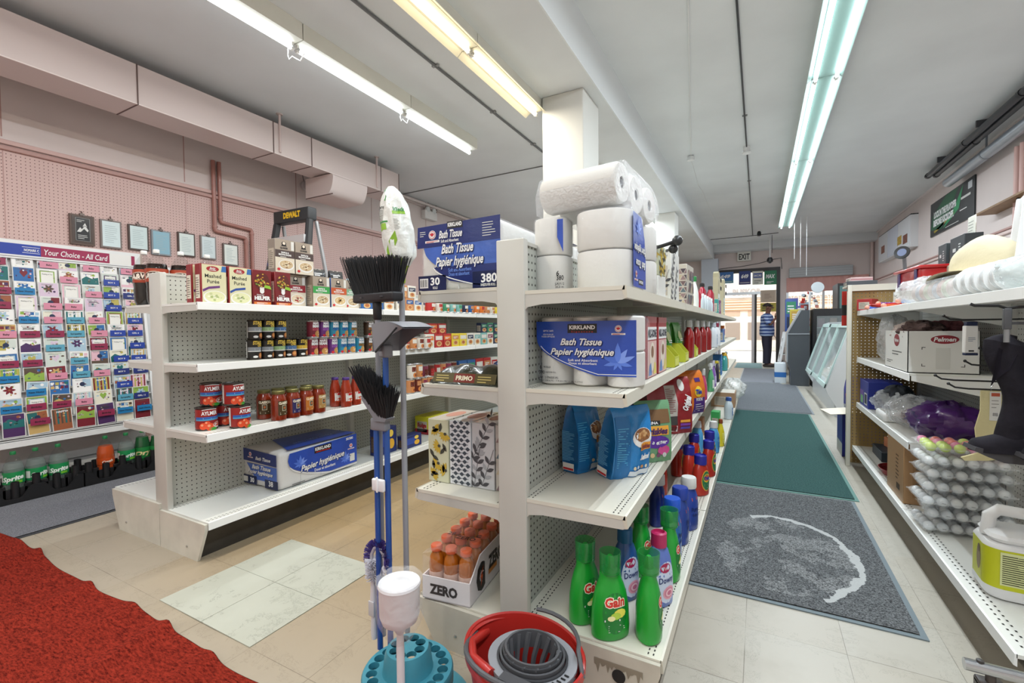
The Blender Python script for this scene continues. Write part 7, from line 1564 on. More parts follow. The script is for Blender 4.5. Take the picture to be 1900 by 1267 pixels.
mb = MB(); mb.tube([(.0, -.02, .05), (.0, -.02, .36)], .008, C('#9a8f8c', .5), 6); mb.tube([(.16, -.03, -.04), (.24, -.02, .1), (.2, -.02, .28), (.06, -.02, .38)], .007, C('#8a7f7c', .5), 6); mb.build('cable', t)
# step ladder behind the left run
la, lb_ = ony(516, 383, 2.9), ony(579, 397, 2.9)
t = thing('step_ladder', 'black-topped step ladder behind the stacked oatmeal boxes', 'ladder', ((la.x+lb_.x)/2, 2.9, 0), R(2)); hw_ = abs(lb_.x-la.x)/2; zt_ = (la.z+lb_.z)/2
mb = MB(); mb.rbox(-hw_, -.05, zt_-.12, hw_, .05, zt_, C('#2f3032', .5), .015); fr = Fr((-hw_, -.05, zt_-.13), (1, 0, 0), (0, 0, 1)); rect(mb, fr, hw_*.58, .03, hw_*1.6, .115, C('#2a2a2c', .5), 1); text(mb, fr, 'DEWALT', hw_*1.08, .075, .05, C('#e9bb22', .5), 2, hw_*.95, .06); mb.build('top_cap', t)
for s in (-1, 1):
    mb = MB(); mb.tube([(s*(hw_-.02), -.02, zt_-.12), (s*(hw_+.13), -.36, .0)], .034, C('#2c2c2e', .5), 8); mb.build('front_rail', t)
    mb = MB(); mb.tube([(s*(hw_-.015), .05, zt_-.12), (s*(hw_+.08), .42, .0)], .018, C('#b9babc', .35, .7), 8); mb.build('rear_rail', t)
for k in range(5):
    z = zt_-.30-.3*k; f = (zt_-.12-z)/(zt_-.12); mb = MB(); mb.box(-(hw_-.02+.15*f), -.02-.34*f-.05, z-.035, hw_-.02+.15*f, -.02-.34*f+.04, z+.035, C('#d9dadb', .3, .5)); mb.build('step', t)
# ================================================================ goods on the right-hand run
NE = R(-90)                                 # front face towards -x
A1, A2, A3, A0 = 1.269, .896, .531, .171
white_p = C('#e9ebec', .4); silver = C('#c9ccd0', .2, .9)
def blob(name, rx, ry, rz, mat, n=.12, seed=4, k=1.):
    r_ = random.Random(seed); ph[:] = [r_.uniform(0, 6) for _ in range(8)]; mb = MB(); mb.grid(lambda u, v: crump(u, v, rx, ry, rz, n, k), 36, 20, mat); o = mb.build(name); return o
# top shelf
for i, (y, c, nm) in enumerate(((4.25, '#4a6fd0', 'blue'), (4.18, '#7a4ab0', 'violet'), (4.10, '#e06a3a', 'orange'), (4.02, '#5a8ad8', 'light blue'))):
    mb = MB(); mb.rbox(-.11, -.012, 0, .11, .012, .018, C(c, .35), .006); mb.ball((-.12, 0, .01), .016, C('#e8a08a', .4), 10); mb.rbox(.05, -.014, .0, .11, .014, .02, C('#e9e4ec', .35), .006)
    single('toy_wand', mb, nm+' plastic toy stick lying across the far end of the top shelf', 'toy', (.80+.02*(i % 2), y-.1*i, A1+.003+.02*(i % 2)), R(30+9*i))
mb = MB(); mb.lathe([(.002, -.008), (.045, -.002), (.06, .012), (.057, .014), (.04, .004), (.002, .0)], C('#c4221e', .35), 20, (0, 0, 0), 1, .7); mb.tube([(.055, 0, .012), (.11, .01, .016), (.17, .02, .02)], .009, C('#c4221e', .35), 8)
single('toy_scoop', mb, 'red plastic scoop hanging over the edge at the far end of the top shelf', 'toy', (.72, 3.95, A1+.012), R(30))
o = blob('plastic_bag', .13, .16, .075, clear('#eef2f6', .35, .12, .9, 26), .14, 6); o.location = (.84, 3.42, A1); tag(o, 'crumpled clear plastic bag beside the toy sticks on the top shelf', 'bag')
t = thing('cup_pack', 'long clear pack of pastel printed cups lying on the top shelf', 'cups', (.80, 2.98, A1), R(4))
for i in range(9):
    mb = MB(); mb.lathe([(.038, 0), (.05, .09), (.053, .092), (.05, .095)], C(['#d9d0cf', '#cfd4c8', '#d6c4c2', '#c9cdd6'][i % 4], .5), 18); mb.move(T(0, -.25+.052*i, .054) @ Matrix.Rotation(R(-90), 4, 'X')); mb.build('cup', t)
mb = MB(); mb.rbox(-.06, -.28, .0, .06, .30, .112, clear('#f2f4f6', .28, .1, .9, 30), .03); mb.build('wrapper', t)
t = thing('cup_stack', 'stack of white ribbed plastic cups lying on its side at the shelf edge', 'cups', (.79, 2.46, A1), R(2))
for i in range(5):
    mb = MB(); mb.lathe([(.048, 0), (.055, .05), (.057, .075), (.062, .08), (.062, .085), (.056, .086)], white_p, 22)
    for q in range(4): mb.lathe([(.0535+.001*q, .03+.008*q), (.0548+.001*q, .032+.008*q), (.0535+.001*q, .034+.008*q)], C('#cfd3d6', .4), 22)
    mb.move(T(0, .2-.078*i, .063) @ Matrix.Rotation(R(90), 4, 'X')); mb.build('cup', t)
o = blob('plastic_bag', .10, .13, .06, clear('#e2eceb', .45, .1, .5, 20), .08, 9); o.location = (.80, 2.12, A1); tag(o, 'greenish clear bag beside the white cup stack on the top shelf', 'bag')
t = thing('storage_bin', 'red plastic bin with rolled rim behind the clear bag on the top shelf', 'bin', (.98, 4.0, A1+.12), R(4)); rb_ = C('#b3191c', .3, coat=.4)
mb = MB(); mb.rbox(-.1, -.22, 0, .1, .22, .13, rb_, .02); mb.build('tub', t)
mb = MB(); mb.rbox(-.115, -.235, .12, .115, .235, .14, rb_, .008); mb.build('rim', t)
for s in (-1, 1): mb = MB(); mb.rbox(-.108, s*.15-.02, .01, -.1, s*.15+.02, .12, C('#4a3a6a', .4), .003); mb.build('handle', t)
mb = MB(); mb.box(-.11, -.24, 0, .10, .24, .119, C('#c9c4b6', .6)); single('storage_box', mb, 'plain pale box supporting the red plastic bin', 'box', (.98, 4.0, A1), R(4))
t = thing('sun_hat', 'cream cloth bucket hat lying on a pale carton on the top shelf', 'hat', (.98, 3.0, A1+.13), R(10)); hm = C('#dcd3b6', .85, spec=.1, bump=.3, bs=24)
mb = MB(); mb.grid(lambda u, v: (lambda a, q: (q*math.cos(a)*1.0, q*1.25*math.sin(a), .17*math.cos(v*PI/2)**.6+.014*math.sin(3*a+3)*math.sin(PI*v)-.02*math.exp(-((math.cos(a)*v-.1)/.12)**2)))(2*PI*u, .001+.15*math.sin(v*PI/2)**.8), 40, 14, hm); mb.build('crown', t)
mb = MB(); mb.grid(lambda u, v: (lambda a, q: (q*math.cos(a), q*1.3*math.sin(a), .005+.03*math.sin(2*a+1)*v-.03*v))(2*PI*u, .15+.08*v), 40, 6, hm); mb.build('brim', t)
mb = MB(); mb.rbox(-.12, -.34, 0, .12, .34, .10, C('#cfc39c', .6), .004); mb.prism([(-.12, .10), (.12, .10), (.1, .115), (-.14, .13)], 'y', -.34, .34, C('#c4b78e', .6)); single('carton', mb, 'pale tan carton under the cream bucket hat', 'box', (.97, 3.05, A1), R(5))
t = thing('frame_stand', 'white plastic A-shaped stand leaning at the near end of the top shelf', 'stand', (.97, 2.80, A1), R(-12))
for s in (-1, 1): mb = MB(); mb.move(T(0, 0, 0)); mb.prism([(-.02, 0), (.01, 0), (.05, .44), (.02, .44)], 'y', s*.09-.012, s*.09+.012, white_p); mb.build('post', t)
mb = MB(); mb.box(.03, -.1, .37, .05, .1, .44, white_p); mb.box(-.02, -.1, 0, .05, .1, .02, white_p); mb.build('cross_bar', t)
o = blob('plastic_bag', .14, .2, .10, clear('#f2f6fa', .4, .12, .9, 24), .14, 12); o.location = (.93, 2.05, A1); tag(o, 'bundle of white plastic film at the near end of the top shelf', 'bag')
qn = onx(1802, 456, 1.075)
dkb = lambda mb, f, w, h: (lines(mb, f['f'], w*.6, w*.8, h*.25, h*.75, 5, C('#cfd2d2', .4), 1), rect(mb, f['f'], w*.2, h*.42, w*.42, h*.56, C('#cfd2d2', .4), 1))
goods([
 (lambda: carton('dark_carton', 'box', .22, .08, .15, '#2c3236', dkb, '#3a4044'), (1.02, 3.62, A1+.25), NE+0 if False else -90, 'dark grey printed carton upright against the pink wall side, nearer of two', 'box', None),
 (lambda: carton('dark_carton', 'box', .14, .08, .14, '#3a4246', dkb, '#3a4044'), (1.02, 3.87, A1+.25), -90, 'dark grey printed carton upright against the pink wall side, farther of two', 'box', None),
 (lambda: carton('storage_carton', 'box', .48, .1, .247, '#b8b29e', lambda mb, f, w, h: lines(mb, f['f'], .03, w-.03, h*.3, h*.8, 3, C('#8a8472', .5), 1)), (1.02, 3.72, A1), -90, 'greyish carton holding up the two dark printed cartons', 'box', None),
 (lambda: carton('paper_note', 'paper', .11, .004, .17, '#e6e8de', lambda mb, f, w, h: lines(mb, f['f'], .01, w-.01, h*.2, h*.9, 7, C('#9aa09a', .5), 1, .25)), (qn.x, qn.y, qn.z), -90, 'small white printed note above the cream hat', 'paper', None),
])
o = [v for l, v in LABELS.items() if l.startswith('small white printed note')][0][0]
mb = MB(); mb.box(-.006, -.006, 0, .006, .006, qn.z-A1+.1, C('#8a8c8c', .4)); single('card_holder', mb, 'thin upright holder under the small white printed note', 'holder', (qn.x+.008, qn.y, A1), 0)
t = thing('round_lamp', 'black round clip lamp with a long grey arm on the right shelving', 'lamp', (.98, 4.52, A1))
mb = MB(); mb.box(-.04, -.04, 0, .04, .04, .02, black); mb.tube([(0, 0, .01), (.0, 0, .30), (-.02, -.06, .41)], .012, C('#7a7c80', .4), 8); mb.build('arm', t)
mb = MB(); mb.lathe([(.001, 0), (.04, .004), (.05, .02), (.047, .03), (.001, .02)], C('#232427', .4), 24); mb.lathe([(.001, .021), (.042, .026)], C('#8a97b8', .15, .4), 24); mb.move(T(-.03, -.08, .42) @ Matrix.Rotation(R(75), 4, 'X') @ Matrix.Rotation(R(-30), 4, 'Y')); mb.build('lamp_head', t)
def pframe(label, x, y, w, h, lean, inner, z=A1):
    t = thing('picture_frame', label, 'frame', (x, y, z), R(-60)); mb = MB(); mb.box(-w/2, 0, 0, w/2, .02, h, white_p); mb.move(Matrix.Rotation(R(-lean), 4, 'X')); mb.build('frame', t)
    mb = MB(); mb.box(-w/2+.03, -.002, .03, w/2-.03, 0, h-.03, C(inner, .3)); mb.move(Matrix.Rotation(R(-lean), 4, 'X')); mb.build('panel', t)
pframe('white picture frame leaning at the far end of the right shelving', .93, 4.40, .16, .28, 12, '#cfd0c9'); pframe('larger grey-white frame behind the leaning picture frame', 1.05, 4.35, .2, .3, 8, '#b9bcc0')
goods([
 (lambda: carton('small_carton', 'box', .12, .1, .09, '#a32a2c', lambda mb, f, w, h: rect(mb, f['f'], 0, 0, w, h*.45, wt2, 1)), (.80, 4.52, A1), 60, 'small red and white carton at the far end of the top shelf', 'box', None),
 (lambda: carton('paper_tray', 'tray', .2, .2, .035, '#4a4e54', lambda mb, f, w, h: rect(mb, f['t'], .005, .005, w-.005, .195, C('#d9d9d4', .5), 1)), (.74, 4.66, 1.481), 0, 'dark paper tray holding white sheets on the brown end board', 'tray', None),
 (lambda: carton('paper_stack', 'paper', .15, .14, .03, '#d0b4b4', lambda mb, f, w, h: (rect(mb, f['f'], 0, h*.3, w, h*.5, C('#a35a64', .5), 1))), (.74, 4.68, 1.517), 6, 'stack of white and pink papers on the dark paper tray', 'paper', None),
])
# second shelf
t = thing('dumpling_carton', 'white carton with a red oval logo on the second shelf', 'carton', (.855, 3.20, A2), R(0)); w_, d_, h_ = .29, .5, .225
mb = MB(); cm = C('#e2e2df', .55); mb.box(-w_/2, 0, 0, w_/2, d_, .004, cm)
for s in (-1, 1): mb.box(s*w_/2, 0, 0, s*(w_/2-.004), d_, h_, cm)
mb.box(-w_/2, 0, 0, w_/2, .004, h_, cm); mb.box(-w_/2, d_-.004, 0, w_/2, d_, h_, cm); fr = Fr((-w_/2, 0, 0), (1, 0, 0), (0, 0, 1)); fl = Fr((-w_/2, d_, 0), (0, -1, 0), (0, 0, 1)); oval = C('#8f2430', .5)
ell(mb, fr, w_*.52, h_*.8, .06, .026, wt, 1, 24); ell(mb, fr, w_*.52, h_*.8, .057, .023, oval, 2, 24); text(mb, fr, 'Pelmen', w_*.52, h_*.805, .022, wt, 3, .09, .03, .2)
for a, b, sx, sz in ((.2, .62, 1, -1), (.2, .16, 1, 1), (.8, .16, -1, 1)): rect(mb, fr, w_*a, h_*b, w_*a+sx*.016, h_*b+sz*.003, ink, 1); rect(mb, fr, w_*a, h_*b, w_*a+sx*.003, h_*b+sz*.014, ink, 1)
rect(mb, fr, w_*.4, h_*.1, w_*.6, h_*.6, C('#d6d6d2', .5), 1)
ell(mb, fl, d_*.55, h_*.76, .06, .036, oval, 1, 20); text(mb, fl, 'Pelmen', d_*.55, h_*.76, .02, wt, 2, .09, .03); lines(mb, fl, d_*.35, d_*.8, h_*.38, h_*.52, 2, C('#6a6a68', .5), 1, .4); lines(mb, fl, d_*.1, d_*.4, h_*.15, h_*.25, 2, C('#6a6a68', .5), 1, .4); mb.build('carton_body', t)
for i, (c, nm, dx, dy, s) in enumerate((('#5a4a48', 'dark brown patterned garment', -.06, .15, 5), ('#8a5a60', 'dusty rose garment', .07, .2, 7), ('#b9aaa4', 'grey lace garment', -.04, .36, 8))):
    o = blob('folded_garment', .10, .12, .055, C(c, .9, spec=.1, bump=.5, bs=40, var=.4, vs=40), .2, s); o.location = (.855+dx*.75, 3.20+dy, A2+.165); tag(o, nm+' bundled in the top of the red-oval white carton', 'clothing')
o = blob('plastic_bag', .09, .2, .16, clear('#eef2f6', .38, .12, .9, 20), .12, 14); o.location = (.82, 4.02, A2); tag(o, 'tall clear plastic bag of clothes left of the red-oval white carton', 'bag')
o = blob('folded_garment', .06, .14, .10, C('#c9b4a4', .9, bump=.4, bs=30), .12, 15); o.location = (.83, 3.99, A2+.012); tag(o, 'pale beige garment inside the tall clear bag', 'clothing')
# third shelf
goods([
 (lambda: carton('blue_carton', 'box', .30, .2, .20, '#2b3a9c', lambda mb, f, w, h: (rect(mb, f['f'], 0, h*.12, w*.45, h*.6, C('#7a5fae', .5), 1), rect(mb, f['f'], w*.55, h*.1, w*.9, h*.55, wt2, 1), rect(mb, f['f'], w*.6, h*.15, w*.85, h*.5, C('#26314f', .5), 2), rect(mb, f['f'], w*.1, h*.1, w*.4, h*.4, C('#7fbf8a', .5), 2)), '#2b3a9c'), (.715, 4.38, A3), -90, 'blue and violet carton at the far end of the third shelf', 'box', None)])
t = thing('clear_shoe_bag', 'clear bag of dark red shoes on the third shelf', 'bag', (.85, 3.60, A3))
mb = MB(); mb.grid(lambda u, v: crump(u, v, .15, .2, .095, .1), 36, 20, clear('#eef2f6', .3, .1, .9, 22)); mb.build('bag_film', t)
for i, (x, y) in enumerate(((-.03, -.05), (.03, .06))): mb = MB(); mb.grid(lambda u, v: crump(u, v, .06, .10, .05, .05), 24, 14, C('#5a1420', .15, coat=.8)); mb.move(T(x, y, .02)); mb.build('shoe', t)
o = blob('shoe_bag', .11, .18, .09, clear('#e6ecf2', .4, .1, .9, 22), .14, 17); o.location = (.82, 4.02, A3); tag(o, 'clear bag with a striped dark cap beside the blue carton', 'bag')
o = blob('cap', .09, .12, .08, C('#2a3038', .8, var=.5, vs=20), .1, 18); o.location = (.84, 4.0, A3+.05); tag(o, 'striped dark cap inside the clear bag on the third shelf', 'hat')
o = blob('cloth_bag', .16, .17, .10, C('#4a1f6a', .3, coat=.4, bump=.6, bs=16), .13, 19); o.location = (.90, 3.30, A3); tag(o, 'purple wrapped cloth bundle at the near end of the third shelf', 'cloth')
mb = MB(); mb.rbox(-.08, -.12, 0, .08, .12, .06, white_p, .02); single('plastic_tub', mb, 'small white plastic tub at the front of the third shelf', 'tub', (.785, 3.82, A3), 0)
# base shelf
goods([
 (lambda: carton('brown_carton', 'box', .36, .26, .34, '#b08a62', lambda mb, f, w, h: (lines(mb, f['f'], w*.55, w*.75, h*.3, h*.75, 7, C('#5a4026', .6), 1, .35), rect(mb, f['f'], w*.6, h*.14, w*.8, h*.24, C('#4a3520', .6), 1)), '#a07a54'), (.705, 3.40, A0), -90, 'tall brown cardboard carton standing on the base shelf', 'carton', None),
 (lambda: carton('dark_case', 'box', .3, .2, .07, '#25303c', None, '#2c3844'), (.78, 4.28, A0), -90, 'dark flat case at the far end of the base shelf', 'box', None),
 (lambda: carton('small_carton', 'box', .14, .1, .07, '#c9805a'), (.85, 4.3, A0+.071), -80, 'small tan carton on the dark flat case', 'box', None)])
mb = MB(); mb.lathe([(.1, 0), (.13, .04), (.135, .042), (.128, .043), (.098, .006), (.001, .005)], C('#8a1c20', .4), 24, (0, 0, 0), .7, 1)
for i in range(12): mb.box(-.06, -.11+.02*i, .006, .06, -.105+.02*i, .03, C('#6a1418', .4))
single('red_tray', mb, 'dark red ribbed tray on the base shelf left of the brown carton', 'tray', (.80, 3.82, A0), 0)
# trays of golf balls
clr = clear('#f4f8fa', .2, .06)
def ball_tray(name, label, z, x, y, rz, colours, n=(6, 4), lid=True):
    t = thing(name, label, 'ball tray', (x, y, z), R(rz), 'trays of golf balls'); s = .051; W, D = n[0]*s, n[1]*s
    mb = MB(); mb.grid(lambda u, v: ((u-.5)*W*1.04, v*D*1.04-.01, .028-.024*abs(math.sin(PI*n[0]*u))**.7*abs(math.sin(PI*n[1]*v))**.7), n[0]*6, n[1]*6, clr)
    mb.grid(lambda u, v: ((u-.5)*W*1.04, v*D*1.04-.01, .034+.020*abs(math.sin(PI*n[0]*u))**.6*abs(math.sin(PI*n[1]*v))**.6), n[0]*6, n[1]*6, clr)
    mb.box(-W*.53, -.018, .028, W*.53, -.01, .034, clr); mb.box(-W*.53, D*1.03, .028, W*.53, D*1.04, .034, clr); mb.build('clear_tray', t); k = 0
    for j in range(n[1]):
        for i in range(n[0]):
            if 0 < j < n[1]-1 and 0 < i < n[0]-1 and lid is False: continue
            mb = MB(); mb.ball((0, 0, 0), .0214, C(colours[(i if j == 0 else i+j) % len(colours)], .3, coat=.3, bump=.15, bs=300), 16)
            if j == 0 and i % 2: mb.box(-.008, -.0217, -.003, .006, -.0205, -.001, ink)
            b = mb.build('golf_ball', t); b.location = ((i+.5-n[0]/2)*s, (j+.5)*s, .031)
    return t
TL = ['lowest', 'second from bottom', 'third from bottom', 'fourth from bottom', 'fifth from bottom', 'sixth from bottom']
wb = ('#dfe3e6', '#d3d8dc', '#e6e9ea')
for i in range(6): ball_tray('golf_ball_tray', 'clear tray of white golf balls, %s of the stack on the base shelf' % TL[i], A0+.063*i+.001, .845+.012*math.sin(i*2), 2.80+.012*math.cos(i*1.7), (3, -4, 2, -2, 4, 1)[i], wb)
ball_tray('golf_ball_tray', 'top clear tray holding lime, pink and orange golf balls', A0+.063*6+.001, .845, 2.80, -2, ('#c4dc2a', '#bfd92a', '#c9e03a', '#e0609a', '#e8503a', '#e0603a'))
# jug of cat litter
t = thing('litter_jug', 'white cat litter jug with a yellow label at the near end of the base shelf', 'jug', (.885, 2.32, A0), R(-4)); jm = C('#e4e6e8', .4, coat=.15); w_, d_, h_ = .31, .2, .225
mb = MB(); mb.rr(w_, d_, .05, 0, h_-.02, jm, .02); mb.rr(w_*.93, d_*.9, .045, h_-.025, h_+.01, jm, .018); mb.build('jug_body', t)
mb = MB(); mb.tube([(-.13, 0, h_-.02), (-.125, 0, h_+.05), (-.10, 0, h_+.075), (-.0, 0, h_+.07), (.035, 0, h_+.03), (.05, 0, h_-.02)], .021, jm, 12); mb.build('handle', t)
mb = MB(); mb.lathe([(.062, h_), (.062, h_+.045), (.068, h_+.047), (.068, h_+.075), (.06, h_+.08), (1e-4, h_+.08)], C('#eceef0', .4), 28, (.1, 0, 0)); mb.build('lid', t)
mb = MB(); fr = Fr((-w_/2, -d_/2-.0005, 0), (1, 0, 0), (0, 0, 1)); fl = Fr((-w_/2-.0005, d_/2, 0), (0, -1, 0), (0, 0, 1)); yl = C('#c2c81c', .4)
rect(mb, fr, .045, .045, w_-.045, .185, yl, 1)
def corner(a, k=1): return lambda b: None
vs = []; 
for i in range(9):
    an = R(180+90*i/8); vs += [(-w_/2+.05+(.0508)*math.cos(an), -d_/2+.05+.0508*math.sin(an), z) for z in (.045, .185)]
mb.add(vs, [(2*i, 2*i+2, 2*i+3, 2*i+1) for i in range(8)], yl); rect(mb, fl, .05, .045, d_-.05, .185, yl, 1)
rect(mb, fr, .035, .06, .115, .178, C('#d6dca0', .4), 2); lines(mb, fr, .04, .11, .066, .172, 14, C('#4a4c30', .5), 3, .45); lines(mb, fr, .08, .112, .066, .172, 14, C('#4a4c30', .5), 3, .3, 5)
rect(mb, fr, .135, .168, .19, .182, blk, 2); text(mb, fr, 'nature', .162, .175, .007, wt, 3, .04, .02); text(mb, fr, 'unscented', .185, .15, .018, ink, 3, .1, .05); text(mb, fr, 'scoopable', .187, .13, .018, ink, 3, .1, .05); text(mb, fr, 'clumping cat litter', .18, .114, .009, ink, 3, .085, .03); lines(mb, fr, .14, .2, .085, .106, 3, ink, 3, .3); text(mb, fr, '7 kg', .15, .062, .01, ink, 3, .022, .03)
ell(mb, fl, d_*.6, .12, .022, .045, C('#8a7a58', .5), 2, 16); ell(mb, fl, d_*.62, .155, .014, .016, C('#6a5a40', .5), 3, 12); mb.build('label', t)
# peg hooks, socks and a boxed tube hanging from the white back board
def hook(label, y, z, x0, r=.0035):
    mb = MB(); mb.tube([(XBK-.022, y, z), (x0+.06, y, z), (x0+.02, y, z+.004), (x0, y, z+.018)], r, C('#2b2c2e', .35, .5), 6); mb.ball((x0, y, z+.018), .006, black, 8); mb.box(XBK-.026, y-.02, z-.02, XBK-.021, y+.02, z+.02, C('#55575a', .4)); return single('peg_hook', mb, label, 'hook', (0, 0, 0), 0, 'peg hooks on the white back board')
hook('black peg hook just above the sock hook, its tip reaching farthest left', 2.54, .925, .655); hook('black peg hook from which the cream socks hang', 2.46, .90, .675); hook('black peg hook in front of the red-oval white carton', 2.50, .99, .735); hook('black peg hook above the red-oval white carton holding the boxed tube', 2.62, 1.175, .70); hook('short black peg hook beside the boots', 2.44, 1.045, .76)
t = thing('sock_pair', 'pale cream socks hanging on a peg hook behind the boots', 'socks', (.80, 2.46, .905), R(4)); sk = C('#d8cfa2', .9, spec=.1, bump=.3, bs=60)
for k in range(2):
    mb = MB(); P = [(-.03, -.01), (.032, -.01), (.036, -.08), (.034, -.15), (.05, -.22), (.042, -.27), (-.005, -.285), (-.075, -.292), (-.085, -.28), (-.03, -.255), (-.04, -.21), (-.045, -.16), (-.03, -.09)]
    mb.prism([(x+.006*k, z) for x, z in P], 'y', .009*k-.004, .009*k+.004, sk, True); mb.build('sock', t)
mb = MB(); mb.box(-.005, -.0065, -.125, .028, -.0055, -.012, wt2); fr = Fr((-.005, -.0066, -.125), (1, 0, 0), (0, 0, 1)); rect(mb, fr, .004, .095, .029, .108, C('#b9543a', .5), 1); lines(mb, fr, .005, .028, .05, .09, 3, C('#8a8a86', .5), 1, .2); barcode(mb, fr, .008, .015, .018, .018, 1); mb.build('tag_card', t)
mb = MB(); mb.tube([(0, 0, -.012), (0, 0, .004), (.006, 0, .012), (.0, 0, .016)], .0025, silver, 6); mb.build('hanger', t)
mb = MB(); mb.rbox(-.022, -.012, -.12, .022, .012, -.005, wt, .003, 1); mb.rbox(-.02, -.013, -.13, .022, .013, -.12, C('#1f2a4c', .4), .002, 1); mb.rbox(-.018, -.011, -.006, .02, .011, .012, C('#1f2a4c', .4), .002, 1); fr = Fr((-.022, -.012, -.12), (1, 0, 0), (0, 0, 1)); lines(mb, fr, .01, .036, .05, .07, 3, C('#5a6a8a', .5), 1, .3); rect(mb, fr, .012, .006, .03, .012, ink, 1); single('boxed_tube', mb, 'small white and navy boxed tube hanging in front of the red-oval white carton', 'box', (.785, 2.62, 1.155), R(8))
# rolling rack with boots
YP = 1.80; xp = .62
t = thing('rolling_rack', 'chrome rolling rack base with a caster, cut by the bottom right corner', 'rack', (xp, YP, 0)); x0 = .54-xp
mb = MB(); mb.tube([(x0, 0, .155), (x0+.6, -.004, .155)], .0165, silver, 16); mb.lathe([(.009, 0), (.009, .006), (.005, .008)], C('#3a3634', .5), 10, (x0+.035, 0, .171)); mb.build('base_tube', t)
mb = MB(); mb.lathe([(.001, -.011), (.034, -.011), (.037, -.006), (.037, .006), (.034, .011), (.001, .011)], C('#8f9499', .5), 20); mb.move(T(x0+.06, .01, .045) @ Matrix.Rotation(R(70), 4, 'Z') @ Matrix.Rotation(R(90), 4, 'X')); mb.build('caster_wheel', t)
mb = MB(); mb.rbox(x0+.03, -.008, .10, x0+.09, .028, .118, C('#4a4240', .4), .004); 
for s in (-1, 1): mb.rbox(x0+.05+s*.017-.003, -.01, .04, x0+.05+s*.017+.003, .03, .112, C('#4a4240', .4), .002)
mb.lathe([(.012, .115), (.012, .14)], C('#4a4240', .4), 12, (x0+.06, .006, 0)); mb.box(x0+.045, -.012, .082, x0+.075, -.0085, .094, wt2); mb.build('caster_fork', t)
YP = 1.98; xp = ony(1868, 620, YP).x; t = thing('hanging_hook', 'black and grey hook bar under the top shelf that carries the boots', 'hook', (xp, YP, 0))
mb = MB(); mb.tube([(0, 0, 1.10), (0, 0, 1.20)], .0075, C('#8e9093', .35, .5), 10); mb.build('rod', t)
mb = MB(); mb.tube([(-.085, 0, 1.222), (-.075, 0, 1.216), (-.02, 0, 1.214), (.0, 0, 1.205), (.02, 0, 1.208), (.2, 0, 1.215), (.25, 0, 1.262)], .0045, C('#2b2c2e', .35, .5), 6); mb.rbox(-.009, -.009, 1.14, .009, .009, 1.205, C('#4a4c50', .4), .003); mb.box(.0, -.004, 1.155, .05, .004, 1.163, C('#3a3c40', .4)); mb.build('hook_arm', t)
suede = C('#232127', .9, spec=.15, bump=.35, bs=30, var=.25, vs=14); sole = C('#3a393d', .6)
def boot(label, x, y, rz, fold):
    t = thing('boot', label, 'boot', (x, y, .728), R(rz), 'hanging boots'); mb = MB()
    def sh(u, v):
        a = 2*PI*u; z = .05+.31*v; rx_ = .043+.010*v+.018*max(0, v-.45)+.008*math.sin(8*v+1); ry = .036+.004*v
        return (.012+.010*math.sin(5*v)+rx_*math.cos(a)*(1+.06*math.sin(3*a+6*v)), ry*math.sin(a)*(1+.08*math.sin(2*a+9*v)), z-.02*v*math.cos(a)*fold)
    mb.grid(sh, 36, 22, suede); mb.grid(lambda u, v: Vector(sh(u, 1))*1+Vector(((.012-sh(u, 1)[0])*v, -sh(u, 1)[1]*v, .012*math.sin(PI*v)+.01*v)), 36, 4, suede); mb.build('shaft', t)
    mb = MB()
    def ft(u, v):   # v from heel to toe
        xx = .065-.165*v; hh = .105-.052*max(0, (v-.25)/.75)**.7 if v < .93 else (.053*(1-((v-.93)/.07)**2)**.5 if v < 1 else .0); ww = (.036+.006*math.sin(PI*v))*min(1, (v*9+.35))*(1 if v < .85 else max(.05, 1-((v-.85)/.15)**2)**.5); a = PI*u
        return (xx, ww*math.cos(a), .02+max(.0, hh-.02)*math.sin(a)**.6)
    mb.grid(ft, 18, 24, suede); mb.build('foot', t)
    mb = MB(); P = [(.068, -.012), (.068, .034), (-.07, .032), (-.098, .036), (-.102, .024), (-.07, .008), (-.03, -.008)]; mb.prism(P, 'y', -.037, .037, sole, True); mb.rbox(.0, -.036, -.008, .068, .036, .008, sole, .004); mb.build('sole', t)
    mb = MB()
    mb.grid(lambda u, v: (-.05-.018*v+.045*u+.0, -.04+.0*u+.012*math.sin(3*u), .355-.125*v*(1-u*.6)-.02*u), 8, 8, C('#211e26', .9, spec=.15, bump=.3, bs=30)); mb.build('cuff_fold', t); return t
boot('left black suede boot hanging from the rolling rack, toe pointing left', xp+.03, YP+.05, 6, 1.); boot('right black suede boot hanging from the rolling rack, cut by the picture edge', xp+.125, YP-.035, 2, .6)
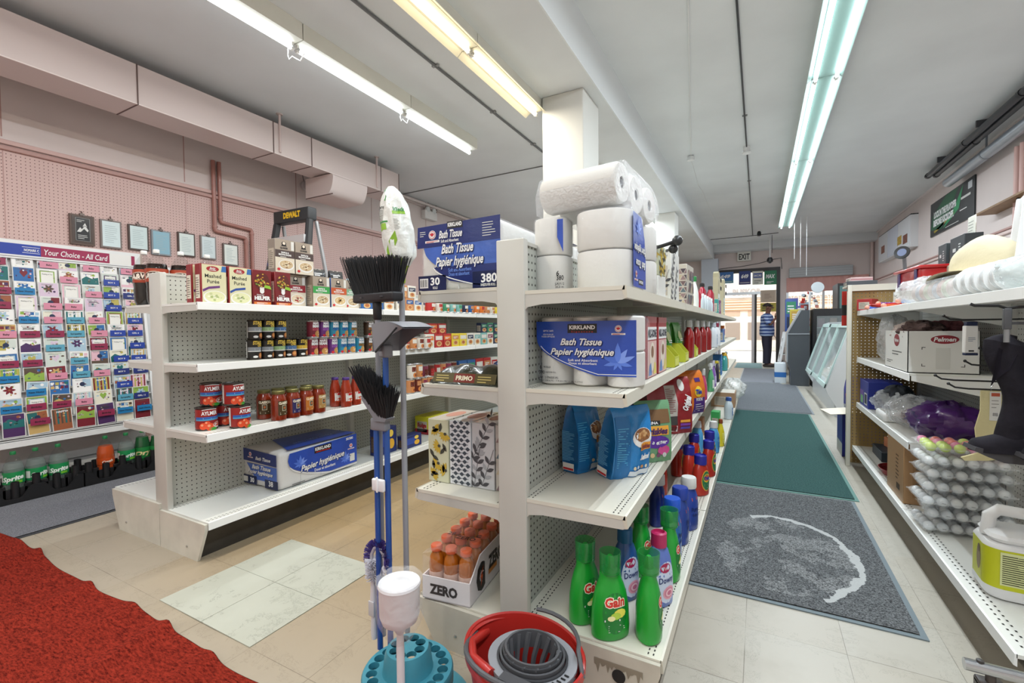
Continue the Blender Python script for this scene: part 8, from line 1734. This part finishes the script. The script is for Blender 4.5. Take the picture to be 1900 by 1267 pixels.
# ================================================================ far end of the shop
goods([(lambda: pouch('chip_bag', .2, .09, .3, '#2a34a8', lambda mb, su: (ell(mb, su, 0, .13, .05, .06, C('#e0622a', .4), 1, 14, 3), lines(mb, su, -.035, .035, .11, .15, 2, C('#f2d23a', .4), 4, .5), rect(mb, su, -.09, .01, .09, .04, wt2, 1, 8, 2)), seed=41), (.755, 5.05, .40), -70, 'blue chip bag with orange patch beyond the brown end board', 'bag', None),
 (lambda: carton('open_carton', 'box', .3, .3, .38, '#2b349a', lambda mb, f, w, h: (rect(mb, f['f'], 0, 0, w, h*.3, wt2, 1)), '#4a52b0'), (.65, 5.05, .0), -90, 'blue open carton on the floor beyond the brown end board', 'box', None)])
mb = MB(); mb.add([(-.16, -.14, 0), (.14, -.14, .02), (.16, .14, .03), (-.14, .14, .0)], [(0, 1, 2, 3)], C('#dcd4c2', .6)); mb.add([(-.16, -.14, -.004), (.14, -.14, .016), (.16, .14, .026), (-.14, .14, -.004)], [(3, 2, 1, 0)], C('#c9bfa8', .6)); single('carton_flap', mb, 'cream carton flap sticking out above the blue open carton', 'card', (.66, 4.86, .40), R(14))
t = thing('price_flag', 'red and black vertical flag beside the brown end board', 'flag', (.68, 4.92, 1.15))
mb = MB(); mb.box(-.04, 0, 0, .03, .01, .3, C('#c4332c', .5)); mb.box(-.041, -.001, .09, .031, .011, .18, C('#2a2c30', .5)); mb.build('cloth', t); mb = MB(); mb.tube([(.035, .005, -1.15), (.035, .005, .32)], .007, white_p, 8); mb.build('pole', t)
# slant-front freezer
t = thing('chest_freezer', 'white slant-front freezer with sliding glass doors in the right aisle', 'freezer', (.86, 6.9, 0)); fw_ = C('#d3d7d9', .35, coat=.2); L = 2.8
mb = MB(); P = [(.0, .12), (-.10, .30), (-.12, .36), (.14, 1.17), (.22, 1.2), (.9, 1.2), (.9, .0), (.05, .0)]
mb.prism(P, 'y', 0, .07, fw_); mb.prism(P, 'y', L-.07, L, fw_); mb.box(-.02, .07, 0, .9, L-.07, .3, fw_); mb.box(.2, .07, 1.14, .9, L-.07, 1.2, fw_); mb.box(.84, .07, .3, .9, L-.07, 1.14, fw_); mb.box(.1, .07, .3, .84, L-.07, .34, C('#9fb0b4', .4)); mb.build('cabinet', t)
mb = MB(); gf = C('#b9d0cc', .4)
for a, b, o_ in ((.07, 1.0, 0), (.9, 1.9, .012), (1.8, L-.07, 0)):
    q = lambda f: (-.12+.26*f+o_, .36+.81*f)
    for f0, f1, y0, y1 in ((0, .06, a, b), (.94, 1, a, b), (0, 1, a, a+.06), (0, 1, b-.06, b)):
        p0, p1 = q(f0), q(f1); mb.prism([(p0[0]-.012, p0[1]), (p1[0]-.012, p1[1]), (p1[0]+.012, p1[1]), (p0[0]+.012, p0[1])], 'y', y0, y1, gf)
mb.build('door_frame', t)
mb = MB(); mb.prism([(-.115, .37), (.135, 1.16), (.138, 1.16), (-.112, .37)], 'y', .1, L-.1, clear('#e6f6f2', .18, .03)); mb.build('glass_door', t)
FRZ = ('#d9e0e4', '#c9574a', '#e6e0c8', '#8fb04a', '#b9c9d4', '#5a5a5c')
for i in range(14):
    mb = MB(); w_ = .16; mb.rbox(-.1, -w_/2, 0, .1, w_/2, .1+.05*(i % 3), C(FRZ[i % 6], .4), .01); single('frozen_pack', mb, '%s frozen food pack inside the slant-front freezer, counted from the near end' % ORD[i], 'frozen food', (1.12+.22*(i % 2), 7.07+.185*i, .342), 0, 'frozen packs in the freezer')
# dark kiosk, open cooler, magazine racks, counter
kd = C('#4b5055', .4); kl = C('#9aa0a6', .35)
t = thing('service_kiosk', 'dark grey slanted kiosk beside the freezer near the counter', 'kiosk', (.48, 10.25, 0)); mb = MB(); mb.prism([(.06, 0), (.06, .3), (.0, .45), (.0, 1.0), (.22, 1.44), (.36, 1.44), (.36, 0)], 'y', 0, .5, kd); mb.build('cabinet', t)
mb = MB(); mb.prism([(-.008, .45), (-.008, 1.0), (.21, 1.45), (.23, 1.44), (.012, 1.0), (.012, .45)], 'y', -.01, .51, kl); mb.build('front_trim', t); mb = MB(); mb.box(.0, -.012, .98, .36, -.001, 1.0, kl); mb.build('band', t)
t = thing('cooler', 'black upright cooler with glass front behind the kiosk', 'cooler', (.88, 10.0, 0)); mb = MB(); mb.box(0, 0, 0, .05, .7, 1.45, blk); mb.box(.6, 0, 0, .65, .7, 1.45, blk); mb.box(.05, 0, 1.32, .6, .7, 1.45, blk); mb.box(.05, 0, 0, .6, .7, .12, blk); mb.box(.05, .66, .12, .6, .7, 1.32, C('#3a3c40', .5)); mb.build('cabinet', t)
for z in (.45, .8, 1.1): mb = MB(); mb.box(.05, .05, z, .6, .66, z+.015, C('#6a6d72', .5)); mb.build('shelf', t)
mb = MB(); mb.box(.05, .0, .12, .6, .008, 1.32, clear('#dfe9ea', .15, .03)); mb.build('glass_door', t)
for i in range(9):
    mb = MB(); mb.rbox(-.055, -.05, 0, .055, .05, .17, C(('#c9564a', '#e6cfa0', '#8a4a6a', '#d9b9a0')[i % 4], .4), .008); single('cold_pack', mb, 'packet in the black cooler, %s shelf, %s from left' % (('lower', 'middle', 'upper')[i//3], ORD[i % 3]), 'packet', (1.02+.19*(i % 3), 10.3, (.466, .816, 1.116)[i//3]), 0, 'packets in the black cooler')
t = thing('dark_tall_cooler', 'tall dark refrigerator edge behind the freezer by the window', 'cooler', (1.33, 10.75, 0)); mb = MB(); mb.box(0, 0, 0, .5, .7, 1.95, C('#2a2c2e', .4)); mb.build('cabinet', t); mb = MB(); mb.box(.03, -.01, .3, .47, 0, 1.9, C('#5a7a78', .2)); mb.build('door', t)
t = thing('service_counter', 'shop counter under the far window, loaded with displays', 'counter', (.68, 11.6, 0)); mb = MB(); mb.box(0, 0, 0, .7, 3.2, .96, C('#5a5f66', .5)); mb.build('counter_body', t); mb = MB(); mb.box(-.03, -.03, .96, .75, 3.25, 1.0, C('#8a9096', .4)); mb.build('counter_top', t)
t = thing('newspaper_rack', 'white tiered newspaper rack beside the standing man', 'rack', (.36, 12.2, 0)); mb = MB()
for s in (0, 1): mb.prism([(0, 0), (.05, 0), (.2, 1.0), (.15, 1.0)], 'y', s*.7-.012, s*.7+.012, white_p)
mb.build('side_frame', t)
for i in range(5): mb = MB(); z = .12+.18*i; mb.box(.02+.03*i, .01, z, .14+.03*i, .69, z+.012, white_p); mb.build('tier', t)
for i in range(5):
    mb = MB(); z = .135+.18*i; mb.box(.0, 0, 0, .03, .6, .13, C(('#d9d2c9', '#c9a99a', '#b9b4b0')[i % 3], .7)); fr = Fr((0, .6, 0), (0, -1, 0), (0, 0, 1)); lines(mb, fr, .05, .55, .02, .11, 4, C('#7a4a42', .6), 1); single('newspaper', mb, 'folded newspaper on the %s tier of the white rack' % ORD[i], 'newspaper', (.41+.03*i, 12.25, z), 0, 'newspapers in the white rack')
mb = MB(); mb.rbox(-.1, -.15, 0, .1, .15, .4, C('#d9e2e8', .5), .004); mb.box(-.101, -.151, .12, .101, .151, .22, C('#2f6fb8', .5)); single('water_carton', mb, 'white and blue carton on the floor in front of the kiosk', 'carton', (.385, 10.75, 0), 0)
CD = [(.70, 11.75, .5, .2, '#c4b23a', 'yellow'), (.80, 11.9, .42, .2, '#3a7ab8', 'blue'), (.72, 12.2, .34, .2, '#5aa0a8', 'teal'), (.86, 12.5, .6, .18, '#4a4a8a', 'indigo'), (1.02, 11.8, .3, .2, '#a82a28', 'red'), (1.15, 12.1, .52, .2, '#b9ac94', 'beige'), (1.22, 11.72, .22, .22, '#7a4ab0', 'violet'), (.95, 12.9, .7, .2, '#8a9aa6', 'grey'), (.70, 13.3, .8, .25, '#3f5a9c', 'dark blue'), (.76, 13.9, .85, .25, '#6a5aa0', 'lilac')]
for i, (x, y, h_, w_, c, nm) in enumerate(CD):
    mb = MB(); mb.rbox(-w_/2, 0, 0, w_/2, .14, h_, C(c, .5), .004); fr = Fr((-w_/2, 0, 0), (1, 0, 0), (0, 0, 1)); rect(mb, fr, w_*.1, h_*.55, w_*.9, h_*.92, C(FC[(i*5) % 12][0], .5), 1); rect(mb, fr, w_*.15, h_*.1, w_*.6, h_*.45, C(FC[(i*7+2) % 12][0], .5), 1); lines(mb, fr, w_*.2, w_*.8, h_*.6, h_*.85, 3, wt, 2)
    single('counter_display', mb, nm+' display box standing on the shop counter', 'display box', (x, y, 1.001), 0, 'display boxes on the counter')
t = thing('lollipop_display', 'cluttered candy display with a round white fan on the counter', 'display', (1.0, 12.25, 1.001)); rnd = random.Random(8)
mb = MB(); mb.tube([(0, 0, 0), (0, 0, .9)], .02, white_p, 8); mb.build('post', t)
for i in range(26): mb = MB(); a = rnd.uniform(0, 6.3); z = .25+.65*rnd.random(); mb.rbox(-.035, -.01, -.03, .035, .01, .03, C(('#b8322c', '#e6e0dc', '#4a3a3a', '#d98a7a', '#a8b4bc')[i % 5], .4), .006); mb.move(T(.14*math.cos(a), .14*math.sin(a), z) @ rotz(a)); mb.build('candy_card', t)
mb = MB(); mb.lathe([(.001, 0), (.11, .01), (.125, .03), (.12, .05), (.001, .05)], C('#c4ccd0', .3), 24); mb.move(T(.14, -.05, .98) @ Matrix.Rotation(R(80), 4, 'X')); mb.build('fan', t)
# posters over and on the door
def poster(name, px0, py0, px1, py1, y, label, c, art, cat='poster'):
    a, b = ony(px0, (py0+py1)/2, y), ony(px1, (py0+py1)/2, y); h_ = ony((px0+px1)/2, py0, y).z-ony((px0+px1)/2, py1, y).z; w_ = b.x-a.x
    mb = MB(); mb.box(-w_/2, -.006, -h_/2, w_/2, 0, h_/2, C(c, .5)); fr = Fr((-w_/2, -.007, -h_/2), (1, 0, 0), (0, 0, 1)); art(mb, fr, w_, h_); return single(name, mb, label, cat, ((a.x+b.x)/2, y, (a.z+b.z)/2))
YD = YF-.05
num = lambda c2: (lambda mb, fr, w, h: (text(mb, fr, '649', w*.5, h*.62, h*.26, wt, 3, w*.62, .05, .25), rect(mb, fr, 0, 0, w, h*.25, C(c2, .5), 1), rect(mb, fr, w*.1, h*.12, w*.9, h*.16, wt2, 2)))
poster('lottery_poster', 1331, 505, 1361, 526, YD, 'blue-green number poster over the door, leftmost of four', '#3a6fae', num('#4a8aa0')); poster('lottery_poster', 1371, 503, 1393, 528, YD, 'navy number poster above the open door, second of four', '#24357a', num('#3a2f6c'))
poster('lottery_poster', 1396, 503, 1416, 528, YD, 'white poster with a blue panel above the door, third of four', '#dddcd2', lambda mb, fr, w, h: (rect(mb, fr, w*.1, h*.5, w*.9, h*.85, C('#2c4a9c', .5), 1), text(mb, fr, 'ENCORE', w*.5, h*.67, h*.16, wt, 2, w*.68, .04), lines(mb, fr, w*.15, w*.85, h*.1, h*.4, 2, C('#8a8a84', .5), 1)))
poster('lottery_poster', 1418, 502, 1441, 528, YD, 'green poster above the door, rightmost of four', '#1f7a52', lambda mb, fr, w, h: (text(mb, fr, 'MAX', w*.5, h*.6, h*.26, wt, 2, w*.76, .05, .2), lines(mb, fr, w*.2, w*.8, h*.1, h*.28, 2, wt2, 2)))
poster('door_poster', 1411, 538, 1440, 561, YD+.02, 'beige notice on the door glass above the standing man', '#d4c4b2', lambda mb, fr, w, h: (rect(mb, fr, w*.08, h*.08, w*.92, h*.92, C('#c2ae9a', .5), 1), lines(mb, fr, w*.25, w*.75, h*.3, h*.75, 5, C('#a08a78', .5), 2)), 'notice')
poster('door_poster', 1411, 562, 1440, 578, YD+.02, 'olive yellow poster on the door glass behind the man', '#b8a83a', lambda mb, fr, w, h: lines(mb, fr, w*.1, w*.9, h*.1, h*.9, 3, C('#3a3a2a', .5), 1), 'notice')
# right wall: posters, cabinet, tubes, shelf
y0, y1 = onx(1810, 360, XR-.01).y, onx(1728, 410, XR-.01).y; zc, h_ = 3.05, .60; w_ = y1-y0
mb = MB(); mb.box(-w_/2, -.02, -h_/2, w_/2, 0, h_/2, C('#23282a', .35)); fr = Fr((-w_/2, -.021, -h_/2), (1, 0, 0), (0, 0, 1)); gr_ = C('#23945c', .4)
ppoly(mb, fr, [(w_*.02, h_*.2), (w_*.06, h_*.6), (w_*.4, h_*.98), (w_*.68, h_*.98), (w_*.5, h_*.5), (w_*.3, h_*.1)], C('#175a3a', .4), 1); ppoly(mb, fr, [(w_*.34, h_*.06), (w_*.7, h_*.4), (w_*.78, h_*.96), (w_*.6, h_*.5), (w_*.45, h_*.3)], gr_, 1); ppoly(mb, fr, [(w_*.1, h_*.13), (w_*.62, h_*.4), (w_*.6, h_*.34), (w_*.12, h_*.06)], C('#9a8a2c', .4), 1)
text(mb, fr, 'LOCK IN THE PLAYOFFS', w_*.37, h_*.6, h_*.17, wt, 3, w_*.54, .06, 0, .0); text(mb, fr, 'BEFORE KICKOFF.', w_*.34, h_*.36, h_*.17, wt, 3, w_*.5, .06); rect(mb, fr, w_*.74, h_*.58, w_*.93, h_*.64, wt2, 3); rect(mb, fr, w_*.88, h_*.74, w_*.96, h_*.92, C('#c9cdd0', .4), 3); lines(mb, fr, w_*.72, w_*.95, h_*.3, h_*.42, 1, wt, 3, .2); rect(mb, fr, w_*.4, h_*.06, w_*.7, h_*.075, wt2, 3)
single('sports_poster', mb, 'big dark green sports poster high on the right pink wall', 'poster', (XR-.001, (y0+y1)/2, zc), NE)
y0, y1 = onx(1704, 430, XR).y, onx(1642, 460, XR).y; w_ = y1-y0; t = thing('wall_cabinet', 'white wall panel cabinet with small photos on the right pink wall', 'cabinet', (XR, (y0+y1)/2, 2.72), NE)
mb = MB(); mb.box(-w_/2, -.12, 0, w_/2, 0, .66, C('#dfe0e2', .45)); mb.box(-w_/2, -.121, .645, w_/2, -.001, .665, blk); mb.build('cabinet_body', t)
for i in range(3): mb = MB(); mb.box(-w_/2+w_*i/3+.01, -.132, .02, -w_/2+w_*(i+1)/3-.01, -.12, .64, C(('#d9dade', '#cfd3df', '#dcdde0')[i], .45)); mb.build('door', t)
for i, (a, z, c) in enumerate(((.12, .12, '#7a4a3a'), (.28, .16, '#b8963a'), (.82, .18, '#8a5a4a'))): mb = MB(); mb.box(-w_/2+w_*(1-a)-.16, -.137, z, -w_/2+w_*(1-a)+.16, -.133, z+.18, C(c, .5, var=.4, vs=20)); mb.build('photo', t)
tk = C('#3b3d42', .35, .5)
t = thing('pipe_pair', 'pair of dark pipes running along the right ceiling edge', 'pipe', (2.40, 7.6, 3.55))
for i, x in enumerate((0, .1)):
    mb = MB(); mb.tube([(x, -3.6, 0), (x, 2.2, 0)], .04, tk, 12); mb.build('pipe', t)
    for y in (-.8, .7, 2.2): mb = MB(); mb.tube([(x, y-.03, 0), (x, y+.03, 0)], .046, C('#2a2c30', .3, .6), 12); mb.build('joint', t)
for y in (-2, .2, 1.6): mb = MB(); mb.box(-.05, y-.012, .03, .15, y+.012, .11, C('#55575c', .4)); mb.build('hanger', t)
t = thing('grey_duct_pipe', 'light grey round pipe beside the dark pipe pair on the right wall', 'pipe', (2.64, 7.6, 3.40)); mb = MB(); mb.tube([(0, -3.6, 0), (0, 2.2, 0)], .07, C('#a9b0b8', .3, .5), 16); mb.build('pipe', t)
for y in (-1.2, .8): mb = MB(); mb.tube([(0, y-.02, 0), (0, y+.02, 0)], .075, C('#8f969e', .3, .5), 16); mb.tube([(0, y, .07), (.0, y, .26)], .012, C('#8f969e', .3, .5), 6); mb.build('clamp', t)
t = thing('wall_riser', 'pair of pink painted vertical pipes on the right wall by the poster', 'pipe', (XR-.05, 7.75, 0))
for i in range(2): mb = MB(); mb.tube([(0, .14*i, 0), (0, .14*i, 3.3)], .035, C('#cfa79f', .45), 10); mb.build('pipe', t)
a = onx(1800, 382, 2.55); b = onx(1888, 377, 2.55); t = thing('wall_shelf', 'narrow brown wooden wall shelf on a V-shaped bracket', 'shelf', (2.62, (a.y+b.y)/2, (a.z+b.z)/2)); L = abs(a.y-b.y)/2
mb = MB(); mb.box(-.02, -L, -.012, .19, L, .012, C('#8a6a48', .55, var=.2, vs=6)); mb.build('board', t)
for s in (-1, 1): mb = MB(); mb.tube([(.05, -L*.5, -.015), (.1, -L*.5+s*L*.32, -.36)], .014, black, 6); mb.build('brace', t)
# man by the door
PX, PY = .20, 14.75; t = thing('person', 'man in a blue striped shirt standing by the open door, hand near his chin', 'person', (PX, PY, .006), R(-8)); skin = C('#7a5240', .55)
J = {'pel': (0, 0, .93, .13), 'spn': (0, .01, 1.15, .15), 'chs': (0, .0, 1.35, .155), 'nck': (.015, 0, 1.49, .055), 'hd': (.035, 0, 1.6, .085), 'hd2': (.04, 0, 1.7, .09),
 'lh': (0, .09, .86, .095), 'lk': (.01, .1, .48, .065), 'la': (-.01, .1, .09, .045), 'lt': (.13, .11, .035, .035), 'rh': (0, -.09, .86, .095), 'rk': (.02, -.1, .48, .065), 'ra': (.0, -.1, .09, .045), 'rt': (.14, -.11, .035, .035),
 'ls': (0, .19, 1.4, .06), 'le': (-.02, .25, 1.14, .045), 'lw': (.1, .22, .94, .03), 'lf': (.13, .21, .87, .028), 'rs': (0, -.19, 1.4, .06), 're': (.1, -.25, 1.16, .045), 'rw': (.2, -.1, 1.34, .03), 'rf': (.19, -.06, 1.43, .03)}
E_ = [('pel', 'spn'), ('spn', 'chs'), ('chs', 'nck'), ('nck', 'hd'), ('hd', 'hd2'), ('pel', 'lh'), ('lh', 'lk'), ('lk', 'la'), ('la', 'lt'), ('pel', 'rh'), ('rh', 'rk'), ('rk', 'ra'), ('ra', 'rt'), ('chs', 'ls'), ('ls', 'le'), ('le', 'lw'), ('lw', 'lf'), ('chs', 'rs'), ('rs', 're'), ('re', 'rw'), ('rw', 'rf')]
ks = list(J); me = bpy.data.meshes.new('body'); me.from_pydata([J[k][:3] for k in ks], [(ks.index(a), ks.index(b)) for a, b in E_], []); bo = bpy.data.objects.new('body', me); COL.objects.link(bo); bo.parent = t
bm = bmesh.new(); bm.from_mesh(me); lay = bm.verts.layers.skin.verify(); bm.verts.ensure_lookup_table()
for i, k in enumerate(ks): bm.verts[i][lay].radius = (J[k][3]*.86, J[k][3]*.86); bm.verts[i][lay].use_root = (k == 'pel')
bm.to_mesh(me); bm.free(); me.materials.append(skin); bo.modifiers.new('skin', 'SKIN').use_smooth_shade = True; sd = bo.modifiers.new('smooth', 'SUBSURF'); sd.levels = sd.render_levels = 2
for s in ('l', 'r'):                              # fingers and thumb
    w0, f0 = Vector(J[s+'w'][:3]), Vector(J[s+'f'][:3]); dr = (f0-w0).normalized(); sdv = dr.cross(Vector((1, 0, 0))).normalized(); mb = MB()
    for k in range(4): q = f0+sdv*(.012*(k-1.5)); l = (.06, .07, .066, .052)[k]; mb.tube([q, q+dr*l*.6, q+dr*l+Vector((.012, 0, -.012))], [.0085, .008, .006], skin, 6)
    q = w0+dr*.04-sdv*.026; mb.tube([q, q-sdv*.02+dr*.02, q-sdv*.022+dr*.05], [.01, .009, .007], skin, 6); mb.build('hand_fingers', t)
sm, nt, b = nodes_mat('striped_cloth', .8); tc = N(nt, 'ShaderNodeTexCoord'); wv = N(nt, 'ShaderNodeTexWave', bands_direction='Z', i_Scale=3.4, i_Distortion=2.2, i_Detail=1.); nt.links.new(tc.outputs['Object'], wv.inputs['Vector'])
gt = math_(nt, 'GREATER_THAN', wv.outputs['Fac'], .55); nt.links.new(mixc(nt, gt, lin('#39508c'), lin('#aebfdc')), b.inputs['Base Color'])
mb = MB(); mb.lathe([(.185, .86), (.2, .95), (.195, 1.1), (.17, 1.25), (.175, 1.36), (.15, 1.43), (.09, 1.475), (.062, 1.485)], sm, 24, (0, 0, 0), .84, 1.12); mb.build('shirt', t)
for s in (-1, 1): mb = MB(); mb.tube([(0, s*.17, 1.41), (-.005 if s > 0 else .03, s*.225, 1.3), (-.015 if s > 0 else .07, s*.245, 1.19)], [.072, .066, .064], sm, 14); mb.build('sleeve', t)
mb = MB(); mb.prism([(.09, .98), (.155, 1.0), (.165, 1.3), (.11, 1.42), (.06, 1.44)], 'y', -.05, .05, C('#c4788a', .8)); mb.build('undershirt', t)
tr = C('#2c2a3a', .8); mb = MB(); mb.lathe([(.15, .84), (.155, .9), (.15, .95)], tr, 20, (0, 0, 0), .9, 1.15); mb.build('waistband', t)
for s in (-1, 1): mb = MB(); mb.tube([(0, s*.085, .92), (.0, s*.092, .7), (.012, s*.1, .46), (.0, s*.1, .09)], [.11, .102, .085, .075], tr, 16); mb.build('trouser_leg', t)
for s in (-1, 1): mb = MB(); mb.rbox(-.07, s*.105-.045, 0, .19, s*.105+.045, .07, C('#3a302c', .6), .025); mb.build('shoe', t)
mb = MB(); mb.grid(lambda u, v: (.022+.098*math.cos(2*PI*u)*math.sin(v*PI*.52)-.018, .088*math.sin(2*PI*u)*math.sin(v*PI*.52), 1.685+.098*math.cos(v*PI*.52)-.02*math.cos(2*PI*u)*0), 24, 10, C('#2b211e', .8, bump=.4, bs=60)); mb.build('hair', t)
mb = MB(); mb.tube([(.115, 0, 1.67), (.145, 0, 1.635), (.125, 0, 1.625)], [.012, .018, .012], skin, 8); mb.build('nose', t)
for s in (-1, 1):
    mb = MB(); mb.ball((.112, s*.034, 1.675), .012, C('#1c1613', .3), 10); mb.build('eye', t); mb = MB(); mb.ball((.03, s*.088, 1.65), .024, skin, 10, 1.4); mb.build('ear', t)
mb = MB(); mb.tube([(.112, -.03, 1.59), (.122, 0, 1.588), (.112, .03, 1.59)], .007, C('#6a3a34', .5), 6); mb.build('mouth', t)
t.scale = (1.12, 1.22, 1.)
